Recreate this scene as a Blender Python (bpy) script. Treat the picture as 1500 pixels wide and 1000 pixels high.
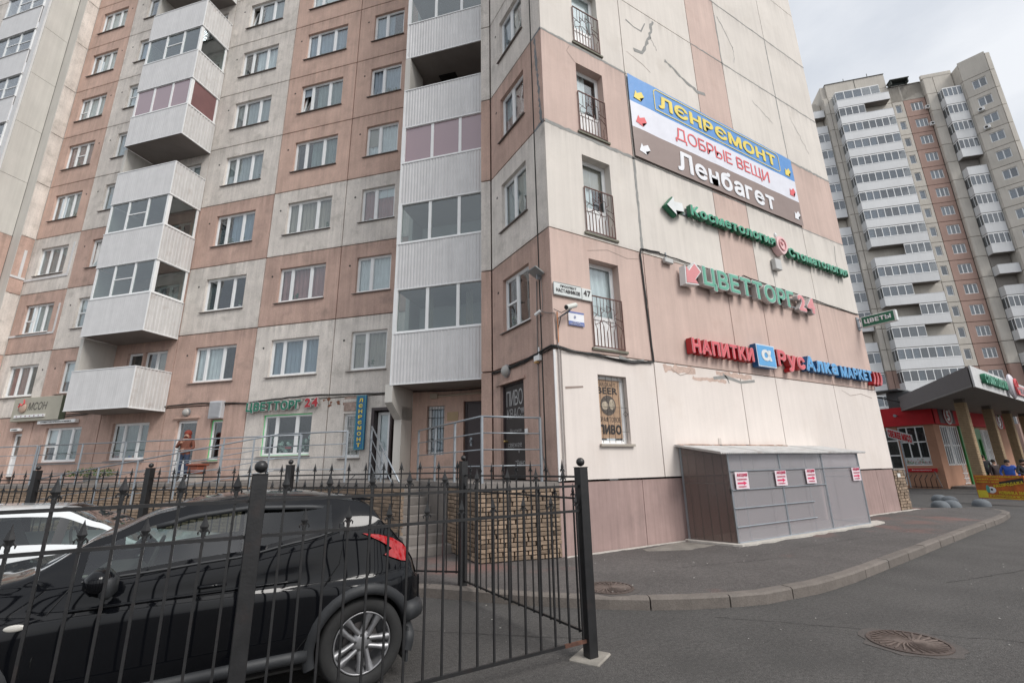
import bpy, bmesh, math, random
from mathutils import Matrix, Vector
random.seed(7)
rnd = random.uniform
scene = bpy.context.scene
for o in list(bpy.data.objects): bpy.data.objects.remove(o)

# ------------------------------------------------------------------ camera
cd = bpy.data.cameras.new('camera'); camera = bpy.data.objects.new('camera', cd)
scene.collection.objects.link(camera)
cd.sensor_width = 36.0; cd.lens = 679.47/1500*36; cd.clip_start = .05; cd.clip_end = 2000
_p, _r, _h = math.radians(15.093), math.radians(-1.098), math.radians(30.37)
def _hd(v):
    x, y, z = v; c, s = math.cos(_h), math.sin(_h)
    return Vector((x*c+y*s, -x*s+y*c, z))
_fw = _hd((0, math.cos(_p), math.sin(_p))); _u0 = _hd((0, -math.sin(_p), math.cos(_p))); _r0 = _hd((1, 0, 0))
_rt = _r0*math.cos(_r)+_u0*math.sin(_r); _up = -_r0*math.sin(_r)+_u0*math.cos(_r)
cm = Matrix((_rt, _up, -_fw)).transposed().to_4x4(); cm.translation = (0, 0, 1.71)
camera.matrix_world = cm
scene.camera = camera

# ------------------------------------------------------------------ sky, sun, exposure
SUN_HEADING, SUN_ELEV = 160.0, 45.0
w = bpy.data.worlds.new('World'); scene.world = w; w.use_nodes = True
nt = w.node_tree; nt.nodes.clear()
def N(t, **k):
    n = nt.nodes.new(t)
    for a, b in k.items(): setattr(n, a, b)
    return n
sky = N('ShaderNodeTexSky', sky_type='NISHITA', sun_disc=False, sun_elevation=math.radians(SUN_ELEV), sun_rotation=math.radians(SUN_HEADING), air_density=1.5, dust_density=4)
hsv = N('ShaderNodeHueSaturation'); hsv.inputs['Saturation'].default_value = .25; hsv.inputs['Value'].default_value = .07
tc = N('ShaderNodeTexCoord'); sep = N('ShaderNodeSeparateXYZ')
ma = N('ShaderNodeMath', operation='MULTIPLY_ADD', use_clamp=True); ma.inputs[1].default_value = .95; ma.inputs[2].default_value = .28
mp = N('ShaderNodeMapping'); mp.inputs['Scale'].default_value = (1.4, 1.4, 3.0)
no = N('ShaderNodeTexNoise'); no.inputs['Scale'].default_value = 1.6; no.inputs['Detail'].default_value = 7; no.inputs['Roughness'].default_value = .55
cr = N('ShaderNodeValToRGB'); cr.color_ramp.elements[0].position = .38; cr.color_ramp.elements[0].color = (.74, .775, .83, 1)
cr.color_ramp.elements[1].position = .60; cr.color_ramp.elements[1].color = (1.0, 1.01, 1.03, 1)
gr = N('ShaderNodeMixRGB', blend_type='MULTIPLY'); gr.inputs[0].default_value = 1
rampz = N('ShaderNodeValToRGB'); rampz.color_ramp.elements[0].color = (.80, .815, .84, 1); rampz.color_ramp.elements[0].position = .25
rampz.color_ramp.elements[1].color = (.93, .945, .97, 1); rampz.color_ramp.elements[1].position = 1.0
mx = N('ShaderNodeMixRGB', blend_type='ADD'); mx.inputs[0].default_value = 1
bg = N('ShaderNodeBackground'); bg.inputs[1].default_value = .77; out = N('ShaderNodeOutputWorld')
L = nt.links.new
L(sky.outputs[0], hsv.inputs['Color']); L(tc.outputs['Generated'], sep.inputs[0]); L(sep.outputs['Z'], ma.inputs[0]); L(ma.outputs[0], rampz.inputs[0])
L(tc.outputs['Generated'], mp.inputs[0]); L(mp.outputs[0], no.inputs[0]); L(no.outputs[0], cr.inputs[0])
L(cr.outputs[0], gr.inputs[1]); L(rampz.outputs[0], gr.inputs[2]); L(gr.outputs[0], mx.inputs[1]); L(hsv.outputs[0], mx.inputs[2]); L(mx.outputs[0], bg.inputs[0]); L(bg.outputs[0], out.inputs[0])
sd = bpy.data.lights.new('sun', 'SUN'); sd.energy = 2.25; sd.angle = math.radians(24); sd.color = (1, .965, .92)
sun = bpy.data.objects.new('sun', sd); scene.collection.objects.link(sun)
_e, _a = math.radians(SUN_ELEV), math.radians(SUN_HEADING)
sun.rotation_euler = Vector((math.sin(_a)*math.cos(_e), math.cos(_a)*math.cos(_e), math.sin(_e))).to_track_quat('Z', 'Y').to_euler()
scene.view_settings.view_transform = 'Standard'; scene.view_settings.look = 'None'
scene.view_settings.gamma = 1; scene.view_settings.exposure = 0.0
scene.view_settings.use_curve_mapping = False

# ------------------------------------------------------------------ materials (world-space procedural)
MATS = {}
def mat(name, col, rough=.6, metal=0.0, var=.08, scale=3.0, streak=0.0, speck=0.0, bump=0.0, bscale=60, coat=0.0, rand=0.0, spec=.5, stain=None, emit=0, seam=0.0):
    if name in MATS: return MATS[name]
    m = bpy.data.materials.new(name); m.use_nodes = True; t = m.node_tree; b = t.nodes['Principled BSDF']
    b.inputs['Roughness'].default_value = rough; b.inputs['Metallic'].default_value = metal
    b.inputs['Coat Weight'].default_value = coat; b.inputs['Coat Roughness'].default_value = .03
    b.inputs['Specular IOR Level'].default_value = spec
    def n(ty, **k):
        q = t.nodes.new(ty)
        for a, v in k.items(): setattr(q, a, v)
        return q
    l = t.links.new
    geo = n('ShaderNodeNewGeometry'); cur = None
    def mulc(prev, fac_socket, lo, hi):
        mr = n('ShaderNodeMapRange'); mr.inputs['From Min'].default_value = .3; mr.inputs['From Max'].default_value = .7
        mr.inputs['To Min'].default_value = lo; mr.inputs['To Max'].default_value = hi; l(fac_socket, mr.inputs['Value'])
        vm = n('ShaderNodeVectorMath', operation='SCALE'); l(mr.outputs[0], vm.inputs['Scale'])
        if isinstance(prev, tuple): vm.inputs[0].default_value = prev
        else: l(prev, vm.inputs[0])
        return vm.outputs[0]
    cur = tuple(col)
    def noise(sc, detail=4, vec=None, rough_=.6):
        q = n('ShaderNodeTexNoise'); q.inputs['Scale'].default_value = sc; q.inputs['Detail'].default_value = detail; q.inputs['Roughness'].default_value = rough_
        l(vec if vec is not None else geo.outputs['Position'], q.inputs['Vector']); return q.outputs[0]
    if var: cur = mulc(cur, noise(scale), 1-var, 1+var)
    if streak:
        mpn = n('ShaderNodeMapping'); mpn.inputs['Scale'].default_value = (7, 7, .35); l(geo.outputs['Position'], mpn.inputs[0])
        cur = mulc(cur, noise(1.0, 5, mpn.outputs[0], .7), 1-streak, 1+streak*.4)
    if speck:
        cur = mulc(cur, noise(90, 2), 1-speck, 1+speck); cur = mulc(cur, noise(26, 3), 1-speck*.7, 1+speck*.5)
    if seam:      # rain-washed dirt hanging below every panel joint and gathered above the next
        sx = n('ShaderNodeSeparateXYZ'); l(geo.outputs['Position'], sx.inputs[0])
        m1 = n('ShaderNodeMath', operation='MULTIPLY_ADD'); m1.inputs[1].default_value = 1/2.7; m1.inputs[2].default_value = -3.98/2.7+10; l(sx.outputs['Z'], m1.inputs[0])
        m2 = n('ShaderNodeMath', operation='FRACT'); l(m1.outputs[0], m2.inputs[0])
        rp = n('ShaderNodeValToRGB'); e = rp.color_ramp.elements; e[0].position = 0; e[0].color = (.75, .75, .75, 1); e[1].position = 1; e[1].color = (1, 1, 1, 1)
        q1 = e.new(.05); q1.color = (.15, .15, .15, 1); q2 = e.new(.70); q2.color = (.0, .0, .0, 1); q3 = e.new(.9); q3.color = (.45, .45, .45, 1); l(m2.outputs[0], rp.inputs[0])
        mps = n('ShaderNodeMapping'); mps.inputs['Scale'].default_value = (5, 5, .25); l(geo.outputs['Position'], mps.inputs[0]); nz = noise(1.0, 5, mps.outputs[0], .75)
        mrs = n('ShaderNodeMapRange'); mrs.inputs['From Min'].default_value = .40; mrs.inputs['From Max'].default_value = .66; l(nz, mrs.inputs['Value'])
        m3 = n('ShaderNodeMath', operation='MULTIPLY'); l(mrs.outputs[0], m3.inputs[0]); l(rp.outputs[0], m3.inputs[1]); m4 = n('ShaderNodeMath', operation='MULTIPLY_ADD'); m4.inputs[1].default_value = -seam; m4.inputs[2].default_value = 1; l(m3.outputs[0], m4.inputs[0])
        vm = n('ShaderNodeVectorMath', operation='SCALE'); l(m4.outputs[0], vm.inputs['Scale'])
        if isinstance(cur, tuple): vm.inputs[0].default_value = cur
        else: l(cur, vm.inputs[0])
        cur = vm.outputs[0]
    if rand:
        oi = n('ShaderNodeObjectInfo'); mr = n('ShaderNodeMapRange'); mr.inputs['To Min'].default_value = 1-rand; mr.inputs['To Max'].default_value = 1+rand
        l(oi.outputs['Random'], mr.inputs['Value']); vm = n('ShaderNodeVectorMath', operation='SCALE'); l(mr.outputs[0], vm.inputs['Scale'])
        if isinstance(cur, tuple): vm.inputs[0].default_value = cur
        else: l(cur, vm.inputs[0])
        cur = vm.outputs[0]
    if stain:
        scol, samt, ssc = stain
        mr = n('ShaderNodeMapRange'); mr.inputs['From Min'].default_value = .56; mr.inputs['From Max'].default_value = .72; mr.inputs['To Max'].default_value = samt
        l(noise(ssc, 6), mr.inputs['Value'])
        mi = n('ShaderNodeMixRGB'); l(mr.outputs[0], mi.inputs[0]); mi.inputs[2].default_value = (*scol, 1)
        if isinstance(cur, tuple): mi.inputs[1].default_value = (*cur, 1)
        else: l(cur, mi.inputs[1])
        cur = mi.outputs[0]
    if isinstance(cur, tuple): b.inputs['Base Color'].default_value = (*cur, 1)
    else: l(cur, b.inputs['Base Color'])
    if bump:
        bn = n('ShaderNodeBump'); bn.inputs['Strength'].default_value = bump; bn.inputs['Distance'].default_value = .01
        l(noise(bscale, 4), bn.inputs['Height']); l(bn.outputs[0], b.inputs['Normal'])
    if emit:
        b.inputs['Emission Color'].default_value = (*col, 1); b.inputs['Emission Strength'].default_value = emit
    MATS[name] = m; return m

def glassmat(name, tint, refl=1.0, base=.06, rough=.01, body=None, bodyw=0.0, wav=.005):
    m = bpy.data.materials.new(name); m.use_nodes = True; t = m.node_tree; t.nodes.clear(); l = t.links.new
    tr = t.nodes.new('ShaderNodeBsdfTransparent'); tr.inputs[0].default_value = (*tint, 1)
    gl = t.nodes.new('ShaderNodeBsdfGlossy'); gl.inputs['Roughness'].default_value = rough; gl.inputs[0].default_value = (.95, .97, 1, 1)
    lw = t.nodes.new('ShaderNodeLayerWeight'); lw.inputs['Blend'].default_value = .5
    fr = t.nodes.new('ShaderNodeMath'); fr.operation = 'POWER'; fr.inputs[1].default_value = 4.0; l(lw.outputs['Facing'], fr.inputs[0])
    md = t.nodes.new('ShaderNodeMath'); md.operation = 'MULTIPLY_ADD'; md.use_clamp = True; md.inputs[1].default_value = refl; md.inputs[2].default_value = base
    l(fr.outputs[0], md.inputs[0]); o = t.nodes.new('ShaderNodeOutputMaterial'); mi = t.nodes.new('ShaderNodeMixShader')
    geo = t.nodes.new('ShaderNodeNewGeometry'); nz = t.nodes.new('ShaderNodeTexNoise'); nz.inputs['Scale'].default_value = 1.3; nz.inputs['Detail'].default_value = 1
    bp = t.nodes.new('ShaderNodeBump'); bp.inputs['Strength'].default_value = 1; bp.inputs['Distance'].default_value = wav
    l(geo.outputs['Position'], nz.inputs[0]); l(nz.outputs[0], bp.inputs['Height']); l(bp.outputs[0], gl.inputs['Normal'])
    src = tr.outputs[0]
    if body:
        df = t.nodes.new('ShaderNodeBsdfDiffuse'); df.inputs[0].default_value = (*body, 1)
        m2 = t.nodes.new('ShaderNodeMixShader'); m2.inputs[0].default_value = bodyw; l(tr.outputs[0], m2.inputs[1]); l(df.outputs[0], m2.inputs[2]); src = m2.outputs[0]
    l(md.outputs[0], mi.inputs[0]); l(src, mi.inputs[1]); l(gl.outputs[0], mi.inputs[2]); l(mi.outputs[0], o.inputs[0])
    MATS[name] = m; return m

CREAM = mat('cream_panel', (.58, .53, .485), .9, var=.10, scale=1.2, streak=.16, speck=.10, bump=.5, rand=.05, stain=((.36, .33, .29), .30, 1.7))
PINK = mat('pink_panel', (.60, .42, .345), .9, seam=.32, var=.12, scale=1.2, streak=.15, speck=.12, bump=.5, rand=.05, stain=((.33, .24, .20), .38, 1.5))
BROWNP = mat('brown_pink_panel', (.56, .39, .325), .9, seam=.32, var=.13, scale=1.4, streak=.16, speck=.14, bump=.5, rand=.04, stain=((.26, .20, .17), .5, 1.6))
CREAM_R = mat('grey_cream_panel', (.74, .685, .63), .92, seam=.32, var=.12, scale=1.5, streak=.16, speck=.16, bump=.8, rand=.05, stain=((.30, .28, .24), .45, 2.0))
S_CREAM = mat('painted_cream', (.66, .615, .565), .8, seam=.25, var=.05, scale=.8, streak=.08, speck=.02, bump=.12, rand=.025, stain=((.50, .45, .39), .32, 1.1))
S_PINK = mat('painted_pink', (.58, .44, .385), .8, seam=.25, var=.07, scale=.8, streak=.10, speck=.03, bump=.12, rand=.02, stain=((.45, .32, .27), .38, 1.3))
S_LOW = mat('painted_pale_cream', (.72, .655, .61), .75, var=.04, scale=.8, streak=.06, speck=.02, bump=.10, stain=((.60, .52, .46), .3, 1.0))
PLINTH = mat('plinth_paint', (.36, .255, .235), .75, var=.10, scale=2, streak=.22, bump=.15, stain=((.22, .17, .16), .5, 1.6))
SMOOTHW = mat('smooth_grey_panel', (.58, .56, .52), .8, var=.06, scale=.8, streak=.10, speck=.02, bump=.1)
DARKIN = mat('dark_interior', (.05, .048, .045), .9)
SEAL = mat('sealant_grey', (.28, .28, .27), .9, var=.15, scale=6)
JOINT = mat('joint_tar', (.05, .048, .045), .9)
WHITE = mat('white_plastic', (.84, .85, .85), .35, var=.04, scale=4)
WHITEM = mat('white_sheet_metal', (.68, .675, .675), .45, var=.05, scale=3, streak=.10)
WHITEB = mat('white_sheet_streaky', (.64, .63, .62), .5, var=.05, scale=3, streak=.14, stain=((.34, .26, .22), .35, 2.6))
CONC = mat('concrete', (.22, .20, .185), .9, var=.14, scale=3, bump=.4, streak=.1)
SOFFIT = mat('soffit_concrete', (.26, .235, .22), .9, var=.1, scale=2)
SILL = mat('sill_metal', (.16, .14, .13), .6)
GLASS = glassmat('window_glass', (.86, .90, .91), .9, .085)
GLASSB = glassmat('balcony_glass', (.70, .76, .75), .9, .11)
GLASSP = glassmat('pink_film_glass', (.75, .55, .6), .9, .10, body=(.42, .30, .33), bodyw=.75)
GLASSC = glassmat('car_glass', (.58, .66, .64), 1.1, .07, wav=.004)
GLASSD = glassmat('dark_car_glass', (.10, .12, .12), 1.1, .05, wav=.004)
GLASST = glassmat('tower_glass', (.62, .66, .70), .9, .10, body=(.40, .42, .43), bodyw=.10)
POLYC = glassmat('grey_polycarbonate', (.80, .78, .80), .5, .07, rough=.12, body=(.70, .69, .71), bodyw=.26, wav=.01)
CUR = [mat('curtain_white', (.82, .82, .80), .9), mat('curtain_grey', (.42, .44, .43), .9), mat('curtain_green', (.26, .31, .29), .9), mat('curtain_beige', (.44, .38, .31), .9), mat('curtain_pink', (.44, .22, .20), .9), mat('curtain_blue', (.32, .38, .44), .9)]
BLACKM = mat('black_painted_iron', (.018, .018, .019), .38, var=.2, scale=12, bump=.15, bscale=40, stain=((.06, .03, .02), .15, 7))
STEEL = mat('galvanised_grey', (.30, .33, .36), .42, metal=.55, var=.1, scale=5)
RUSTM = mat('rusty_brown_iron', (.11, .045, .035), .6, var=.2, scale=10)
ASPH = mat('asphalt_road', (.074, .070, .067), .88, var=.16, scale=1.1, speck=.45, bump=1.0, bscale=70, stain=((.052, .050, .048), .7, .5))
ASPH2 = mat('asphalt_pavement', (.096, .087, .083), .88, var=.16, scale=.9, speck=.42, bump=1.0, bscale=70, stain=((.20, .10, .085), .95, .42))
KERB = mat('kerb_concrete', (.155, .135, .12), .9, var=.14, scale=3, speck=.15, bump=.5, rand=.07, stain=((.13, .12, .11), .5, 2.5))
MORTW = mat('white_mortar', (.50, .47, .43), .9, var=.15, scale=9, bump=.8)
STONE = mat('yellow_stone', (.265, .195, .14), .85, var=.16, scale=9, bump=.9, bscale=25, rand=.32)
MORT = mat('dark_mortar', (.14, .12, .10), .95, var=.15, scale=12, bump=.5)
IRON = mat('cast_iron', (.11, .085, .075), .65, metal=.4, var=.2, scale=20)
CABLE = mat('black_cable', (.022, .022, .022), .6)
DKDOOR = mat('dark_brown_door', (.055, .04, .042), .45, var=.1)
CHALKB = mat('chalk_black', (.035, .03, .03), .5, var=.15, scale=5)
CHALK = mat('chalk', (.42, .42, .42), .9, var=.2, scale=30)

# ------------------------------------------------------------------ mesh builder
R2 = 2**-.5
class Fr:                       # a wall frame: a runs along the wall, d into the building, z up
    def __init__(s, o, d):
        s.d = Vector((d[0], d[1], 0)); s.a = Vector((d[1], -d[0], 0)); s.o = Vector((o[0], o[1], 0))
    def w(s, a, d, z): return s.o+s.a*a+s.d*d+Vector((0, 0, z))
    def m(s, a, d, z):
        q = Matrix((s.a, s.d, (0, 0, 1))).transposed().to_4x4(); q.translation = s.w(a, d, z); return q
    def rz(s): return math.atan2(s.a.y, s.a.x)
FS = Fr((0, 7.336), (0, 1)); FF = Fr((5.265, 0), (1, 0)); FM = Fr((13.03*R2, 13.03*R2), (R2, R2))
FW = Fr((-25.75*R2, 25.75*R2), (-R2, R2))
def nu(n, u, z=0): return Vector(((n-u)*R2, (n+u)*R2, z))
IDM = Matrix.Identity(4)

class MB:
    def __init__(s): s.v = []; s.f = []; s.mi = []
    def add(s, vs, fs, m=0, M=None):
        b = len(s.v)
        for p in vs:
            p = Vector(p); s.v.append(M @ p if M is not None else p)
        for f in fs: s.f.append([i+b for i in f]); s.mi.append(m)
        return s
    def box(s, x0, x1, y0, y1, z0, z1, m=0, M=None):
        if x0 > x1: x0, x1 = x1, x0
        if y0 > y1: y0, y1 = y1, y0
        if z0 > z1: z0, z1 = z1, z0
        return s.add([(x0,y0,z0),(x1,y0,z0),(x1,y1,z0),(x0,y1,z0),(x0,y0,z1),(x1,y0,z1),(x1,y1,z1),(x0,y1,z1)],
            [(0,3,2,1),(4,5,6,7),(0,1,5,4),(1,2,6,5),(2,3,7,6),(3,0,4,7)], m, M)
    def bev(s, x0, x1, y0, y1, z0, z1, b=.01, m=0, M=None):   # box with chamfered edges
        if x0 > x1: x0, x1 = x1, x0
        vs = []; 
        for x, sx in ((x0, 1), (x1, -1)):
            for y, sy in ((y0, 1), (y1, -1)):
                for z, sz in ((z0, 1), (z1, -1)):
                    vs += [(x, y+sy*b, z+sz*b), (x+sx*b, y, z+sz*b), (x+sx*b, y+sy*b, z)]
        bm = bmesh.new()
        for v in vs: bm.verts.new(v)
        bmesh.ops.convex_hull(bm, input=bm.verts)
        bm.verts.ensure_lookup_table(); bm.verts.index_update()
        s.add([v.co for v in bm.verts], [[v.index for v in f.verts] for f in bm.faces], m, M); bm.free(); return s
    def prism(s, poly, z0, z1, m=0, M=None):
        n = len(poly); a = sum(poly[i][0]*poly[(i+1)%n][1]-poly[(i+1)%n][0]*poly[i][1] for i in range(n))
        if a < 0: poly = poly[::-1]
        vs = [(p[0], p[1], z0) for p in poly]+[(p[0], p[1], z1) for p in poly]
        return s.add(vs, [list(range(n))[::-1], list(range(n, 2*n))]+[(i, (i+1)%n, (i+1)%n+n, i+n) for i in range(n)], m, M)
    def tube(s, pts, r, n=8, m=0, M=None, closed=False):
        pts = [Vector(p) for p in pts]; k = len(pts); rs = r if isinstance(r, (list, tuple)) else [r]*k
        base = []; ref = Vector((0, 0, 1)); prev = None; vs = []
        for i, p in enumerate(pts):
            if closed: t = (pts[(i+1)%k]-pts[i-1])
            else: t = pts[min(i+1, k-1)]-pts[max(i-1, 0)]
            t = t.normalized() if t.length > 1e-9 else Vector((0, 0, 1))
            if prev is None: q = t.cross(ref); q = t.cross(Vector((1, 0, 0))) if q.length < .1 else q
            else: q = prev-t*prev.dot(t)
            q.normalize(); prev = q; b2 = t.cross(q)
            for j in range(n):
                a = 2*math.pi*j/n; vs.append(p+(q*math.cos(a)+b2*math.sin(a))*rs[i])
        fs = []
        for i in range(k if closed else k-1):
            for j in range(n):
                a0 = i*n+j; a1 = i*n+(j+1)%n; c0 = ((i+1)%k)*n+j; c1 = ((i+1)%k)*n+(j+1)%n; fs.append((a0, c0, c1, a1))
        if not closed: fs.append(list(range(n))); fs.append(list(range((k-1)*n, k*n))[::-1])
        return s.add(vs, fs, m, M)
    def cyl(s, p, q, r, n=12, m=0, M=None, r2=None): return s.tube([p, q], [r, r if r2 is None else r2], n, m, M)
    def lathe(s, prof, n=16, m=0, M=None):      # prof [(r,z)] about z
        vs = []; 
        for r, z in prof:
            for j in range(n): a = 2*math.pi*j/n; vs.append((r*math.cos(a), r*math.sin(a), z))
        fs = [(i*n+j, i*n+(j+1)%n, (i+1)*n+(j+1)%n, (i+1)*n+j) for i in range(len(prof)-1) for j in range(n)]
        return s.add(vs, fs, m, M)
    def sph(s, c, r, n=10, m=0, sz=1, M=None, sx=1, sy=1):
        T = Matrix.Translation(c) @ Matrix.Diagonal((sx, sy, sz, 1)); T = M @ T if M is not None else T
        return s.lathe([(max(1e-4, r*math.sin(math.pi*i/n)), -r*math.cos(math.pi*i/n)) for i in range(n+1)], n+4, m, T)
    def mesh(s, name, mats, smooth=False):
        me = bpy.data.meshes.new(name); me.from_pydata([tuple(v) for v in s.v], [], s.f)
        for q in mats: me.materials.append(q)
        me.polygons.foreach_set('material_index', s.mi)
        if smooth: me.polygons.foreach_set('use_smooth', [True]*len(me.polygons))
        me.update(); return me

COL = scene.collection
def link(name, me, parent=None, M=None, kind=None, label=None):
    o = bpy.data.objects.new(name, me); COL.objects.link(o)
    if parent is not None:
        o.parent = parent
        PM = WM[parent.name]
        o.matrix_local = PM.inverted() @ (M if M is not None else PM)
    elif M is not None: o.matrix_world = M
    WM[o.name] = M if M is not None else (WM[parent.name] if parent is not None else IDM)
    if kind: o['kind'] = kind
    if label: o['label'] = label
    return o
WM = {}
def thing(name, label, cat, loc=(0, 0, 0), rz=0, group=None, kind=None, M=None):
    M = M if M is not None else Matrix.Translation(loc) @ Matrix.Rotation(rz, 4, 'Z')
    o = bpy.data.objects.new(name, None); COL.objects.link(o); o.matrix_world = M; WM[o.name] = M
    o.empty_display_size = .2; tag(o, label, cat, group, kind); return o
def tag(o, label, cat, group=None, kind=None):
    if kind == 'structure': o['kind'] = kind; return o
    o['label'] = label; o['category'] = cat
    if group: o['group'] = group
    if kind: o['kind'] = kind
    return o
def part(name, mb, mats, parent, M=None, smooth=False, kind=None, label=None):
    # geometry given in the frame M (defaults to the parent's own frame)
    if not isinstance(mats, (list, tuple)): mats = [mats]
    me = mb if isinstance(mb, bpy.types.Mesh) else mb.mesh(name, mats, smooth)
    return link(name, me, parent, M, kind, label)
def partw(name, mb, mats, parent, **k):      # geometry given in world coordinates
    return part(name, mb, mats, parent, IDM.copy(), **k)
def solo(name, mb, mats, label, cat, M=None, group=None, kind=None, smooth=False):
    if not isinstance(mats, (list, tuple)): mats = [mats]
    me = mb if isinstance(mb, bpy.types.Mesh) else mb.mesh(name, mats, smooth)
    o = link(name, me, None, M if M is not None else IDM.copy()); return tag(o, label, cat, group, kind)

# ------------------------------------------------------------------ lettering
TC = {}
def glyph(body, bold=0.0, shear=0.0, res=4):
    key = (body, bold, shear, res)
    if key in TC: return TC[key]
    if len(body) > 1:      # set the line letter by letter
        vs = []; fs = []; x = 0
        for c in body:
            if c == ' ': x += .28; continue
            v0, f0 = glyph(c, bold, shear, res)
            if not v0: continue
            a = min(v.x for v in v0); b = max(v.x for v in v0); n0 = len(vs)
            vs += [Vector((v.x-a+x, v.y, v.z)) for v in v0]; fs += [[q+n0 for q in f] for f in f0]; x += b-a+.085
        TC[key] = (vs, fs); return TC[key]
    if bold > .001:      # embolden as a stack of slightly shifted copies (clean outlines at any weight)
        v0, f0 = glyph(body, 0, shear, res); vs = []; fs = []; n0 = len(v0)
        for i in range(9):
            dx, dy = ((0, 0) if i == 8 else (bold*math.cos(i*math.pi/4+.2), bold*math.sin(i*math.pi/4+.2)))
            vs += [Vector((v.x+dx, v.y+dy, v.z+i*.0007)) for v in v0]; fs += [[q+i*n0 for q in f] for f in f0]
        TC[key] = (vs, fs); return TC[key]
    cu = bpy.data.curves.new('t', 'FONT'); cu.body = body; cu.size = 1; cu.space_character = 1.06+(.10 if len(body) > 1 else 0); cu.offset = min(bold, 0); cu.shear = shear; cu.resolution_u = res; cu.fill_mode = 'FRONT'
    o = bpy.data.objects.new('t', cu); COL.objects.link(o)
    dg = bpy.context.evaluated_depsgraph_get(); me = bpy.data.meshes.new_from_object(o.evaluated_get(dg))
    vs = [v.co.copy() for v in me.vertices]; fs = [list(p.vertices) for p in me.polygons]
    bpy.data.meshes.remove(me); bpy.data.objects.remove(o); bpy.data.curves.remove(cu)
    comp = list(range(len(vs)))      # give touching strokes slightly different depths
    def root(i):
        while comp[i] != i: comp[i] = comp[comp[i]]; i = comp[i]
        return i
    for f in fs:
        for q in f[1:]: comp[root(q)] = root(f[0])
    ids = {}
    for i, v in enumerate(vs): v.z = (ids.setdefault(root(i), len(ids)) % 6)*.0001
    TC[key] = (vs, fs); return TC[key]
def text_geo(body, width, height=None, bold=.0, shear=0, res=4):
    vs, fs = glyph(body, bold, shear, res)
    if not vs: return [], []
    x0 = min(v.x for v in vs); x1 = max(v.x for v in vs); y0 = min(v.y for v in vs); y1 = max(v.y for v in vs)
    sx = width/(x1-x0); sy = height/(y1-y0) if height else sx
    return [((v.x-x0)*sx, (v.y-y0)*sy, v.z) for v in vs], fs
def flat_text(mb, body, a, z, width, height, m=0, bold=.02, d=-.003, shear=0, th=.002, res=3, M=None, f=None):
    # thin print standing proud of a surface at depth d (outward is negative d)
    vs, fs = text_geo(body, width, height, bold, shear, res)
    if not vs: return
    P = [f(x, y) for x, y, q in vs] if f else [(x, y) for x, y, q in vs]
    pts = [(a+x, d-q[2], z+y) for (x, y), q in zip(P, vs)]
    # check orientation: want normals along -d
    fs2 = []
    for q in fs:
        s = sum(P[q[i]][0]*P[q[(i+1)%len(q)]][1]-P[q[(i+1)%len(q)]][0]*P[q[i]][1] for i in range(len(q)))
        fs2.append(q if s > 0 else q[::-1])
    mb.add(pts, fs2, m, M)
def letter_mesh(name, ch, w, h, depth, mats, bold, outline=.0, shear=0):
    """block letter: body with sides (mat1), rim front (mat2) and proud coloured face (mat0)"""
    mb = MB()
    def slab(bd, d0, d1, mf, ms, shrink):
        vs, fs = glyph(ch, bd, shear, 3)
        if not vs: return
        rvs = glyph(ch, bold, shear, 3)[0]
        x0 = min(v.x for v in rvs); x1 = max(v.x for v in rvs); y0 = min(v.y for v in rvs); y1 = max(v.y for v in rvs)
        sx = w/(x1-x0); sy = h/(y1-y0)
        P = [((v.x-x0)*sx, (v.y-y0)*sy) for v in vs]; fs2 = []
        ec = {}
        for q in fs:
            s_ = sum(P[q[i]][0]*P[q[(i+1)%len(q)]][1]-P[q[(i+1)%len(q)]][0]*P[q[i]][1] for i in range(len(q)))
            q = q if s_ > 0 else q[::-1]; fs2.append(q)
            for i in range(len(q)): ec[(q[i], q[(i+1)%len(q)])] = 1
        mb.add([(x, d1-v.z, y) for (x, y), v in zip(P, vs)], fs2, mf)
        side = [e for e in ec if (e[1], e[0]) not in ec]; k = len(P)
        mb.add([(x, d0, y) for x, y in P]+[(x, d1, y) for x, y in P], [(a_, b_, b_+k, a_+k) for a_, b_ in side], ms)
    slab(bold+outline, 0, -depth, 2, 1, 0)
    slab(bold, -depth, -depth-.008, 0, 0, 0)
    return mb.mesh(name, mats)
def channel_text(parent, F, body, a, z, width, height, depth, mats, bold=.03, outline=.02, stand=.03, heights=None, shear=0, name='letter', gap=.10, zf=None):
    """row of separate block letters on the wall frame F"""
    items = []; tot = 0
    for i, ch in enumerate(body):
        if ch == ' ': items.append((ch, .32, 0, 0)); tot += .32; continue
        vs, fs = glyph(ch, bold, shear, 3)
        wd = max(v.x for v in vs)-min(v.x for v in vs); y0 = min(v.y for v in vs); y1 = max(v.y for v in vs)
        items.append((ch, wd, y0, y1)); tot += wd+gap
    tot -= gap; cap = glyph('Н', bold, 0, 3)[0]; ch_ = max(v.y for v in cap)-min(v.y for v in cap); cy0 = min(v.y for v in cap)
    sx = width/tot; sy = height/ch_; x = a; i = 0
    for ch, wd, y0, y1 in items:
        if ch == ' ': x += wd*sx; continue
        me = letter_mesh(name, ch, wd*sx, (y1-y0)*sy, depth, mats, bold, outline, shear)
        zz = z+(y0-cy0)*sy+(zf(x-a) if zf else 0)
        part(name, me, None, parent, F.m(x, -stand, zz)); x += (wd+gap)*sx

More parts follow.
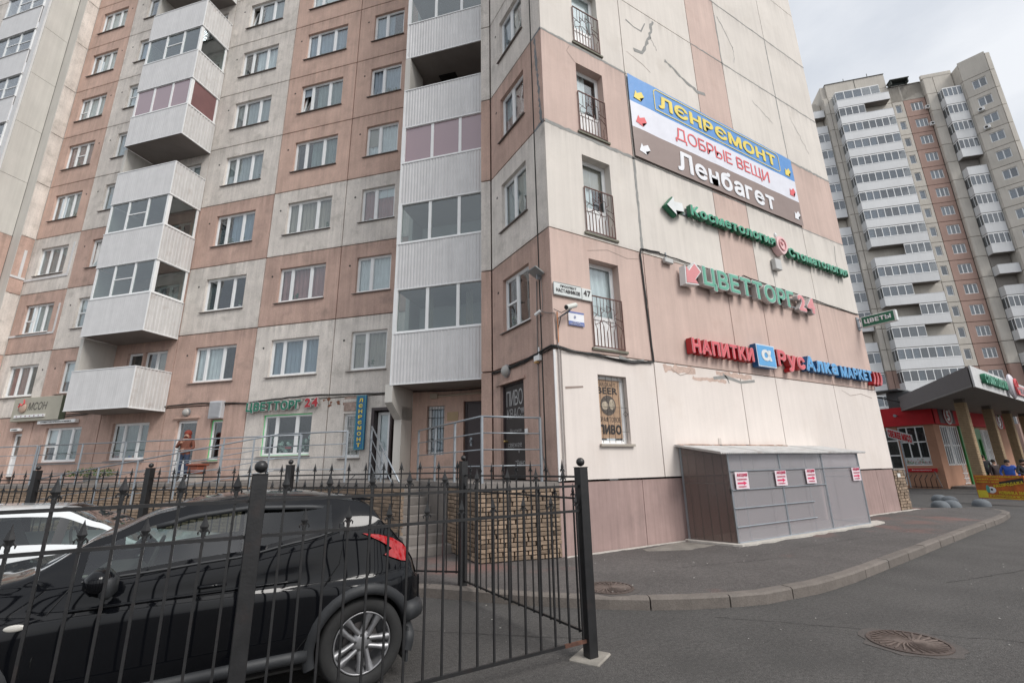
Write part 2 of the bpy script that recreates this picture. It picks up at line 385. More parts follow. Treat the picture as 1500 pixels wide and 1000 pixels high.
# ------------------------------------------------------------------ ground
def ground_part():
    mb = MB(); mb.box(-400, 400, -300, 500, -.5, 0); o = link('road', mb.mesh('road', [ASPH]), None, IDM.copy()); o['kind'] = 'structure'
    # pavement raised behind the kerb line
    kp = [nu(6.42, 40), nu(6.42, 20), nu(6.42, 12), nu(6.42, 7), (2.61, 6.61), (3.28, 5.76), (3.85, 5.2), (4.4, 4.70), (5.19, 4.24), (5.92, 3.99), (6.99, 3.88), (7.91, 3.91), (9.38, 4.06), (11.21, 4.25), (13.64, 4.51), (16.2, 4.77), (18.4, 4.99), (20.2, 5.27), (21.0, 5.6), (21.25, 6.0), (20.9, 6.5), (20.1, 7.4), (19.7, 8.6), (19.7, 14)]
    kp = [Vector((p[0], p[1], 0)) for p in kp]
    inn = []
    for i, p in enumerate(kp):
        t = (kp[min(i+1, len(kp)-1)]-kp[max(i-1, 0)]).normalized(); inn.append(p+Vector((-t.y, t.x, 0))*.15)
    mb = MB(); poly = [(p.x, p.y) for p in inn]+[(19.5, 60), (-60, 60)]
    mb.prism(poly, -.3, .13); o = link('pavement', mb.mesh('pavement', [ASPH2]), None, IDM.copy()); o['kind'] = 'structure'
    # kerb stones ~1 m each
    kr = bpy.data.objects.new('kerb', None); COL.objects.link(kr); kr['kind'] = 'structure'; WM['kerb'] = IDM.copy()
    # resample
    pts = [kp[0]]; seg = 1.0; acc = 0
    path = []
    for i in range(len(kp)-1):
        a, b = kp[i], kp[i+1]; n = max(1, int((b-a).length/.05))
        for j in range(n): path.append(a.lerp(b, j/n))
    path.append(kp[-1]); cum = [0]
    for i in range(1, len(path)): cum.append(cum[-1]+(path[i]-path[i-1]).length)
    def at(s):
        s = max(0, min(cum[-1], s)); import bisect
        i = min(max(1, bisect.bisect_left(cum, s)), len(cum)-1); f = (s-cum[i-1])/max(1e-6, cum[i]-cum[i-1]); return path[i-1].lerp(path[i], f)
    s = 14.0
    while s < cum[-1]-.2:
        e = min(s+1.0, cum[-1]); a = at(s+.008); b = at(e-.008); mid = at((s+e)/2)
        mb = MB(); r = rnd(-.006, .006)
        pl = []
        for p, q in ((a, mid), (mid, b)):
            pass
        t1 = (mid-a).normalized(); t2 = (b-mid).normalized(); n1 = Vector((-t1.y, t1.x, 0)); n2 = Vector((-t2.y, t2.x, 0)); nm = (n1+n2).normalized()
        dz = .134+rnd(-.004, .006); W = .152; bv = .022
        ring = []
        for p, nn in ((a, n1), (mid, nm), (b, n2)):
            ring.append([p+nn*r+Vector((0, 0, -.2)), p+nn*r+Vector((0, 0, dz-bv)), p+nn*(r+bv)+Vector((0, 0, dz)), p+nn*W+Vector((0, 0, dz)), p+nn*W+Vector((0, 0, -.2))])
        vs = [v for rg in ring for v in rg]; fs = []
        for i in (0, 1):
            for j in range(5): k = (j+1)%5; fs.append((i*5+j, i*5+k, (i+1)*5+k, (i+1)*5+j))
        fs += [(0, 4, 3, 2, 1), (10, 11, 12, 13, 14)]
        fs = [f[::-1] for f in fs]
        mb.add(vs, fs); part('kerb_stone', mb, KERB, kr); s = e
    # red-washed strip of mortar along plinth
    mb = MB(); x = 5.3
    pts = []
    while x < 8.5: pts.append((x, 7.31-.03-rnd(0, .05))); x += .12
    mb.prism([(5.3, 7.33)]+pts+[(8.5, 7.33)], .12, .142); o = link('mortar_edge', mb.mesh('m', [MORTW]), None, IDM.copy()); o['kind'] = 'structure'
    mb = MB(); pts = [(14.2, 7.33), (14.2, 6.5)]; x = 14.4
    while x < 19.6: pts.append((x, 7.24-rnd(0, .07))); x += .15
    mb.prism(pts+[(19.6, 7.33)], .12, .138); o = link('mortar_edge', mb.mesh('m', [MORTW]), None, IDM.copy()); o['kind'] = 'structure'
ground_part()

def manhole(x, y, z, r, label):
    t = thing('manhole_cover', label, 'manhole cover', (x, y, z)); mb = MB()
    mb.lathe([(r*1.08, 0), (r*1.08, .012), (r, .014), (r, .006), (0.001, .006)], 40); part('rim', mb, IRON, t)
    mb = MB()
    for k in range(26):
        a = k*2*math.pi/26; P = [(r*.12, a), (r*.45, a+.32), (r*.75, a+.48), (r*.95, a+.50)]
        mb.tube([(q*math.cos(b), q*math.sin(b), .008) for q, b in P], .011, 5)
    mb.lathe([(r*.12, .006), (r*.12, .015), (.001, .015)], 14); part('ribs', mb, mat('rust_iron', (.125, .095, .082), .7, metal=.2, var=.25, scale=25), t)
    mb = MB(); k = 22; poly = [((r*1.25+rnd(-.04, .06))*math.cos(i*2*math.pi/k), (r*1.25+rnd(-.04, .06))*math.sin(i*2*math.pi/k)) for i in range(k)]
    mb.prism(poly, -.01, .003); part('patch', mb, mat('patch_asphalt', (.085, .075, .07), .9, speck=.2, bump=.5), t)
manhole(4.50, 5.25, .131, .30, 'round cast iron manhole cover with curved ribs on the pavement beside the fence post')
manhole(5.83, 2.49, .002, .31, 'round cast iron manhole cover sunk in the road asphalt in front of the kerb')

# ------------------------------------------------------------------ the near apartment tower block
bld = thing('apartment_building', 'pink and cream panel apartment block with white balconies and signs on its side wall', 'building', (5.265, 7.336, .13))
SE = [1.43]+[3.98+2.7*i for i in range(12)]
G = .018     # half joint
PC = {}
def panel(F, a0, a1, z0, z1, m, ops=(), th=.30, parent=None, d0=0.0, name='wall_panel', g=G):
    key = (round(a1-a0, 3), round(z1-z0, 3), m.name, tuple((round(p-a0, 3), round(q-a0, 3), round(r-z0, 3), round(s-z0, 3)) for p, q, r, s in ops), th, g)
    if key not in PC:
        mb = MB(); x0, x1, y0, y1 = g, a1-a0-g, g, z1-z0-g
        xs = sorted({x0, x1, *[p-a0 for p, q, r, s in ops], *[q-a0 for p, q, r, s in ops]})
        for i in range(len(xs)-1):
            c0, c1 = xs[i], xs[i+1]; cuts = sorted([(r-z0, s-z0) for p, q, r, s in ops if p-a0 < (c0+c1)/2 < q-a0]); z = y0
            for r, s in cuts:
                if r-z > .001: mb.box(c0, c1, 0, th, z, r)
                z = s
            if y1-z > .001: mb.box(c0, c1, 0, th, z, y1)
        me = mb.mesh(name, [m]); PC[key] = me
    return part(name, PC[key], None, parent or bld, F.m(a0, d0, z0))
WC = {}
def window(F, a0, a1, z0, z1, lights, rec=.09, fr=WHITE, gl=GLASS, cur=None, transom=None, door=False, sill=True, open_i=None, parent=None, fdark=False, cover=1.0, back=.75):
    """lights: relative widths. frame object with panes, curtain, sill as sub-parts"""
    W_, H_ = a1-a0, z1-z0; key = ('f', round(W_, 3), round(H_, 3), tuple(lights), transom, door, fr.name)
    tot = sum(lights); xs = [0]
    for q in lights: xs.append(xs[-1]+q/tot*W_)
    if key not in WC:
        mb = MB(); t = .065
        mb.box(0, W_, 0, .06, 0, t); mb.box(0, W_, 0, .06, H_-t, H_); mb.box(0, t, 0, .06, t, H_-t); mb.box(W_-t, W_, 0, .06, t, H_-t)
        for x in xs[1:-1]: mb.box(x-.05, x+.05, .001, .059, t, H_-t)
        for i, x in enumerate(xs[:-1]):      # sash rebate
            l0 = x+(t if i == 0 else .05); l1 = xs[i+1]-(t if i == len(xs)-2 else .05)
            mb.box(l0, l0+.02, .015, .045, t, H_-t); mb.box(l1-.02, l1, .015, .045, t, H_-t); mb.box(l0, l1, .015, .045, t, t+.02); mb.box(l0, l1, .015, .045, H_-t-.02, H_-t)
            if transom and transom[0] == i: mb.box(l0, l1, .005, .055, H_*transom[1]-.025, H_*transom[1]+.025)
        if door: mb.box(t, W_-t, .002, .058, .72, .80); mb.box(t+.02, W_-t-.02, .02, .05, t, .72)
        WC[key] = mb.mesh('window', [fr])
    o = part('window', WC[key], None, parent or bld, F.m(a0, rec, z0))
    for i in range(len(lights)):
        if open_i == i: continue
        x0, x1 = xs[i]+.06, xs[i+1]-.06; k2 = ('p', round(x1-x0, 3), round(H_, 3), gl.name, door)
        if k2 not in WC:
            mb = MB(); mb.box(0, x1-x0, 0, .012, (.80 if door else .06), H_-.06); WC[k2] = mb.mesh('pane', [gl])
        part('pane', WC[k2], None, o, F.m(a0+x0, rec+.024, z0))
    if open_i is not None:      # tilted open sash
        x0, x1 = xs[open_i]+.05, xs[open_i+1]-.05; mb = MB(); t = .06
        mb.box(0, x1-x0, 0, .04, 0, t); mb.box(0, x1-x0, 0, .04, H_-.1-t, H_-.1); mb.box(0, t, 0, .04, t, H_-.1-t); mb.box(x1-x0-t, x1-x0, 0, .04, t, H_-.1-t); mb.box(t, x1-x0-t, .012, .022, t, H_-.1-t, 1)
        part('sash', mb, [fr, gl], o, F.m(a0+x0, rec+.05, z0+.05) @ Matrix.Rotation(math.radians(-9), 4, 'X'))
    if cur is not None:
        cmat, c0, c1 = cur; k3 = ('c', round(W_*(c1-c0), 2), round(H_, 2), cmat.name)
        if k3 not in WC:
            mb = MB(); L_ = W_*(c1-c0); n = max(6, int(L_/.035)); vs = []
            for i in range(n+1):
                x = L_*i/n; y = .03*math.sin(x*38)+.012*math.sin(x*91+1); vs += [(x, y, .03), (x, y, H_-.03)]
            mb.add(vs, [(2*i, 2*i+2, 2*i+3, 2*i+1) for i in range(n)]); WC[k3] = mb.mesh('curtain', [cmat], True)
        part('curtain', WC[k3], None, o, F.m(a0+W_*c0, rec+.11, z0))
    if sill:
        k4 = ('s', round(W_, 3), rec)
        if k4 not in WC:
            mb = MB(); mb.add([(-.10, -.06-rec, -.035), (W_+.04, -.06-rec, -.035), (W_+.04, .0, .0), (-.04, .0, 0), (-.10, -.06-rec, -.055), (W_+.04, -.06-rec, -.055), (W_+.04, 0, -.03), (-.04, 0, -.03)],
                [(0,1,2,3), (7,6,5,4), (4,5,1,0), (5,6,2,1), (7,4,0,3)]); WC[k4] = mb.mesh('sill', [SILL])
        part('sill', WC[k4], None, o, F.m(a0, rec, z0))
    if parent is None and len(lights) > 1 and random.random() < .5:      # things standing on the window sill inside
        mb = MB()
        for q in range(random.randint(1, 4)):
            x = rnd(.15, W_-.15); r = rnd(.03, .06); mb.cyl((x, .10, .06), (x, .10, .06+r*2), r, 7, m=random.randrange(2))
            if random.random() < .7:
                for g in range(9): mb.sph((x+rnd(-.07, .07), .10+rnd(-.02, .03), .06+r*2+rnd(.02, .2)), rnd(.02, .045), 3, m=2)
        part('sill_pots', mb, [mat('pot_white', (.5, .48, .44), .5), mat('pot_brown', (.25, .1, .06), .6), mat('plant_green', (.05, .11, .03), .7)], o, F.m(a0, rec, z0))
    if parent is None and random.random() < .22:      # a roller blind half down
        i = random.randrange(len(lights)); x0, x1 = xs[i]+.05, xs[i+1]-.05; hh = H_*rnd(.25, .7); part('blind', MB().box(x0, x1, .075, .085, H_-hh, H_-.05), random.choice([CUR[0], CUR[3], CUR[5]]), o, F.m(a0, rec, z0))
    return o
def rcur():
    r = random.random()
    m = random.choice([CUR[0], CUR[0], CUR[0], CUR[1], CUR[1], CUR[2], CUR[3], CUR[4], CUR[5]])
    if r > .9: return None
    return (m, 0.0, 1.0) if r < .6 else ((m, .0, .62) if r < .75 else (m, .35, 1.0))

# --- side wall S
XS = [5.265, 8.05, 11.19, 12.77, 15.86, 18.6]
for k in range(12):
    z0, z1 = SE[k], SE[k+1]
    for c in range(5):
        a0, a1 = XS[c], XS[c+1]
        if k == 0: m = S_LOW
        elif k == 1: m = S_PINK
        elif c == 2: m = S_PINK
        elif k == 3 and c in (0, 4): m = S_PINK
        else: m = S_CREAM
        ops = []
        if c == 0: ops = [(6.35, 7.15, 2.12, 3.54)] if k == 0 else [(6.32, 7.19, z0+.13, z0+2.19)]
        panel(FS, a0, a1, z0, z1, m, ops, g=.013)
    if k:
        window(FS, 6.32, 7.19, z0+.13, z0+2.19, [1], rec=.20, door=True, cur=random.choice([(CUR[0], 0, 1), (CUR[0], 0, 1), (CUR[0], .0, .6)]), sill=False)
        mb = MB(); mb.box(6.24, 7.25, -.05, .24, z0+.075, z0+.128, M=None); 
        part('ledge', MB().box(0, 1.01, -.04, .24, 0, .05), mat('mossy_ledge', (.17, .165, .13), .9, var=.2, scale=8), bld, FS.m(6.25, 0, z0+.078))
# French window railings with maze pattern
def maze(k):
    z0 = SE[k]+.14; W_, H_ = .86, 1.15; mb = MB(); r = .008
    for z in (0.02, H_): mb.box(0, W_, -.012, .012, z-.012, z+.012)
    n = 9
    for i in range(n+1):
        x = W_*i/n
        if i in (0, n): mb.box(x-.01, x+.01, -.01, .01, 0, H_); continue
        hb = (.42, .56, .5, .38, .62, .4, .55, .3)[i-1]
        mb.box(x-r, x+r, -r, r, .03, hb)
        zz = (.30, .22, .34, .26, .18, .32, .24, .36)[i-1]
        mb.tube([(x, 0, hb), (x-.05*(1 if i%2 else -1), 0, hb+.10), (x-.05*(1 if i%2 else -1), 0, hb+.10+zz*.5), (x+.04, 0, hb+.18+zz*.5), (x+.04, 0, H_)], r, 4)
    mb.tube([(.0, 0, .78), (.22, 0, .70), (.22, 0, .9), (.40, 0, .82), (.40, 0, .98), (.62, 0, .9), (.62, 0, .72), (W_, 0, .66)], r, 4)
    mb.tube([(.06, 0, .5), (.3, 0, .62), (.52, 0, .5), (.7, 0, .58), (W_, 0, .44)], r, 4)
    part('window_railing', mb, RUSTM, bld, FS.m(6.31, -.03, z0))
for k in range(1, 12): maze(k)
# sealant smears and repaired cracks on the side wall
mb = MB()
def smear(pts, wmin, wmax, F=FS, d=-.004):
    n = len(pts); top = []; bot = []
    for i, (a, z) in enumerate(pts):
        t = (pts[min(i+1, n-1)][0]-pts[max(0, i-1)][0], pts[min(i+1, n-1)][1]-pts[max(0, i-1)][1]); L_ = math.hypot(*t) or 1
        w_ = rnd(wmin, wmax)/2; nx, nz = -t[1]/L_*w_, t[0]/L_*w_; top.append((a+nx, z+nz)); bot.append((a-nx, z-nz))
    vs = [F.w(a, d, z) for a, z in top]+[F.w(a, d, z) for a, z in bot]
    mb.add(vs, [(i+n, i+1+n, i+1, i) for i in range(n-1)])
def wig(p, q, n, j): return [(p[0]+(q[0]-p[0])*i/n+rnd(-j, j), p[1]+(q[1]-p[1])*i/n+rnd(-j, j)) for i in range(n+1)]
smear(wig((8.06, 9.4), (8.05, 6.75), 26, .008), .06, .10)
smear(wig((5.28, 12.09), (8.05, 12.08), 24, .01), .045, .09)
smear(wig((5.28, 9.40), (8.05, 9.38), 24, .014), .06, .12)
smear(wig((8.05, 9.36), (18.6, 9.38), 60, .012), .02, .045)
smear(wig((11.19, 14.79), (18.6, 14.78), 60, .012), .03, .06); smear(wig((8.05, 17.5), (18.6, 17.48), 60, .012), .03, .06)
smear(wig((15.86, 17.5), (15.86, 12.1), 40, .008), .03, .06); smear(wig((12.77, 14.7), (12.77, 16.9), 14, .01), .04, .07)
smear(wig((15.9, 12.06), (18.6, 12.08), 30, .02), .05, .10)
smear(wig((9.45, 14.7), (9.25, 14.0), 6, .03)+wig((9.15, 13.8), (8.85, 13.2), 6, .03)+[(8.5, 13.12)], .05, .13); smear(wig((9.25, 14.0), (9.5, 13.6), 5, .03), .01, .03)
smear(wig((9.8, 13.4), (10.4, 13.15), 6, .03)+wig((10.5, 13.08), (11.15, 12.88), 6, .02)+[(11.55, 12.95)], .03, .15); smear(wig((12.9, 16.9), (13.6, 15.9), 10, .05), .02, .05); smear(wig((13.6, 15.9), (13.5, 15.2), 8, .04), .01, .03); smear(wig((16.6, 14.2), (17.5, 12.9), 14, .05), .01, .03); smear(wig((14.2, 13.9), (15.3, 13.4), 12, .04), .01, .025)
smear([(8.3, 14.1), (8.6, 14.0), (8.9, 14.0), (9.1, 14.4)], .03, .06); smear([(9.6, 17), (9.75, 16.4), (9.8, 15.9)], .03, .06)
smear([(17.9, 9.2), (17.75, 8.6), (17.8, 8.2), (17.6, 7.7)], .03, .06)
smear([(10.1, 3.75), (10.6, 3.82), (11.2, 3.72), (11.8, 3.8)], .03, .10); smear([(10.5, 3.9), (10.65, 3.78), (10.7, 3.66)], .02, .05)
smear([(13.6, 7.35), (13.62, 6.95), (13.58, 6.72)], .02, .03)
smear([(7.0, 3.98), (7.35, 3.9), (7.75, 3.95)], .05, .09)
partw('sealant_patches', mb, SEAL, bld, kind='stuff')
mb = MB()
for a, z, w_, h_ in ((8.35, 3.86, 1.1, .16), (9.3, 3.70, 1.3, .08), (10.2, 3.88, 1.5, .12)):
    pts = wig((a, z), (a+w_, z), 14, .03); smear(pts, h_*.7, h_*1.3, d=-.002)
partw('flaked_paint', mb, mat('flaked_paint', (.53, .40, .34), .9, var=.15, scale=14), bld)
mb = MB(); smear([(6.3, 6.35), (6.9, 6.5), (7.5, 6.42), (7.95, 6.5)], .008, .015); smear([(6.15, 12.0), (6.05, 11.8), (6.3, 11.56)], .01, .02); smear([(8.6, 3.85), (8.9, 3.72), (9.2, 3.8), (9.3, 3.9)], .008, .02)
smear([(5.5, 3.2), (5.95, 3.25)], .03, .05); smear([(16.3, 3.85), (16.8, 3.7), (17.5, 3.8), (18.2, 3.7)], .008, .02); smear([(8.2, 12.9), (8.8, 12.75), (9.1, 12.6)], .008, .015)
partw('cracks', mb, mat('crack', (.30, .24, .21), .9), bld)
# plinth of side wall
for i, (a0, a1) in enumerate(zip([5.265, 5.9, 7.4, 8.9, 10.4, 11.9, 13.4, 14.9, 16.4, 17.5], [5.9, 7.4, 8.9, 10.4, 11.9, 13.4, 14.9, 16.4, 17.5, 18.6])):
    panel(FS, a0, a1, .0, 1.41, PLINTH, th=.25, d0=.035, name='plinth_panel', g=.007)
# dark sheets added behind windows and joints to block light, so rooms read dark
mb = MB()
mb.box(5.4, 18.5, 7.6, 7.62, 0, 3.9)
partw('dark_backing', MB().box(7.6, 18.55, 7.64, 7.7, 0, 34).box(5.6, 7.6, 8.6, 8.65, 0, 34).box(18.3, 18.6, 7.7, 20, 0, 34), DARKIN, bld)
for z in SE[1:]:  # dark slabs added at each floor to shut sky light out of the rooms
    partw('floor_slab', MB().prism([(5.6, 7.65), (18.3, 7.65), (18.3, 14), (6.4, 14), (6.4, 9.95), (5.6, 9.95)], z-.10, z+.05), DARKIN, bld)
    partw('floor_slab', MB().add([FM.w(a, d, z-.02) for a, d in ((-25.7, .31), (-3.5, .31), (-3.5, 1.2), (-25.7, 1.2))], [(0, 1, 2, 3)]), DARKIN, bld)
# --- F wall (facet)
ZF = [-9.95, -7.765, -7.336]
for k in range(12):
    z0, z1 = SE[k], SE[k+1]
    m = PINK if k in (0, 1, 3) else CREAM_R
    if k == 0: m = BROWNP; ops = [(-9.58, -8.52, 1.43, 3.58)]
    else: ops = [(-9.38, -8.17, z0+.86, z0+2.20)]
    if k in (1, 3): m = BROWNP
    panel(FF, ZF[0], ZF[1], z0, z1, m, ops)
    panel(FF, ZF[1], ZF[2]-.012, z0, z1, BROWNP if k in (0, 1, 3) else CREAM_R, d0=.004)
    if k: window(FF, -9.38, -8.17, z0+.86, z0+2.20, [.55, .65], cur=rcur(), transom=(0, .5) if k == 1 else None)
    mb = MB(); mb.cyl((0, -.004, 0), (0, .02, 0), .035, 10); 
    if k: part('vent_hole', mb, JOINT, bld, FF.m(-9.62, 0, z0+1.95))
    # strip between F wall and balcony bay
    B = MB(); B.box(-3.61, -3.345, -2.27, -1.2, z0+G, z1-G); part('pier_panel', B, PINK if k in (0, 1, 3) else CREAM_R, bld, FM.m(0, 0, 0))
partw('joint_cover', MB().box(5.258, 5.27, 7.75, 7.78, 1.43, 30), JOINT, bld)
for p_, q_, n_, j_, w0, w1 in (((-7.6, 12.0), (-7.45, 9.4), 30, .02, .03, .12), ((-7.76, 9.38), (-7.34, 9.42), 6, .01, .06, .10), ((-7.76, 12.08), (-7.34, 12.1), 6, .01, .05, .09)):
    mb = MB(); smear(wig(p_, q_, n_, j_), w0, w1, FF, .001); partw('sealant_strip', mb, mat('dark_sealant', (.20, .21, .22), .8, var=.15, scale=8), bld)
partw('dark_backing', MB().box(6.4, 6.45, 7.6, 12, 0, 34), DARKIN, bld)  # added dark sheet behind the facet windows, blocks light
partw('white_corner_strip', MB().box(5.24, 5.29, 7.318, 7.336-.001, 1.43, 3.95), WHITEM, bld)

# --- main facade M (u columns)
UC = [6.42, 9.6, 12.8, 16.35, 19.42, 22.95, 25.75]
COLR = {  # per column: colours by floor 0..11, P pink C cream
 0: 'CCPCPPPPPPPP', 1: 'CCPCPPPPPPPP', 2: 'PPCPCCCCCCCC', 3: 'PPPPCCCCCCCC', 4: 'PPCPCCCCCCCC', 5: 'PCPCPPPPPPPP'}
for k in range(12):
    z0, z1 = SE[k], SE[k+1]
    for c in range(6):
        u0, u1 = UC[c], UC[c+1]; m = {'P': PINK if k > 3 else BROWNP, 'C': CREAM_R}[COLR[c][k]]
        ops = []
        if k:
            if c == 0: ops = [(-8.93, -7.6, z0+.86, z0+2.17)]
            if c == 1: ops = [(-12.12, -10.18, z0+.86, z0+2.17)]
            if c == 2: ops = [(-15.45, -13.6, z0+.86, z0+2.17)]
            if c == 3: ops = [(-17.85, -16.75, z0+.86, z0+2.2), (-18.7, -17.95, z0+.1, z0+2.2)]
            if c == 4: ops = [(-22.1, -21.25, z0+.86, z0+2.17)]
            if c == 5: ops = [(-25.2, -23.5, z0+.86, z0+2.17)]
        else:
            if c == 0: ops = [(-9.0, -8.35, 2.08, 3.44), (-8.0, -7.2, 1.43, 3.58)]
            if c == 1: ops = [(-12.08, -10.17, 2.2, 3.53)]
            if c == 2: ops = [(-15.75, -14.84, 1.44, 3.5), (-14.25, -13.74, 2.09, 3.46)]
            if c == 3: ops = [(-18.75, -17.0, 2.2, 3.52)]
            if c == 4: ops = [(-22.2, -20.3, 2.2, 3.49)]
            if c == 5: ops = [(-23.95, -23.45, 1.44, 3.35), (-25.5, -24.7, 1.44, 3.4)]
        panel(FM, -u1, -u0, z0, z1, m, ops)
        if not k: continue
        op = None
        if c == 0: window(FM, *ops[0], [.55, .78], cur=rcur(), open_i=(0 if k == 5 else None))
        if c == 1: window(FM, *ops[0], [.5, .8, .64], cur=rcur(), open_i=(0 if k == 5 else None))
        if c == 2: window(FM, *ops[0], [.5, .76, .6], cur=rcur(), open_i=(0 if k == 7 else None))
        if c == 3: window(FM, *ops[0], [.5, .5], cur=rcur()); window(FM, *ops[1], [1], door=True, sill=False)
        if c == 4: window(FM, *ops[0], [1], cur=rcur(), transom=(0, .5) if k in (2, 6) else None, open_i=(0 if k == 3 else None))
        if c == 5: window(FM, *ops[0], [.55, .6, .55], cur=rcur(), transom={2: (0, .45), 5: (1, .5), 6: (0, .4)}.get(k))
        if c != 3:
            va = {0: -9.2, 1: -12.42, 2: -15.78, 4: -22.5, 5: -23.2}[c]
            part('vent_hole', MB().cyl((0, -.005, 0), (0, .02, 0), .038, 10), JOINT, bld, FM.m(va, 0, z0+1.9))
partw('dark_backing', MB().add([FM.w(a, 1.1, z) for a, z in ((-26, 0), (-3, 0), (-3, 34), (-26, 34))], [(0, 1, 2, 3)]).add([FM.w(-3.2, d, z) for d, z in ((-2, 1.43), (2, 1.43), (2, 34), (-2, 34))], [(0, 1, 2, 3)]), DARKIN, bld)  # dark sheets added behind the main facade against light from inside
# unseen slab added over the top to keep sky light out from above
mb = MB(); mb.prism([(5.3, 7.4), (18.55, 7.4), (18.55, 30), (0, 40), (-8, 30), (5.2, 17)], 33.7, 34.2); partw('sky_block_slab', mb, CONC, bld)
# ground plinth under main facade, floor slab behind terrace
# ground floor windows / doors on M
GREENF = mat('green_led_strip', (.05, .50, .16), .4, emit=.25)
wg = window(FM, -12.08, -10.17, 2.2, 3.53, [.5, .78, .62], cur=None)
part('green_edge', MB().box(0, 1.91, -.02, 0, 1.305, 1.33).box(0, .018, -.02, 0, 0, 1.3).box(0, 1.91, -.02, 0, 0, .015), GREENF, wg, FM.m(-12.08, .1, 2.2))
FLORAL = mat('window_flower_print', (.30, .42, .33), .6, var=.5, scale=22)
mb = MB()
for i in range(60):
    x = rnd(.1, 1.8); z = rnd(.1, .42)+(.35 if x > 1.5 or x < .45 else 0)*random.random()
    mb.sph((x, .2+rnd(-.03, .05), z), rnd(.02, .06), 4)
part('flowers', mb, mat('pale_flowers', (.45, .60, .50), .8, var=.4, scale=18), wg, FM.m(-12.08, .1, 2.2))
part('red_plate', MB().box(.82, 1.05, .1, .11, .22, .28), mat('red_plate', (.5, .03, .03), .5), wg, FM.m(-12.08, .1, 2.2))
part('green_back', MB().box(.06, 1.85, .5, .52, .0, .55), mat('dark_green_back', (.03, .12, .06), .7), wg, FM.m(-12.08, .1, 2.2))
wb = window(FM, -9.0, -8.35, 2.08, 3.44, [1], cur=(CUR[3], .2, 1))
mb = MB()
for i in range(5): mb.box(.08+i*.12, .092+i*.12, -.03, -.018, .05, 1.3)
for z in (.3, .62, .95, 1.2): mb.box(.04, .62, -.035, -.022, z, z+.012)
mb.tube([(.1, -.04, .35), (.32, -.04, .66), (.54, -.04, .35)], .007, 4); mb.tube([(.1, -.04, .95), (.32, -.04, .66), (.54, -.04, .95)], .007, 4)
part('bars', mb, WHITEB, wb, FM.m(-9.0, .06, 2.08))
dk = part('door_recess', MB().box(0, .10, -.02, .3, 0, 2.15).box(.10, .8, -.02, .3, 2.06, 2.15).box(.76, .8, -.02, .3, 0, 2.06), DKDOOR, bld, FM.m(-8.0, 0, 1.43))
dd = window(FM, -7.88, -7.45, 1.45, 3.45, [1], rec=.2, door=True, sill=False)
part('open_door_leaf', MB().box(0, .04, -.75, 0, 0, 2.0), DKDOOR, bld, FM.m(-7.3, .02, 1.46) @ Matrix.Rotation(math.radians(25), 4, 'Z'))
wn = window(FM, -14.25, -13.74, 2.09, 3.46, [1], cur=None)
part('green_edge', MB().box(0, .51, -.02, 0, 1.34, 1.36).box(0, .025, -.02, 0, 0, 1.33).box(0, .51, -.02, 0, 0, .02), GREENF, wn, FM.m(-14.25, .1, 2.09))
part('flowers', MB().sph((.35, .2, .3), .13, 5).sph((.3, .2, .75), .07, 5), mat('pale_flowers', (.45, .60, .50)), wn, FM.m(-14.25, .1, 2.09))
# white shop door
dw = part('white_door', MB().box(0, .09, 0, .06, 0, 2.06).box(.82, .91, 0, .06, 0, 2.06).box(.09, .82, 0, .06, 1.97, 2.06).box(.09, .82, 0, .05, 0, .12).box(.09, .82, 0, .05, .62, .70).box(.12, .79, .015, .035, .12, .62), WHITE, bld, FM.m(-15.75, .10, 1.44))
part('pane', MB().box(.09, .82, .02, .032, .70, 1.97), GLASS, dw, FM.m(-15.75, .10, 1.44)); part('handle', MB().box(.76, .785, -.05, -.03, .95, 1.25).box(.765, .78, -.05, 0, .97, .99).box(.765, .78, -.05, 0, 1.21, 1.23), STEEL, dw, FM.m(-15.75, .10, 1.44))
part('lintel', MB().box(-.1, 1.05, -.05, 0, 0, .05), PINK, bld, FM.m(-15.8, 0, 3.56))
w1 = window(FM, -18.75, -17.0, 2.2, 3.52, [.5, .68, .5], cur=(CUR[2], 0, 1)); 
mb = MB()
for i in range(8): x = .2+i*.2; mb.cyl((x, .12, 0.03), (x, .12, .16), .05, 8, m=i%3)
part('flower_pots', mb, [mat('pot_blue', (.06, .12, .35), .5), mat('pot_terracotta', (.35, .12, .06), .6), mat('pot_yellow', (.5, .4, .06), .6)], w1, FM.m(-18.75, .1, 2.2))
w2 = window(FM, -22.2, -20.3, 2.2, 3.49, [.6, .7, .55], cur=(CUR[2], .3, 1), transom=(0, .45))
window(FM, -23.95, -23.45, 1.7, 3.33, [1], sill=False, door=True); window(FM, -25.5, -24.7, 1.44, 3.4, [1], sill=False, door=True)
# --- recessed bay behind the right balconies
gb = panel(FM, -6.2, -3.61, 1.43, 3.98, PINK, [(-5.72, -5.19, 2.06, 3.42), (-4.62, -3.64, 1.43, 3.5)], d0=-.83)
mb = MB(); mb.box(0, .03, -.01, .01, 0, 1.36); mb.box(.5, .53, -.01, .01, 0, 1.36)
wv = window(FM, -5.72, -5.19, 2.06, 3.42, [1], rec=-.72, cur=(CUR[5], .2, .95))
mb = MB()
for i in range(6): mb.box(.04+i*.09, .052+i*.09, -.10, -.088, .0, 1.33)
for z in (.12, .42, .72, 1.02, 1.25): mb.box(.02, .52, -.104, -.086, z, z+.014)
part('bars', mb, BLACKM, wv, FM.m(-5.72, -.70, 2.06))
part('notice_plate', MB().box(0, .33, -.015, 0, 0, .24), mat('dull_brass_plate', (.42, .30, .17), .5), bld, FM.m(-5.1, -.83, 2.98))
part('lamp', MB().sph((.0, -.08, 0), .07, 8, sx=1.4), WHITE, bld, FM.m(-3.95, -.83, 3.72))
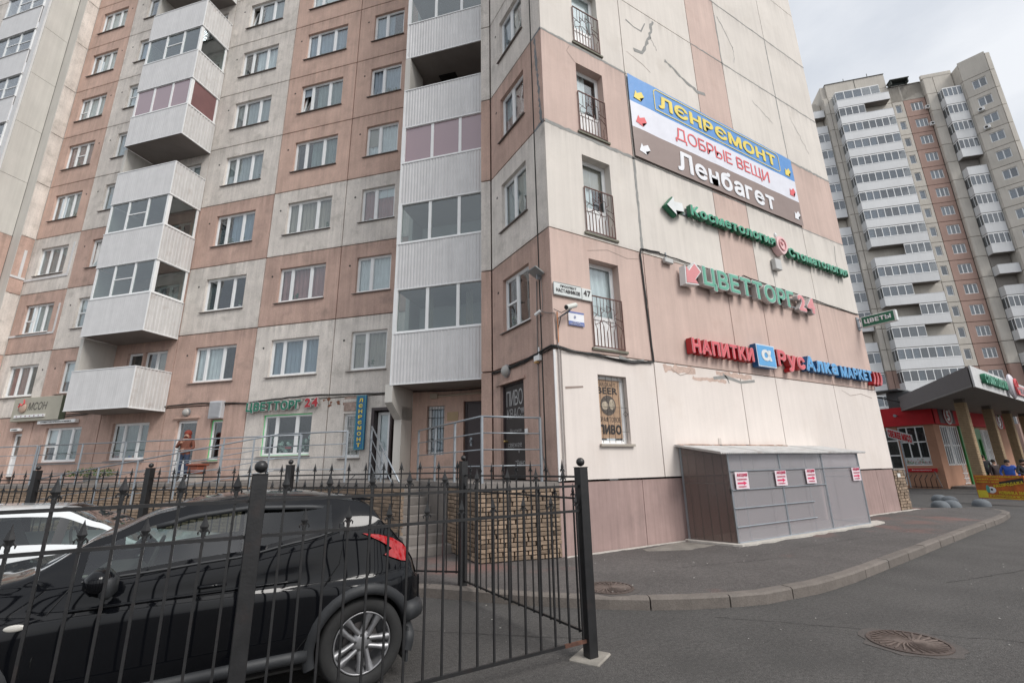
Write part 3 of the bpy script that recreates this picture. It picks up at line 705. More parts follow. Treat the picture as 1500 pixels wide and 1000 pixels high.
part('electric_box', MB().box(0, .22, -.1, 0, 0, .14), mat('beige_box', (.45, .38, .30), .7), bld, FM.m(-5.6, -.83, 3.62))
part('conduit', MB().cyl((0, -.03, 0), (1.3, -.03, .03), .03, 6), mat('beige_box', (.45, .38, .30)), bld, FM.m(-5.38, -.83, 3.68))
ed = part('entrance_door', MB().bev(0, .92, 0, .05, 0, 2.02, .008).box(-.05, 0, -.02, .1, 0, 2.07).box(0, .92, -.02, .1, 2.02, 2.07), DKDOOR, bld, FM.m(-4.55, -.72, 1.43))
part('handle', MB().cyl((.12, -.01, 1.0), (.12, -.07, 1.0), .02, 8).cyl((.12, -.07, 1.0), (.12, -.07, .93), .02, 8).box(.09, .15, -.012, 0, .85, 1.08), STEEL, ed, FM.m(-4.55, -.72, 1.43))
part('notice_paper', MB().box(.55, .8, -.012, -.006, 1.25, 1.42).box(.68, .82, -.014, -.008, 1.4, 1.58), mat('paper', (.6, .6, .58), .8), ed, FM.m(-4.55, -.72, 1.43))
# fin wall
mb = MB(); mb.box(-6.42, -6.2, -1.42, 0, 1.43, 3.38); mb.add([FM.w(a, d, z) for a in (-6.42, -6.2) for d, z in ((-1.97, 3.40), (-1.42, 2.98), (-.8, 2.98), (-.8, 3.9), (-1.97, 3.9))] and [(a, d, z) for a in (-6.42, -6.2) for d, z in ((-1.98, 3.42), (-1.44, 3.02), (-.8, 3.02), (-.8, 3.905), (-1.98, 3.905))],
    [(0, 1, 2, 3, 4), (9, 8, 7, 6, 5), (0, 5, 6, 1), (1, 6, 7, 2), (2, 7, 8, 3), (3, 8, 9, 4), (4, 9, 5, 0)])
part('fin_wall', mb, SMOOTHW, bld, FM.m(0, 0, 0))
partw('dark_backing', MB().add([FM.w(a, d, z) for a, d, z in ((-6.3, -.45, 1.43), (-3.2, -.45, 1.43), (-3.2, -.45, 3.9), (-6.3, -.45, 3.9))], [(0, 1, 2, 3)]), DARKIN, bld)  # added dark sheet backing the recessed bay, stops light

# ------------------------------------------------------------------ balconies
def corr(L_, H_, per=.095, dep=.016, mats_m=None):
    """corrugated sheet in local x,z facing -y"""
    n = int(L_/per); xs = []
    for i in range(n+1):
        x = i*L_/n; s_ = L_/n
        for f, y in ((0, 0), (.38, 0), (.5, dep), (.88, dep)):
            if x+f*s_ <= L_+1e-6: xs.append((x+f*s_, y))
    xs[-1] = (L_, xs[-1][1]); vs = []
    for x, y in xs: vs += [(x, y, 0), (x, y, H_)]
    return MB().add(vs, [(2*i, 2*i+2, 2*i+3, 2*i+1) for i in range(len(xs)-1)])
def glaze(F, a0, a1, z0, z1, lights, d, parent, gl=GLASS, rail=(), side=1):
    W_, H_ = a1-a0, z1-z0; mb = MB(); t = .06; tot = sum(lights); xs = [0]
    for q in lights: xs.append(xs[-1]+q/tot*W_)
    mb.box(0, W_, 0, .05, 0, t); mb.box(0, W_, 0, .05, H_-t, H_); mb.box(0, .09, 0, .05, t, H_-t); mb.box(W_-.09, W_, 0, .05, t, H_-t)
    for x in xs[1:-1]: mb.box(x-.045, x+.045, .001, .049, t, H_-t)
    for i, h in rail: mb.box(xs[i]+.04, xs[i+1]-.04, .004, .046, H_*h-.02, H_*h+.02)
    o = part('glazing', mb, WHITE, parent, F.m(a0, d, z0))
    for i in range(len(lights)):
        g = gl[i] if isinstance(gl, (list, tuple)) else gl
        part('pane', MB().box(xs[i]+.04, xs[i+1]-.04, .02, .03, t, H_-t), g, o, F.m(a0, d, z0))
    return o
def balcony_L(k):
    z0 = SE[k]; b = bpy.data.objects.new('balcony', None); COL.objects.link(b); b.parent = bld; W = FM.m(-19.35, -1.31, z0-.1); b.matrix_local = WM[bld.name].inverted() @ W; WM[b.name] = W
    part('slab', MB().box(.03, 2.95, .03, 1.31, -.02, .10), SOFFIT, b, W)
    part('parapet', corr(2.98, 1.40, dep=.003), WHITEM, b, W)
    S_ = Fr(tuple(FM.w(-16.37, -1.31, 0))[:2], (-R2, R2))   # side facing right
    me = corr(1.30, 1.40, per=.13, dep=.02); part('parapet_side', me, WHITEB, b, S_.m(0, 0, z0-.1))
    part('parapet_side', corr(1.30, 1.40, per=.13), WHITEM, b, Fr(tuple(FM.w(-19.35, 0, 0))[:2], (R2, -R2)).m(0, 0, z0-.1))
    part('side_trim', MB().box(-.01, 1.3, -.012, .028, -.03, .015).box(-.01, 1.3, -.012, .028, 1.385, 1.415), WHITE, b, S_.m(0, 0, z0-.1))
    part('trim', MB().box(-.01, 2.99, -.012, .02, 1.385, 1.415).box(-.01, 2.99, -.012, .0, -.02, .0).box(2.955, 2.99, -.008, .02, 0, 1.40), WHITE, b, W)
    if k not in (1, 4, 7):
        pk = k == 5
        glaze(FM, -19.33, -16.4, z0+1.31, z0+2.62, [1, 1, 1] if k != 6 else [.8, .7, .7], -1.29, b, GLASSP if pk else GLASSB, rail=((1, .52),) if k in (2, 3, 6) else ())
        glaze(S_, .05, 1.28, z0+1.31, z0+2.62, [1], .02, b, mat('maroon_blind', (.20, .10, .10), .5) if pk else GLASSB)
        if k in (2, 3): part('stored_box', MB().bev(.5, 1.0, .7, 1.1, .1, 1.75, .02).bev(.25, .5, .8, 1.1, .1, 1.6, .02), mat('pale_cupboard', (.42, .46, .45), .6), b, W)
    # partition wall at left end
    part('partition', MB().box(-.16, 0, .15, 1.30, .10, 2.68), SMOOTHW, b, W)
for k in range(1, 12): balcony_L(k)
def balcony_R(k):
    z0 = SE[k]; b = bpy.data.objects.new('balcony', None); COL.objects.link(b); b.parent = bld; W = FM.m(-6.28, -1.98, z0-.08); b.matrix_local = WM[bld.name].inverted() @ W; WM[b.name] = W
    L_ = 6.28-3.61
    part('slab', MB().box(.02, L_, .03, 1.98, -.02, .10), SOFFIT, b, W)
    part('parapet', corr(L_, 1.40, dep=.012), WHITEM, b, W)
    part('parapet_side', corr(1.97, 1.40), WHITEM, b, Fr(tuple(FM.w(-6.28, 0, 0))[:2], (R2, -R2)).m(0, 0, z0-.08))
    part('trim', MB().box(-.01, L_, -.012, .02, -.03, .0).box(-.01, L_, -.012, .02, 1.385, 1.415).box(-.015, .03, -.008, .02, 0, 1.40), WHITE, b, W)
    part('partition', MB().box(-.13, .0, .9, 1.99, -.02, 2.68), SMOOTHW, b, W)
    if k != 4:
        pk = k == 3
        glaze(FM, -6.28, -3.62, z0+1.32, z0+2.64, [1.05, .95, .8], -1.96, b, GLASSP if pk else GLASSB, rail=())
        part('side_post', MB().box(-.02, .1, -.01, .1, 1.40, 2.72), WHITE, b, W)
        if k < 3: part('curtain', MB().box(.2, 2.4, 1.2, 1.22, .1, 2.5), CUR[1], b, W)
        if k in (1,):
            mb = MB(); n = 16
            for i in range(n+1):
                x = 1.45-.9+.25*i/n
            vs = []
            for i in range(13): vs += [(.75+.22*i/12, .5+.03*math.sin(i*1.3), 1.4), (.75+.22*i/12, .5+.03*math.sin(i*1.3), 2.65)]
            mb.add(vs, [(2*i, 2*i+2, 2*i+3, 2*i+1) for i in range(12)]); vs = []
            for i in range(13): vs += [(1.95+.22*i/12, .5+.03*math.sin(i*1.3), 1.4), (1.95+.22*i/12, .5+.03*math.sin(i*1.3), 2.65)]
            mb.add(vs, [(2*i, 2*i+2, 2*i+3, 2*i+1) for i in range(12)]); part('curtain', mb, CUR[3], b, W)
    else:
        part('left_pier', MB().box(-.02, .16, -.01, .9, 1.40, 2.66), SMOOTHW, b, W)
        part('roof_hatch', MB().box(.75, 1.35, .9, 1.5, 2.655, 2.675), mat('hatch_black', (.012, .01, .01), .9), b, W)
        part('hatch_ladder', MB().tube([(.8, .95, 2.66), (.95, 1.05, 1.5)], .02, 5).tube([(.9, 1.3, 2.66), (1.05, 1.3, 1.5)], .02, 5), BLACKM, b, W)
    # back wall behind
    panel(FM, -6.42, -3.4, z0, SE[k+1] if k < 12 else z0+2.7, {'P': PINK, 'C': CREAM_R}[COLR[0][k]], [(-5.6, -4.9, z0+.15, z0+2.2)], d0=0)
    window(FM, -5.6, -4.9, z0+.15, z0+2.2, [1], door=True, sill=False)
for k in range(1, 12): balcony_R(k)

# --- left projecting wing
for k in range(12):
    z0, z1 = SE[k], SE[k+1]; cw = 'CCCPCCCCCCCC'[k]
    panel(FW, 12.5, 13.03, z0, z1, BROWNP if cw == 'P' or k in (0, 1) else CREAM_R)
    Fw2 = Fr((-26.3*R2, 26.3*R2), (-R2, R2))
    panel(Fw2, 11.5, 12.49, z0, z1, BROWNP if cw == 'P' else SMOOTHW, g=.008)
    # front of wing, parallel with main facade
    Fm2 = Fr((11.5*R2, 11.5*R2), (R2, R2))
    panel(Fm2, -33.5, -29.6, z0, z1, BROWNP if cw == 'P' else CREAM_R, [(-32.2, -30.4, z0+.86, z0+2.17)] if k else ())
    if k:
        window(Fm2, -32.2, -30.4, z0+.86, z0+2.17, [.5, .6, .6], cur=rcur())
        b = bpy.data.objects.new('balcony', None); COL.objects.link(b); b.parent = bld; W = Fm2.m(-29.5, -.12, z0-.1); b.matrix_local = WM[bld.name].inverted() @ W; WM[b.name] = W
        part('parapet', MB().box(0, 2.82, 0, .04, 0, 1.40).box(-.01, 2.85, -.03, .05, -.03, 0).box(-.01, 2.85, -.03, .05, 1.4, 1.43), WHITEM, b, W)
        part('slab', MB().box(0, 2.8, .05, 1.3, -.02, .1), SOFFIT, b, W)
        glaze(Fm2, -29.5, -26.68, z0+1.33, z0+2.62, [1, 1, 1], -.1, b, GLASS, rail=((1, .5), (2, .45)))
        part('back_wall', MB().box(0, 2.9, 1.4, 1.45, 0, 2.7), mat('dim_wall', (.25, .24, .22), .9), b, W)
        part('side_post', MB().box(2.83, 3.15, .055, .25, 0, 2.7), WHITEM, b, W)
    else: panel(Fm2, -29.5, -26.6, z0, z1, CREAM_R)
part('corner_fill', MB().box(-26.3, -25.77, -.53, -.40, 0, 34).box(-26.4, -25.78, -.25, .6, 0, 34), SMOOTHW, bld, FM.m(0, 0, 0)); part('corner_fill', MB().box(-26.1, -25.74, .31, .5, 0, 34), JOINT, bld, FM.m(0, 0, 0))
part('wing_core', MB().box(-45, -33.5, -1.5, 1, 0, 34), SMOOTHW, bld, FM.m(0, 0, 0))
# lower plinth below terrace along M and wing
partw('plinth_panel', MB().add([FM.w(a, .03, z) for a, z in ((-26, 0), (-3.4, 0), (-3.4, 1.43), (-26, 1.43))], [(0, 1, 2, 3)]), PLINTH, bld)
# white drip rails on E column
mb = MB(); mb.box(-25.75, -23.1, -.03, -.004, 10.0, 10.1); mb.box(-23.18, -23.08, -.03, -.004, 10.1, 11.6); mb.box(-25.75, -23.1, -.03, -.004, 7.42, 7.5); mb.box(-23.16, -23.08, -.03, -.004, 7.5, 8.75)
part('drip_rail', mb, WHITEM, bld, FM.m(0, 0, 0))
mb = MB(); mb.box(12.5, 13.0, -.03, -.004, 10.08, 10.18); mb.box(12.75, 12.85, -.03, -.004, 10.18, 11.45); part('drip_rail', mb, WHITEM, bld, FW.m(0, 0, 0))

# ------------------------------------------------------------------ raised terrace with stone walls, stairs, ramp
ter = thing('terrace', 'raised entrance terrace faced with yellow stone, with concrete steps and ramp', 'terrace', (3.78, 7.7, .13))
TOPZ = 1.43
P0, P1, P2, P3, P4 = Vector((5.262, 7.345, 0)), Vector((3.80, 7.70, 0)), Vector((3.88, 11.25, 0)), Vector((2.97, 11.25, 0)), Vector((2.97, 9.5, 0))
P5 = Vector((2.26, 12.02, 0)); P6 = nu(10.1, 8.6); 
def inset(poly, d=.0): return poly
slab = [(5.262, 7.36), (3.83, 7.73), (3.91, 11.25), (2.94, 11.25), (2.94, 9.56), (2.24, 12.02), tuple(P6)[:2], tuple(nu(11.03, 8.6))[:2], tuple(nu(11.03, 26))[:2], tuple(nu(12.99, 25.7))[:2], tuple(nu(12.99, 6.5))[:2], tuple(nu(12.15, 6.15))[:2], tuple(nu(12.15, 3.7))[:2], (5.25, 9.9)]
mb = MB(); mb.prism([p for p in slab], .0, 1.33); partw('core', mb, MORT, ter)
top = [(5.262, 7.34), (3.76, 7.66), (3.84, 11.27), (3.0, 11.27), (3.0, 9.44), (2.18, 11.98), tuple(nu(10.04, 8.6))[:2], tuple(nu(10.97, 8.6))[:2], tuple(nu(10.97, 26))[:2], tuple(nu(12.99, 25.7))[:2], tuple(nu(12.99, 6.5))[:2], tuple(nu(12.15, 6.15))[:2], tuple(nu(12.15, 3.7))[:2], (5.25, 9.9)]
mb = MB(); mb.prism(top, 1.335, 1.43); partw('concrete_slab', mb, CONC, ter)
# steps
for i in range(8):
    z = .13+.1625*(i+1); y0 = 8.95+.29*i
    mb = MB(); mb.bev(2.93, 3.87, y0, 11.3, .0 if i == 0 else z-.17, z-.003, .012); partw('step', mb, CONC, ter)
partw('stair_side_wall', MB().box(3.80, 3.86, 9.2, 11.2, .1, 1.33), CONC, ter)
# stone facing, brick by brick
SM = []
for i in range(8):
    mb = MB(); mb.bev(0, 1, 0, 1, 0, 1, .0)
    bm = bmesh.new()
    bmesh.ops.create_cube(bm, size=1)
    for v in bm.verts: v.co = v.co*.94+Vector((rnd(-.04, .04), rnd(-.2, .1), rnd(-.06, .06)))
    bmesh.ops.bevel(bm, geom=list(bm.edges), offset=.05, segments=1, affect='EDGES')
    me = bpy.data.meshes.new('stone_brick'); bm.to_mesh(me); bm.free(); me.materials.append(STONE); SM.append(me)
NB = [0]
def facing(p, q, z0, z1, parts=True, hh=.075, zf=None, lim=300, kind='stuff'):
    t = (q-p); L_ = t.length; t.normalize(); nn = Vector((t.y, -t.x, 0)); rows = int(round((z1-z0)/hh)); h = (z1-z0)/rows; stuff = MB()
    for r in range(rows):
        x = -rnd(0, .2)
        while x < L_-.03:
            w_ = rnd(.17, .34); a = max(0, x); b = min(L_, x+w_)
            if b-a > .04:
                z = z0+r*h
                if zf is None or z+h < zf((a+b)/2)+.02:
                    c = p+t*((a+b)/2)+nn*rnd(-.004, .012)+Vector((0, 0, z+h/2))
                    M = Matrix((t, -nn, (0, 0, 1))).transposed().to_4x4(); M.translation = c; M = M @ Matrix.Diagonal((b-a-.012, .06, h-.012, 1))
                    if parts and NB[0] < lim: partw_brick(M); NB[0] += 1
                    else:
                        me = SM[random.randrange(8)]; stuff.add([v.co for v in me.vertices], [list(f.vertices) for f in me.polygons], 0, M)
            x += w_
    if stuff.v: partw('stone_bricks', stuff, STONE, ter, kind=kind)
def partw_brick(M):
    o = bpy.data.objects.new('stone_brick', random.choice(SM)); COL.objects.link(o); o.parent = ter; o.matrix_local = WM[ter.name].inverted() @ M
facing(P1, P0, .14, 1.33)
facing(Vector((3.86, 9.3, 0)), P1, .14, 1.33)
facing(P5, P4, .5, 1.33)
facing(P4, Vector((2.97, 11.2, 0)), .14, 1.33, parts=False)
facing(P6, P5, .5, 1.33, parts=False)
facing(nu(11.0, 26), nu(11.0, 8.6), .5, 1.33, parts=False)
# ramp going down to the left in front of the terrace
mb = MB(); a, b = nu(10.1, 8.6), nu(10.1, 17.2); c, d = nu(10.95, 17.2), nu(10.95, 8.6)
mb.add([(a.x, a.y, 0), (b.x, b.y, 0), (c.x, c.y, 0), (d.x, d.y, 0), (a.x, a.y, 1.42), (b.x, b.y, .35), (c.x, c.y, .35), (d.x, d.y, 1.42)], [(0,1,2,3)[::-1], (4,5,6,7), (0,1,5,4), (1,2,6,5), (2,3,7,6), (3,0,4,7)])
bm = bmesh.new(); me = mb.mesh('ramp', [CONC]); bm.from_mesh(me); bmesh.ops.recalc_face_normals(bm, faces=bm.faces); bm.to_mesh(me); bm.free(); partw('ramp', me, None, ter)
facing(nu(10.06, 17.2), nu(10.06, 8.6), .2, 1.33, parts=False, zf=lambda x: 1.38-(1.07/8.6)*(8.6-x))

# steel handrails
def railing(label, pts, zs, top=2.62, posts=None, r=.02, base=1.43, group=None, slope=None):
    t = thing('handrail', label, 'railing', (pts[0].x, pts[0].y, base), group=group)
    for dz in (0, -.30, -.60, -.89):
        mb = MB(); mb.tube([(p.x, p.y, zz+dz) for p, zz in zip(pts, zs)], .019 if dz == 0 else .012, 8); partw('rail', mb, STEEL, t, smooth=True)
    for p, zt, zb in posts:
        mb = MB(); mb.box(p.x-.02, p.x+.02, p.y-.02, p.y+.02, zb, zt); partw('post', mb, STEEL, t)
    return t
q = [Vector((5.08, 7.62, 0)), Vector((3.87, 7.76, 0)), Vector((3.90, 11.33, 0))]
railing('grey steel handrail around the corner of the terrace in front of the black chalk door', q, [2.62]*3, posts=[(Vector((3.87, 7.76, 0)), 2.62, 1.43), (Vector((5.06, 7.62, 0)), 2.62, 1.43), (Vector((3.88, 9.03, 0)), 2.61, 1.43), (Vector((3.89, 10.16, 0)), 2.61, 1.43), (Vector((3.90, 11.33, 0)), 2.61, 1.43)])
railing('grey steel handrail sloping down beside the concrete steps near the open brown door', [Vector((2.97, 12.3, 0)), Vector((2.97, 9.75, 0))], [2.78, 1.45], posts=[(Vector((2.97, 12.3, 0)), 2.78, 1.43), (Vector((2.97, 11.2, 0)), 2.2, 1.43)], base=1.43)
ru = [6.9, 8.6, 10.3]
railing('grey steel handrail on the terrace edge in front of the flower shop window', [Vector((2.3, 11.9, 0)), nu(10.15, 8.2), nu(10.15, 8.9)], [2.62]*3, posts=[(nu(10.15, 8.2), 2.62, 1.43), (Vector((2.3, 11.9, 0)), 2.62, 1.43)])
railing('grey steel handrail sloping down along the outside of the ramp', [nu(10.15, 8.9), nu(10.15, 17.1)], [2.62, 1.62], posts=[(nu(10.15, u), 2.62-(u-8.9)*.122, 1.42-(u-8.9)*.122) for u in (9.6, 10.6, 12.0, 13.4, 14.8, 16.2, 17.1)])
railing('grey steel handrail on the terrace edge between ramp and ground floor windows', [nu(11.05, 8.9), nu(11.05, 18.9)], [2.66, 2.66], posts=[(nu(11.05, u), 2.66, 1.43) for u in (8.9, 9.9, 11.5, 13.3, 15.2, 17.0, 18.9)])
railing('grey steel handrail at the far left end of the terrace below the salon sign', [nu(11.05, 19.0), nu(11.05, 25.5)], [2.66, 2.66], posts=[(nu(11.05, u), 2.66, 1.43) for u in (19.0, 21, 23, 25.5)])

# ------------------------------------------------------------------ doors, lamps, cameras on the facet wall
cdoor = thing('chalk_door', 'black metal door with white chalk lettering under a round lamp', 'door', M=FF.m(-9.55, 0, 1.45))
D0 = .10
M_ = FF.m(-9.55, D0, 1.45)
part('door_leaf', MB().bev(.02, 1.0, 0, .05, 0, 2.08, .006), CHALKB, cdoor, M_)
part('door_frame', MB().box(-.03, .02, -.03, .1, 0, 2.12).box(1.0, 1.03, -.03, .1, 0, 2.12).box(.02, 1.0, -.03, .1, 2.08, 2.12), DKDOOR, cdoor, M_)
def pr_text(parent, M, items, mat_, name='lettering', d=-.004):
    mb = MB()
    for it in items:
        body, a, z, w_, h_ = it[:5]; kw = it[5] if len(it) > 5 else {}
        flat_text(mb, body, a, z, w_, h_, d=d, **kw)
    return part(name, mb, mat_, parent, M)
pr_text(cdoor, M_, [('ПИВО', .10, 1.60, .72, .36, dict(bold=.0)), ('КВАС!!!', .12, 1.32, .74, .22, dict(bold=-.01)), ('Вкусное', .24, .98, .5, .10, dict(bold=-.01)), ('свежее', .14, .68, .6, .09, dict(bold=-.01)), ('и', .6, .55, .04, .06), ('ТЁМНОЕ', .45, .28, .48, .13, dict(bold=0))], CHALK)
part('handle', MB().cyl((.10, 0, .82), (.10, -.06, .82), .025, 10).sph((.10, -.07, .82), .03, 6), mat('brass', (.5, .36, .15), .3, metal=.8), cdoor, M_)
part('lintel', MB().box(-.2, 1.12, -.14, -.10, 2.12, 2.17), BROWNP, cdoor, M_)
def round_lamp(F, a, z, r, label):
    t = thing('wall_lamp', label, 'lamp', M=F.m(a, 0, z)); part('base', MB().cyl((0, 0, 0), (0, -.05, 0), r, 18), STEEL, t)
    part('glass_dome', MB().sph((0, -.05, 0), r*.92, 12, sy=.75), mat('opal_glass', (.42, .41, .39), .3), t, smooth=True)
round_lamp(FF, -9.22, 3.86, .15, 'round opal wall lamp above the black chalk door')
round_lamp(FM, -15.35, 3.78, .15, 'round opal wall lamp above the white shop door')
t = thing('floodlight', 'flat grey LED floodlight on the corner above the street name plate', 'floodlight', M=FF.m(-7.62, 0, 5.62))
part('housing', MB().bev(-.22, .10, -.30, -.04, .0, .05, .012), mat('floodlight_grey', (.20, .21, .21), .5), t, WM[t.name] @ Matrix.Rotation(math.radians(-28), 4, 'X'))
part('lens', MB().box(-.20, .08, -.28, -.06, -.004, 0), mat('lens_grey', (.35, .36, .36), .2), t, WM[t.name] @ Matrix.Rotation(math.radians(-28), 4, 'X'))
part('bracket', MB().box(-.08, -.05, -.12, 0, -.05, .06), STEEL, t)
t = thing('security_camera', 'long white bullet camera beside the street name plate', 'camera', M=FS.m(5.42, 0, 4.70))
mb = MB(); mb.tube([(-.02, -.30, .07), (.28, -.22, .19)], .052, 14); part('body', mb, mat('camera_white', (.60, .62, .58), .4), t, smooth=False)
part('lens', MB().cyl((-.026, -.302, .068), (-.03, -.304, .066), .042, 14), DARKIN, t); part('bracket', MB().tube([(.0, 0, -.06), (.06, -.12, .0), (.15, -.25, .10)], .014, 6), STEEL, t)
part('cables', MB().tube([(.26, -.2, .18), (.16, -.12, .05), (.02, -.05, -.05), (-.04, -.02, -.3), (-.05, -.012, -.6)], .009, 5).tube([(-.14, -.03, .10), (.0, -.1, .02), (.2, -.2, .14)], .008, 5), CABLE, t)
t = thing('small_security_camera', 'small white camera below the floodlight on the brown facet wall', 'camera', M=FF.m(-7.72, 0, 4.82))
part('body', MB().tube([(-.07, -.12, -.03), (.05, -.06, .04)], .035, 10), WHITE, t); part('bracket', MB().cyl((0, 0, -.05), (.02, -.08, .0), .012, 6), STEEL, t)
t = thing('junction_box', 'small white cable junction box on the corner above the chalk door', 'junction box', M=FF.m(-7.85, 0, 3.86))
part('box', MB().bev(-.12, .08, -.08, 0, -.04, .08, .01), WHITE, t); part('antenna', MB().cyl((.02, -.03, .08), (.02, -.03, .25), .018, 6), WHITE, t); part('base', MB().box(-.09, .0, -.09, -.02, -.08, -.04), mat('yellow_box', (.5, .3, .12), .6), t)
t = thing('doorbell', 'small white doorbell right of the black chalk door', 'doorbell', M=FF.m(-8.42, 0, 2.42)); part('case', MB().bev(-.05, .05, -.04, 0, -.06, .06, .01), WHITE, t)
# cables
def cable(label, pts, r=.016, m=CABLE, kind='cable', name='cable'):
    mb = MB(); mb.tube(pts, r, 6); solo(name, mb, m, label, kind)
def sag(F, a0, z0, a1, z1, n=10, s=.05, d=-.03, j=.012): return [F.w(a0+(a1-a0)*i/n, d+rnd(-.008, .008), z0+(z1-z0)*i/n-s*math.sin(math.pi*i/n)+rnd(-j, j)) for i in range(n+1)]
cable('thick black cable bundle wrapped around the building corner above the ground floor', sag(FF, -9.93, 3.93, -7.9, 3.97, 12, .02)+sag(FF, -7.8, 4.0, -7.36, 4.03, 3, 0)+sag(FS, 5.3, 4.02, 6.4, 3.96, 6, .03)+sag(FS, 6.5, 3.95, 7.98, 3.96, 8, .07), .024)
cable('thin black cable hanging just under the bundle on the corner', sag(FF, -9.93, 3.90, -7.36, 3.99, 12, .05)+sag(FS, 5.3, 3.99, 7.98, 3.94, 12, .05, d=-.05), .012)
cable('black cable running up the joint left of the flower shop letters', sag(FS, 8.02, 3.95, 7.93, 6.6, 14, 0, j=.006)+sag(FS, 7.98, 6.78, 8.6, 6.80, 4, 0), .022)
cable('black cable sagging above the flower shop letters to the right', sag(FS, 8.6, 6.80, 11.9, 6.80, 16, .06)+sag(FS, 12.0, 6.86, 18.5, 6.68, 20, .02), .016)
cable('black cable along the joint above the flower shop facade', sag(FM, -16.3, 4.03, -12.9, 3.98, 14, -.06)+sag(FM, -12.8, 3.97, -10.0, 4.10, 10, -.03)+sag(FM, -9.9, 4.1, -6.5, 4.02, 12, .02), .022)
cable('black cable below the left balcony and the salon sign', sag(FM, -22.0, 3.9, -19.6, 3.98, 8, .03)+sag(FM, -19.5, 4.0, -16.35, 4.03, 8, .03), .02)
cable('black cable under the balcony soffit over the entrance door', sag(FM, -6.15, 3.86, -3.7, 3.84, 8, .03, d=-.87), .018)
cable('grey pipe running down the corner edge of the cream wall', [FS.w(5.36, -.03, 4.5), FS.w(5.36, -.03, 3.1), FS.w(5.37, -.03, 1.5)], .014, mat('pipe_grey', (.42, .38, .36), .6), 'pipe', 'wall_pipe')
cable('thin orange tube beside the camera on the corner', [FS.w(5.36, -.035, 4.75), FS.w(5.36, -.035, 4.1)], .012, mat('orange_tube', (.55, .2, .07), .5), 'pipe', 'wall_pipe')
cable('thin grey pipe beside the corner pipe on the cream wall', [FS.w(5.42, -.02, 4.0), FS.w(5.42, -.02, 1.5)], .01, mat('pipe_grey', (.42, .38, .36)), 'pipe', 'wall_pipe')
cable('thin grey cable running down the brown facet right of the chalk door', [FF.w(-7.85, -.02, 5.6), FF.w(-7.87, -.02, 4.9), FF.w(-7.9, -.02, 3.9), FF.w(-7.9, -.02, 2.5), FF.w(-7.85, -.02, 1.9), FF.w(-7.62, -.02, 1.5)], .012, mat('cable_grey', (.22, .20, .19), .6))
cable('grey cable looping from the floodlight to the camera', [FF.w(-7.66, -.03, 5.6), FF.w(-7.62, -.03, 5.1), FF.w(-7.66, -.03, 4.85), FF.w(-7.45, -.04, 4.75), FS.w(5.30, -.03, 4.72), FS.w(5.34, -.03, 4.5), FS.w(5.34, -.03, 4.2)], .01, mat('cable_grey', (.22, .20, .19)))

# ------------------------------------------------------------------ signs on the side wall
def arrow_pts(s, ang):
    P = [(-.5, 0), (.0, .42), (.0, .2), (.5, .2), (.5, -.2), (0, -.2), (0, -.42)]; c, q = math.cos(ang), math.sin(ang)
    return [(s*(x*c-y*q), s*(x*q+y*c)) for x, y in P]
def flat_poly(mb, P, a, z, d, m=0, M=None):
    n = len(P); A = sum(P[i][0]*P[(i+1)%n][1]-P[(i+1)%n][0]*P[i][1] for i in range(n)); P = P if A > 0 else P[::-1]
    bm = bmesh.new(); vs = [bm.verts.new((a+x, d, z+y)) for x, y in P]; bm.faces.new(vs); bmesh.ops.triangulate(bm, faces=bm.faces); bm.verts.index_update()
    mb.add([v.co for v in bm.verts], [[v.index for v in f.verts] for f in bm.faces], m, M); bm.free()
PRINT = {}
def ink(n, c): return mat('ink_'+n, c, .45, var=.04)
BLUE_B, WHITE_B, BROWN_B = ink('banner_blue', (.075, .26, .60)), ink('banner_white', (.70, .71, .78)), ink('banner_brown', (.25, .185, .165))
YEL, REDI, WHI, BLK = ink('yellow', (.78, .62, .10)), ink('red', (.72, .10, .11)), ink('white', (.78, .79, .82)), ink('black', (.04, .035, .035))
ban = thing('banner', 'large stretched banner in blue, white and brown bands with arrows on the side wall', 'banner', M=FS.m(8.1, -.03, 9.45))
def wavy(a0, a1, z0, z1, d=-.03, amp=.006):
    mb = MB(); nx = 40; nz = 4; vs = []
    for i in range(nx+1):
        for j in range(nz+1):
            a = a0+(a1-a0)*i/nx; z = z0+(z1-z0)*j/nz; vs.append((a, d+amp*math.sin(a*5+z*2.1)*math.sin(z*3.3+a), z))
    mb.add(vs, [(i*(nz+1)+j, (i+1)*(nz+1)+j, (i+1)*(nz+1)+j+1, i*(nz+1)+j+1) for i in range(nx) for j in range(nz)]); return mb
I_ = FS.m(0, 0, 0)
for nm, z0, z1, m in (('blue_band', 11.18, 12.06, BLUE_B), ('white_band', 10.36, 11.18, WHITE_B), ('brown_band', 9.44, 10.36, BROWN_B)): part(nm, wavy(8.09, 15.92, z0, z1, -.05), m, ban, I_)
BD = -.062
pr_text(ban, I_, [('ЛЄНРЄМОНТ', 9.22, 11.40, 5.65, .45, dict(bold=.045))], YEL, d=BD)
mb = MB(); fr = [(9.06, 11.28), (14.98, 11.28), (15.08, 11.36), (15.08, 11.90), (14.98, 11.98), (9.14, 11.98), (9.06, 11.9)]
for (x0, z0), (x1, z1) in zip(fr, fr[1:]+fr[:1]):
    L_ = math.hypot(x1-x0, z1-z0); tx, tz = (x1-x0)/L_, (z1-z0)/L_; w_ = .014; mb.add([(x0+tz*w_, BD, z0-tx*w_), (x1+tz*w_, BD, z1-tx*w_), (x1-tz*w_, BD, z1+tx*w_), (x0-tz*w_, BD, z0+tx*w_)], [(0, 1, 2, 3)])
part('frame_line', mb, YEL, ban, I_)
pr_text(ban, I_, [('ДОБРЫЕ ВЕЩИ', 9.78, 10.52, 4.5, .50, dict(bold=.0))], REDI, d=BD)
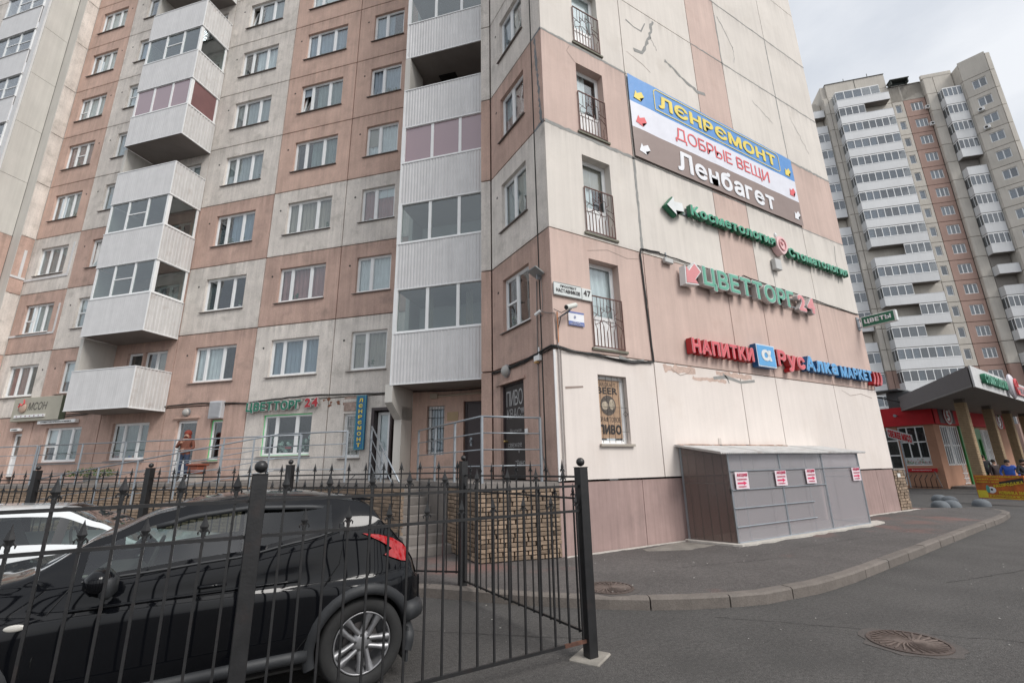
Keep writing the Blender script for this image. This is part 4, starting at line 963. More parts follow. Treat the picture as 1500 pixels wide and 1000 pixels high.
pr_text(ban, I_, [('Ленбагет', 9.72, 9.56, 4.6, .66, dict(bold=.035))], WHI, d=BD)
for a, z, m, an in ((8.42, 11.44, YEL, .55), (8.42, 10.63, REDI, .45), (8.44, 9.75, WHI, .5), (15.52, 11.42, YEL, .7), (15.58, 10.65, REDI, .7), (15.6, 9.76, WHI, .7)):
    mb = MB(); flat_poly(mb, arrow_pts(.42, an), a, z, BD); part('arrow', mb, m, ban, I_)
part('rope', MB().tube([FS.w(x, -.03, z) for x, z in ((8.05, 12.1), (8.09, 9.4), (12, 9.40), (15.95, 9.42))], .006, 4), CABLE, ban, IDM.copy())
# green dental / cosmetology sign
GRN, GRN_S, WEDGE = mat('sign_green', (.06, .36, .22), .3), mat('sign_green_side', (.012, .14, .07), .4), mat('sign_white_edge', (.72, .74, .74), .35)
t = thing('green_letter_sign', 'green block letters of a cosmetology and dentistry clinic with a pink apple', 'sign', M=FS.m(8.95, 0, 8.05))
channel_text(t, FS, 'Косметология', 9.85, 8.14, 3.86, .31, .13, [GRN, GRN_S, WEDGE], bold=.03, outline=.02, stand=.05, gap=.08)
channel_text(t, FS, 'Стоматология', 14.38, 7.95, 3.62, .30, .13, [GRN, GRN_S, WEDGE], bold=.03, outline=.02, stand=.05, gap=.08)
mb = MB(); flat_poly(mb, arrow_pts(.62, .12), 9.22, 8.22, -.19); part('arrow_face', mb, WEDGE, t, I_)
mb = MB(); P = [(x*1.12, z*1.12) for x, z in arrow_pts(.62, .12)]; mb.prism(P, 0, .12, M=FS.m(9.22, -.17, 8.22) @ Matrix.Rotation(math.radians(90), 4, 'X') @ Matrix.Translation((0, 0, -.13))); part('arrow_box', mb, GRN_S, t, IDM.copy())
part('bracket', MB().box(9.1, 9.16, -.17, 0, 8.1, 8.14).box(9.5, 9.85, -.03, 0, 8.18, 8.22), STEEL, t, I_)
APL = mat('apple_pink', (.76, .52, .52), .4)
mb = MB(); k = 22; P = [((.27+.02*math.cos(2*a))*math.cos(a), (.30+.02*math.sin(3*a))*math.sin(a)) for a in [2*math.pi*i/k for i in range(k)]]
mb.prism(P, -.10, .10, M=FS.m(13.98, -.13, 8.22) @ Matrix.Rotation(math.radians(90), 4, 'X')); part('apple', mb, APL, t, IDM.copy())
mb = MB(); mb.tube([(13.98+.17*math.cos(a), -.245, 8.22+.19*math.sin(a)) for a in [i*.42 for i in range(15)]], .02, 5, closed=True); mb.tube([(13.9, -.24, 8.3), (13.98, -.24, 8.2), (14.06, -.24, 8.3)], .022, 5); part('apple_line', mb, mat('apple_red', (.70, .34, .35), .4), t, I_)
part('leaf', MB().sph((13.87, -.13, 8.56), .09, 6, sx=.6, sy=.5), WEDGE, t, I_)
part('mount_rail', MB().box(9.8, 18.0, -.05, -.02, 8.22, 8.25).box(9.8, 13.7, -.05, -.02, 8.36, 8.385), STEEL, t, I_)
t = thing('control_box', 'small grey electrical box hanging under the pink apple', 'box', M=FS.m(13.56, 0, 7.36)); part('case', MB().bev(0, .32, -.16, -.02, 0, .36, .015), mat('box_grey', (.50, .50, .49), .5), t)
# flower shop letters with arrow
FG, FG_S, FRE = mat('flower_green', (.13, .40, .29), .35), mat('letter_side_grey', (.50, .47, .45), .5, streak=.1), mat('flower_red', (.68, .26, .27), .35)
t = thing('flower_shop_sign', 'large green block letters and red 24 with a red arrow on the pink wall', 'sign', M=FS.m(9.05, 0, 6.0))
channel_text(t, FS, 'ЦВЕТТОРГ', 9.93, 6.14, 4.15, .52, .14, [FG, FG_S, WEDGE], bold=.03, outline=.025, stand=.08)
channel_text(t, FS, '24', 14.28, 6.12, .93, .54, .14, [FRE, FG_S, WEDGE], bold=.04, outline=.025, stand=.08)
for s_, m_, d0, d1 in ((.98, WEDGE, -.06, -.24), (.84, FRE, -.24, -.25)):
    mb = MB(); P = arrow_pts(s_*.8, .80); mb.prism(P, min(-d0, -d1), max(-d0, -d1), M=FS.m(9.47, 0, 6.3) @ Matrix.Rotation(math.radians(90), 4, 'X')); part('arrow', mb, m_, t, IDM.copy())
part('mount_rail', MB().box(9.9, 15.3, -.08, -.05, 6.24, 6.27).box(9.9, 15.3, -.08, -.05, 6.50, 6.53), STEEL, t, I_)
t = thing('sign_lamp', 'small white floodlight box at the upper left of the flower shop letters', 'lamp', M=FS.m(8.85, 0, 6.62)); part('case', MB().bev(-.16, .14, -.12, -.02, -.07, .06, .015), mat('box_grey', (.50, .50, .49)), t); part('bracket', MB().box(-.02, .0, -.03, 0, .06, .25), STEEL, t)
# drinks sign
NR, NRS = mat('letter_red', (.66, .12, .14), .3), mat('letter_red_side', (.40, .015, .02), .35)
NB_, NBS = mat('letter_blue', (.10, .36, .68), .3), mat('letter_blue_side', (.01, .09, .24), .35)
EDG_P, EDG_B = mat('edge_pale_pink', (.75, .55, .55), .4), mat('edge_pale_blue', (.60, .70, .80), .4)
t = thing('drinks_sign', 'red and blue block letter sign with a blue alpha square across the joint', 'sign', M=FS.m(9.15, 0, 4.2))
channel_text(t, FS, 'НАПИТКИ', 9.2, 4.27, 2.42, .37, .17, [NR, NRS, EDG_P], bold=.045, outline=.02, stand=.03)
part('alpha_box', MB().bev(11.77, 12.6, -.20, -.02, 4.17, 4.80, .01), NBS, t, I_); part('alpha_rim', MB().box(11.775, 12.595, -.206, -.201, 4.175, 4.795), EDG_B, t, I_); part('alpha_face', MB().box(11.80, 12.57, -.212, -.207, 4.205, 4.765), NB_, t, I_)
pr_text(t, I_, [('α', 11.95, 4.34, .46, .32, dict(bold=.05))], WEDGE, d=-.216, name='alpha_letter')
channel_text(t, FS, 'Рус', 12.72, 4.27, 1.34, .46, .17, [NR, NRS, EDG_P], bold=.045, outline=.02, stand=.03)
channel_text(t, FS, 'Алка', 14.12, 4.26, 1.75, .44, .17, [NB_, NBS, EDG_B], bold=.04, outline=.02, stand=.03)
channel_text(t, FS, 'МАРКЕТ', 16.05, 4.22, 2.0, .35, .17, [NB_, NBS, EDG_B], bold=.045, outline=.02, stand=.03)
channel_text(t, FS, ')))', 18.08, 4.22, .66, .36, .17, [NR, NRS, EDG_P], bold=.04, outline=.02, stand=.03, shear=.2)
# street plates
t = thing('street_name_plate', 'white street name plate with black letters and house number 47', 'sign', M=FS.m(5.30, -.02, 5.12))
P_ = WM[t.name]
part('plate', MB().bev(0, .72, -.03, 0, 0, .29, .006), mat('plate_white', (.62, .65, .64), .4), t); part('number_plate', MB().bev(.73, 1.0, -.032, -.002, 0, .27, .006), mat('plate_white', (.62, .65, .64)), t)
part('border', MB().box(.01, .71, -.033, -.031, .005, .02).box(.01, .71, -.033, -.031, .27, .285), mat('plate_grey', (.25, .28, .28), .5), t)
pr_text(t, P_, [('ПРОСПЕКТ', .16, .185, .42, .05), ('НАСТАВНИКОВ', .05, .07, .62, .085), ('47', .77, .09, .19, .14, dict(bold=.04))], BLK, d=-.036)
t = thing('notice_plate', 'small white and blue notice plate under the street name plate', 'sign', M=FS.m(5.65, -.02, 4.52))
part('plate', MB().box(0, .41, -.01, 0, 0, .30), WHI, t); part('blue_bands', MB().box(0, .41, -.014, -.011, .0, .09).box(0, .41, -.014, -.011, .265, .30), ink('plate_blue', (.12, .17, .42)), t)
pr_text(t, WM[t.name], [('ВИДЕОНАБЛЮДЕНИЕ', .03, .015, .35, .025), ('ОХРАНА', .10, .055, .2, .025)], WHI, d=-.017); pr_text(t, WM[t.name], [('О', .14, .15, .05, .06)], ink('plate_blue', (.12, .17, .42)), d=-.014, name='emblem')
# beer window
bw = window(FS, 6.35, 7.15, 2.12, 3.54, [1], rec=.14, sill=False); 
part('ledge', MB().box(-.06, .86, -.06, .14, -.05, -.002), mat('ledge_beige', (.38, .34, .29), .8), bw, FS.m(6.35, 0, 2.12))
mb = MB()
for i in range(5): mb.box(.06+i*.165, .066+i*.165, .02, .026, .02, 1.40)
for z in (.25, .75, 1.3): mb.box(.02, .78, .018, .024, z, z+.006)
mb.tube([(.78, .02, .62), (.72, .02, .68), (.66, .02, .62), (.72, .02, .56), (.78, .02, .62), (.84, .02, .68), (.80, .02, .74)], .006, 4)
part('bars', mb, BLACKM, bw, FS.m(6.35, 0, 2.12))
t = thing('beer_poster', 'kraft brown beer poster in the barred ground floor window', 'poster', M=FS.m(6.37, .11, 2.24)); PM = WM[t.name]
part('sheet', MB().box(0, .66, 0, .01, .0, 1.22), mat('kraft_paper', (.40, .27, .18), .8, var=.1, scale=9), t)
pr_text(t, PM, [('VARCRAFT', .03, 1.08, .52, .08, dict(bold=-.01)), ('BEER', .03, .92, .56, .14, dict(bold=.02)), ('КРАФТОВОЕ', .03, .33, .60, .11, dict(bold=0)), ('ПИВО', .03, .08, .60, .20, dict(bold=.05))], BLK)
mb = MB(); mb.lathe([(.001, 0), (.21, 0), (.21, .004), (.001, .004)], 24, M=Matrix.Translation((.31, -.003, .68)) @ Matrix.Rotation(math.radians(90), 4, 'X')); part('round_picture', mb, mat('print_dark', (.10, .085, .075), .8, var=.4, scale=30), t)
mb = MB(); mb.sph((.22, -.008, .67), .09, 8, sy=.05); mb.sph((.41, -.008, .70), .075, 8, sy=.05, sz=1.5); part('mugs', mb, mat('print_pale', (.42, .36, .28), .8, var=.4, scale=40), t)
part('wall_plate', MB().box(9.97, 10.07, -.012, 0, 2.02, 2.28), mat('plate_faint', (.55, .5, .46), .7), bld, I_)
# hanging flower sign at right end
FP = Fr((18.3, 0), (1, 0))
t = thing('hanging_sign', 'green and white double-sided box sign projecting from the right end of the side wall', 'sign', M=FP.m(-7.2, 0, 6.12))
part('box', MB().bev(0, 1.02, 0, .14, 0, .38, .01), WEDGE, t); part('face', MB().box(.03, .96, -.004, -.001, .02, .36), mat('sign_dark_green', (.015, .13, .075), .35), t)
pr_text(t, WM[t.name], [('ЦВЕТЫ', .10, .10, .78, .18, dict(bold=.05))], WHI, d=-.008); part('bracket', MB().box(-.12, 0, .04, .08, .02, .06).box(-.12, 0, .04, .08, .3, .34).box(-.13, -.10, -.02, .14, -.05, .42), STEEL, t)

# ------------------------------------------------------------------ signs on the main facade
t = thing('flower_shop_facade_sign', 'green and red flower shop letters above the green edged window', 'sign', M=FM.m(-12.72, 0, 3.62))
channel_text(t, FM, 'ЦВЕТТОРГ', -12.70, 3.66, 2.15, .30, .08, [mat('flower_green_d', (.01, .17, .10), .35), FG_S, WEDGE], bold=.04, outline=.03, stand=.05)
channel_text(t, FM, '24', -10.40, 3.70, .5, .31, .08, [mat('flower_red_d', (.42, .02, .03), .35), FG_S, WEDGE], bold=.045, outline=.03, stand=.05)
t = thing('vertical_sign', 'narrow vertical blue sign with yellow letters beside the open brown door', 'sign', M=FM.m(-8.50, -.12, 2.30)); PM = WM[t.name]
part('board', MB().bev(0, .36, 0, .06, 0, 1.68, .01), ink('vert_blue', (.02, .16, .32)), t); mb = MB()
for x0, x1, z0, z1 in ((.02, .34, .02, .035), (.02, .34, 1.645, 1.66), (.02, .035, .035, 1.645), (.325, .34, .035, 1.645)): mb.box(x0, x1, -.006, 0, z0, z1)
part('border', mb, ink('border_teal', (.12, .35, .30)), t)
pr_text(t, PM, [(c, .11, 1.46-i*.172, .14, .12, dict(bold=.05)) for i, c in enumerate('ЛЄНРЄМОНТ')], YEL, d=-.01)
t = thing('salon_sign', 'beige salon sign board with thin dark letters and a pink apple at the far left', 'sign', M=FM.m(-23.95, -.22, 3.78)); PM = WM[t.name]
part('board', MB().bev(0, 2.62, 0, .2, 0, .93, .01), mat('sign_beige', (.42, .40, .33), .6), t); part('edge', MB().box(2.625, 2.64, 0, .2, 0, .93), mat('edge_dark', (.08, .10, .07), .5), t)
pr_text(t, PM, [('Т', .25, .42, .16, .30, dict(bold=-.01)), ('МСОН', .86, .42, 1.02, .30, dict(bold=0, shear=.15))], BLK, d=-.006)
mb = MB(); mb.sph((.6, -.03, .52), .2, 10, sy=.25); part('apple', mb, mat('apple_beige', (.50, .36, .28), .5), t, smooth=True); mb = MB(); mb.tube([(.42, -.07, .56), (.5, -.07, .68), (.6, -.07, .60), (.7, -.07, .70), (.66, -.07, .84)], .025, 5); part('apple_stem', mb, REDI, t)
part('light_strip', MB().box(.25, 1.9, -.05, 0, .14, .24), WHITE, t); pr_text(t, PM, [(c, .40+i*.24, .165, .05, .05) for i, c in enumerate('КЛИНИКА')], ink('tiny_red', (.35, .1, .2)), d=-.055)
t = thing('small_light_box_sign', 'long narrow white light box above the salon window', 'sign', M=FM.m(-22.5, -.16, 3.64)); part('box', MB().bev(0, 2.0, 0, .14, 0, .13, .01), WHITE, t); pr_text(t, WM[t.name], [('СТОМАТОЛОГИЧЕСКАЯ КЛИНИКА', .2, .04, 1.6, .05)], BLK, d=-.005)
t = thing('tiny_light_box_sign', 'tiny white light box over the narrow salon door', 'sign', M=FM.m(-23.95, -.14, 3.42)); part('box', MB().bev(0, .5, 0, .12, 0, .11, .01), WHITE, t); pr_text(t, WM[t.name], [('САЛОН', .1, .03, .3, .05)], BLK, d=-.005)
t = thing('ventilation_grille', 'white louvred ventilation box above the green edged narrow window', 'vent', M=FM.m(-14.25, 0, 3.5)); mb = MB()
part('case', MB().bev(0, .52, -.16, 0, 0, .60, .01), mat('vent_white', (.55, .56, .58), .5), t)
for i in range(12): part('louvre', MB().box(.04, .48, -.18, -.16, .05+i*.043, .07+i*.043), mat('vent_white', (.55, .56, .58)), t)
t = thing('damaged_plaster', 'patch of brown peeled plaster right of the flower shop letters', 'plaster', M=FM.m(-9.8, 0, 3.7)); mb = MB()
for i in range(9):
    a = rnd(0, 1.0); z = rnd(-.02, .3); k = 7; mb2 = [(a+rnd(.02, .10)*math.cos(j), z+rnd(.02, .07)*math.sin(j)) for j in [2*math.pi*q/k for q in range(k)]]; flat_poly(mb, mb2, 0, 0, -.003-.0005*i)
part('patches', mb, mat('peeled_brown', (.20, .085, .05), .9, var=.4, scale=20), t)
t = thing('peeling_board', 'weathered strip board above the barred window', 'board', M=FM.m(-9.0, 0, 3.5)); part('board', MB().box(0, .55, -.02, 0, .02, .48), mat('weathered', (.36, .27, .23), .9, var=.35, scale=12), t); part('strip', MB().box(0, .55, -.03, -.021, .30, .40), CREAM_R, t)
t = thing('litter_urn', 'square red brown waste urn beside the woman at the door', 'urn', M=Matrix.Translation(nu(12.5, 13.95, 1.43))@Matrix.Rotation(FM.rz(), 4, 'Z')); U = mat('urn_red', (.24, .07, .04), .6)
part('body', MB().bev(-.2, .2, -.18, .18, .25, .5, .02), U, t); part('rim', MB().bev(-.25, .25, -.22, .22, .5, .56, .015), U, t); part('foot', MB().box(-.16, .16, -.14, .14, 0, .25), mat('urn_foot', (.40, .36, .33), .7), t)
t = thing('planter_bush', 'low bushy green plant in a pot standing on the terrace under a window', 'plant', M=Matrix.Translation(nu(11.9, 17.6, 1.43)))
LEAF = mat('leaf_green', (.07, .12, .035), .6, var=.35, scale=14)
mb = MB()
for i in range(420):
    a = rnd(0, 6.28); r = .55*math.sqrt(random.random()); z = .28+rnd(-.1, .26)*(1-r); c = Vector((r*math.cos(a)*1.2, r*math.sin(a)*.7, z)); e = Vector((rnd(-1, 1), rnd(-1, 1), rnd(-.5, 1))).normalized()*.07; f = e.cross(Vector((rnd(-1, 1), rnd(-1, 1), rnd(-1, 1)))).normalized()*.022
    mb.add([c, c+e*.5+f, c+e, c+e*.5-f], [(0, 1, 2, 3)])
part('foliage', mb, LEAF, t, kind='stuff'); part('pot', MB().lathe([(.001, 0), (.18, 0), (.24, .25), (.2, .25), (.001, .2)], 14), CONC, t)
part('bench', MB().box(-.5, .9, -.15, .15, -.0, .02), CONC, t)

# ------------------------------------------------------------------ iron fences
def picket_mesh(h, z0, w_=.008, curls=True, name='picket'):
    mb = MB(); mb.box(-w_, w_, -w_, w_, z0, h-.13)
    # spear head
    def dia(zs, rs):
        vs = []; n = 8
        for z, r in zip(zs, rs):
            for j in range(4): a = j*math.pi/2; vs.append((r*math.cos(a)*1.0, r*math.sin(a)*.55, z))
        mb.add(vs, [(i*4+j, i*4+(j+1)%4, (i+1)*4+(j+1)%4, (i+1)*4+j) for i in range(len(zs)-1) for j in range(4)])
    dia([h-.15, h-.13, h-.115, h-.10, h-.085, h-.045, h], [.013, .013, .010, .016, .026, .012, .001])
    if curls:
        for s in (-1, 1):
            mb.tube([(s*.006, 0, h-.125), (s*.022, 0, h-.105), (s*.032, 0, h-.118), (s*.030, 0, h-.135)], [.006, .007, .006, .003], 5)
    return mb.mesh(name, [BLACKM])
PT, PS = picket_mesh(1.70, .15), picket_mesh(1.45, .15)
def fence(label, p, q, n_sp, tall_first, posts, rails, dz=0.0, Hs=(1.70, 1.45), post_h=1.69, post_w=.05, z0=0.0, ball=.05, off=0.0, base=0.0, thick=1.0):
    d = (q-p); L_ = d.length; d.normalize(); rz = math.atan2(d.y, d.x); M0 = Matrix.Translation((p.x, p.y, z0)) @ Matrix.Rotation(rz, 4, 'Z')
    t = thing('iron_fence', label, 'fence', M=M0)
    mt = PT if Hs == (1.70, 1.45) else picket_mesh(Hs[0], base+.0, .007); ms = PS if Hs == (1.70, 1.45) else picket_mesh(Hs[1], base+.0, .007)
    for z, th in rails: part('rail', MB().box(0, L_, -.016*thick, .004*thick, z-th, z+th), BLACKM, t)
    for i in range(n_sp):
        x = off+L_*0+i*((L_-off)/n_sp) if off else (i+.5)*L_/n_sp
        if any(abs(x-a) < post_w+.015 for a in posts): continue
        part('picket', mt if (i % 2 == 0) == tall_first else ms, None, t, M0 @ Matrix.Translation((x, 0, 0)) @ Matrix.Rotation(rnd(-.004, .004), 4, 'Y'))
    for a in posts:
        mb = MB(); mb.bev(-post_w, post_w, -post_w, post_w, 0, post_h, .004); mb.box(-post_w*1.06, post_w*1.06, -post_w*1.06, post_w*1.06, post_h, post_h+.006)
        po = part('post', mb, BLACKM, t, M0 @ Matrix.Translation((a, 0, 0)))
        part('ball_finial', MB().sph((0, 0, post_h+ball*.98), ball*.78, 12), BLACKM, po, M0 @ Matrix.Translation((a, 0, 0)), smooth=True)
    return t
# near run along y = 3.85 (pickets 0.155 m apart, tall and short alternating)
t = fence('tall black iron fence with spear tips nearest to the camera', Vector((-4.05, 3.856, 0)), Vector((3.035, 3.856, 0)), 46, True, [1.30, 4.22, 7.085], [(1.514, .011), (1.282, .011), (.155, .012)], post_h=1.69, ball=.055)
part('footing', MB().bev(-.15, .17, -.13, .16, -.02, .018, .01), mat('pale_concrete', (.27, .25, .22), .9, var=.2, scale=8, bump=.6), t, Matrix.Translation((3.04, 3.86, 0)) @ Matrix.Rotation(.5, 4, 'Z'))
part('rust_stain', MB().box(-.30, -.02, -.019, .006, -.014, .014), mat('rust', (.10, .045, .03), .8, var=.4, scale=20), t, Matrix.Translation((3.04, 3.856, .155)))
# return run towards the building
fence('black iron fence run between the front gate post and the kerb post', Vector((3.035, 3.93, 0)), Vector((2.935, 6.50, 0)), 17, False, [2.57], [(1.60, .010), (1.39, .010), (.20, .010)], Hs=(1.78, 1.54), post_h=1.80, base=.18, ball=.05)
C_ = Vector((2.93, 6.53, 0)); dl = Vector((-math.cos(math.radians(42)), math.sin(math.radians(42)), 0))
fence('low far black iron fence behind the cars in front of the stone terrace', C_, C_+dl*13.6, 92, True, [2.88, 5.60, 8.09, 10.8, 13.5], [(1.64, .011), (1.44, .011), (.30, .011)], Hs=(1.82, 1.58), post_h=1.80, base=.28, ball=.05)

# ------------------------------------------------------------------ cars
def catmull(P, n):
    out = []; k = len(P)
    for i in range(k-1):
        p0 = P[max(i-1, 0)]; p1 = P[i]; p2 = P[i+1]; p3 = P[min(i+2, k-1)]
        for j in range(n):
            t = j/n; out.append(tuple(.5*((2*b)+(-a+c)*t+(2*a-5*b+4*c-d)*t*t+(-a+3*b-3*c+d)*t**3) for a, b, c, d in zip(p0, p1, p2, p3)))
    out.append(tuple(P[-1])); return out
def lerpt(tab, x):
    if x <= tab[0][0]: return tab[0][1]
    for (a, u), (b, v) in zip(tab, tab[1:]):
        if x <= b:
            t = (x-a)/(b-a); t = t*t*(3-2*t)*.45+t*.55; return u+(v-u)*t
    return tab[-1][1]
def make_car(cfg, M0, label, group=None):
    t = thing('parked_car', label, 'car', M=M0)
    paint, trim, glf, glr = cfg['paint'], cfg['trim'], cfg['glass'], cfg['glass_rear']
    x0, x1 = cfg['x']; NX = 150; NS = 8
    def sect(x):
        zt = lerpt(cfg['top'], x); zb = min(lerpt(cfg['belt'], x), zt-.05); w_ = lerpt(cfg['wid'], x)*cfg['hw']; zlo = lerpt(cfg['low'], x)
        cab = max(0.0, min(1.0, (zt-zb-.06)/.32)); yr = (.80-(.80-cfg['yr'])*cab)*w_/.885; zr = zt-(.035+.035*cab)
        bl = 0
        for xw in cfg['wheels']: bl += cfg['flare']*math.exp(-((x-xw)/.36)**2)
        hz = zlo
        P = [(.62*w_/.885, hz), (.82*w_/.885, hz+.02), (w_*.975+bl*.4, hz+.16), (w_+bl, .52), (w_*.995+bl, .76), (w_*.950+bl*.5, min(.865, zb-.06)), (w_*.90, zb), (yr, zr), (yr*.90, zt-.018), (yr*.55, zt-.002+.006), (0, zt+.008)]
        return P
    rows = None; grid = []
    for i in range(NX+1):
        x = x0+(x1-x0)*i/NX; S = catmull(sect(x), NS); grid.append([(x, y, z) for y, z in S])
    nr = len(grid[0]); body = MB(); gl = {}
    vid = {}
    def cell_kind(i, j):
        x = x0+(x1-x0)*(i+.5)/NX; seg = j//NS; sub = j % NS
        c = grid[i][j]; 
        for xw in cfg['wheels']:
            if seg <= 5 and (c[0]-xw)**2+(c[2]-cfg['wr'])**2 < cfg['arch']**2: return None
            if seg <= 2 and abs(c[0]-xw) < cfg['arch']*.98: return None
        if seg == 6 and 1 <= sub <= 6:
            for k, (a, b) in enumerate(cfg['side']):
                if a < x < b: return 'side%d' % k
            if cfg['side'][0][0] < x < cfg['side'][-1][1]: return 'pillar'
        if seg in (8, 9) or (seg == 7 and sub >= 4 and x < 0):
            if cfg['wind'][0] < x < cfg['wind'][1]: return 'windscreen'
            if cfg['back'][0] < x < cfg['back'][1]: return 'rear_window'
        if seg == 0 and sub < 2: return 'body'
        return 'body'
    bufs = {}
    for side in (-1, 1):
        for i in range(NX):
            for j in range(nr-1):
                kd = cell_kind(i, j)
                if kd is None: continue
                key = kd if kd in ('body', 'windscreen', 'rear_window', 'pillar') else kd+('L' if side < 0 else 'R')
                mb, vm = bufs.setdefault(key, (MB(), {}))
                idx = []
                for a, b in ((i, j), (i+1, j), (i+1, j+1), (i, j+1)):
                    y = grid[a][b][1]; kk = (a, b, side if y > 1e-4 else 0)
                    if kk not in vm:
                        p = grid[a][b]; vm[kk] = len(mb.v); mb.v.append(Vector((p[0], p[1]*side, p[2])))
                    idx.append(vm[kk])
                idx = idx if side < 0 else idx[::-1]
                mb.f.append(idx); mb.mi.append(0)
    # end caps
    mb, vm = bufs['body']
    for i in (0, NX):
        ring = [vm.get((i, j, -1), vm.get((i, j, 0))) for j in range(nr)]+[vm.get((i, j, 1)) for j in range(nr-2, -1, -1)]
        ring = [r for r in ring if r is not None]
        if len(ring) > 3: mb.f.append(ring if i else ring[::-1]); mb.mi.append(0)
    bd = part('body', mb, paint, t, smooth=True)
    for key, (mb, vm) in bufs.items():
        if key == 'body': continue
        if key == 'pillar': part('door_pillar', mb, trim, t, smooth=True); continue
        part('windscreen' if key == 'windscreen' else 'rear_window' if key == 'rear_window' else 'side_window', mb, glr if (key[:5] in ('side1', 'side2') or key == 'rear_window') else glf, t, smooth=True)
    def side_pt(x, z, s, o=.0):
        S = catmull(sect(x), NS); best = None
        for (ya, za), (yb, zb_) in zip(S, S[1:]):
            if (za-z)*(zb_-z) <= 0 and abs(zb_-za) > 1e-6: f = (z-za)/(zb_-za); best = ya+(yb-ya)*f; 
            if best is not None: break
        return Vector((x, s*((best or .85)+o), z))
    for s in (-1, 1):
        for pts in cfg['seams']:
            part('door_seam', MB().tube([side_pt(x, z, s, .0005) for x, z in pts], .0045, 5), mat('seam_black', (.002, .002, .002), .5), t)
        for x, z in cfg['handles']:
            h = part('door_handle', MB().tube([side_pt(x-.09, z, s, .004), side_pt(x-.06, z+.004, s, .032), side_pt(x+.06, z+.006, s, .032), side_pt(x+.09, z, s, .004)], [.010, .014, .014, .010], 8), paint, t, smooth=True)
        # window surround rubber
        for a, b in cfg['side']:
            pass
        # sill cladding and arches
        part('sill_cladding', MB().tube([side_pt(x, lerpt(cfg['low'], x)+.10, s, -.01) for x in [cfg['wheels'][0]+.42+i*(cfg['wheels'][1]-cfg['wheels'][0]-.84)/10 for i in range(11)]], .05, 8), trim, t, smooth=True)
        for xw in cfg['wheels']:
            pts = []
            for i in range(25):
                a = math.radians(-18+i*216/24); x = xw+math.cos(a)*(cfg['arch']+.012); z = cfg['wr']+math.sin(a)*(cfg['arch']+.012); z = max(z, .19)
                y = side_pt(min(max(x, x0+.05), x1-.05), max(z, .3), s, -.006).y; pts.append((x, y, z))
            vs = []; n = len(pts)
            for (x, y, z) in pts:
                dx, dz = (x-xw), (z-cfg['wr']); L_ = math.hypot(dx, dz); ux, uz = dx/L_, dz/L_
                for r, o in ((-.03, -.05), (-.028, .012), (.0, .020), (cfg['archw'], .014), (cfg['archw']+.012, -.012)): vs.append((x+ux*r, y+s*o, z+uz*r))
            fs = [(i*5+j, i*5+j+1, (i+1)*5+j+1, (i+1)*5+j) if s > 0 else (i*5+j+1, i*5+j, (i+1)*5+j, (i+1)*5+j+1) for i in range(n-1) for j in range(4)]
            part('wheel_arch', MB().add(vs, fs), trim, t, smooth=True)
            vs = []
            for i in range(25):
                a = math.radians(-25+i*230/24)
                for yy in (.56, .84): vs.append((xw+math.cos(a)*(cfg['arch']-.005), s*yy, cfg['wr']+math.sin(a)*(cfg['arch']-.005)))
            mbw = MB().add(vs, [(2*i, 2*i+1, 2*i+3, 2*i+2) for i in range(24)]); k = len(mbw.v); mbw.cyl((xw, s*.54, cfg['wr']), (xw, s*.55, cfg['wr']), cfg['arch'], 24)
            part('wheel_well', mbw, DARKIN, t)
            wheel(t, M0 @ Matrix.Translation((xw, s*cfg['wy'], cfg['wr'])) @ Matrix.Rotation(math.pi if s > 0 else 0, 4, 'Z') @ Matrix.Rotation(cfg.get('spin', .12), 4, 'Y'), cfg['wr'], cfg['rim'])
    part('floor', MB().box(x0+.3, x1-.3, -.5, .5, .17, .24).box(cfg['wheels'][0]+.4, cfg['wheels'][1]-.4, -.74, .74, .2, .5).box(cfg['wheels'][0]+.4, cfg['wheels'][1]-.2, -.7, .7, .5, .62), DARKIN, t)
    for a, y in ((cfg['seat'], -.36), (cfg['seat'], .36)):
        part('seat', MB().bev(a-.22, a+.28, y-.24, y+.24, .55, .72, .05).add([(a+.2+dx, y+dy, z) for dx, dy, z in ((0, -.23, .7), (0, .23, .7), (.14, -.23, .7), (.14, .23, .7), (.22, -.2, 1.2), (.22, .2, 1.2), (.32, -.2, 1.2), (.32, .2, 1.2))], [(0, 1, 5, 4), (3, 2, 6, 7), (2, 0, 4, 6), (1, 3, 7, 5), (4, 5, 7, 6)]).bev(a+.42, a+.52, y-.13, y+.13, 1.22, 1.38, .03), mat('seat_fabric', (.05, .052, .055), .9), t)
    part('dashboard', MB().bev(cfg['dash'], cfg['dash']+.35, -.68, .68, .7, .95, .06), DARKIN, t)
    part('steering_wheel', MB().tube([(cfg['dash']+.42+.05*math.sin(a), .36*cfg.get('drv', 1)+.18*math.cos(a), .98+.17*math.sin(a)) for a in [i*math.pi/8 for i in range(16)]], .014, 6, closed=True), DARKIN, t)
    return t, side_pt
WMESH = {}
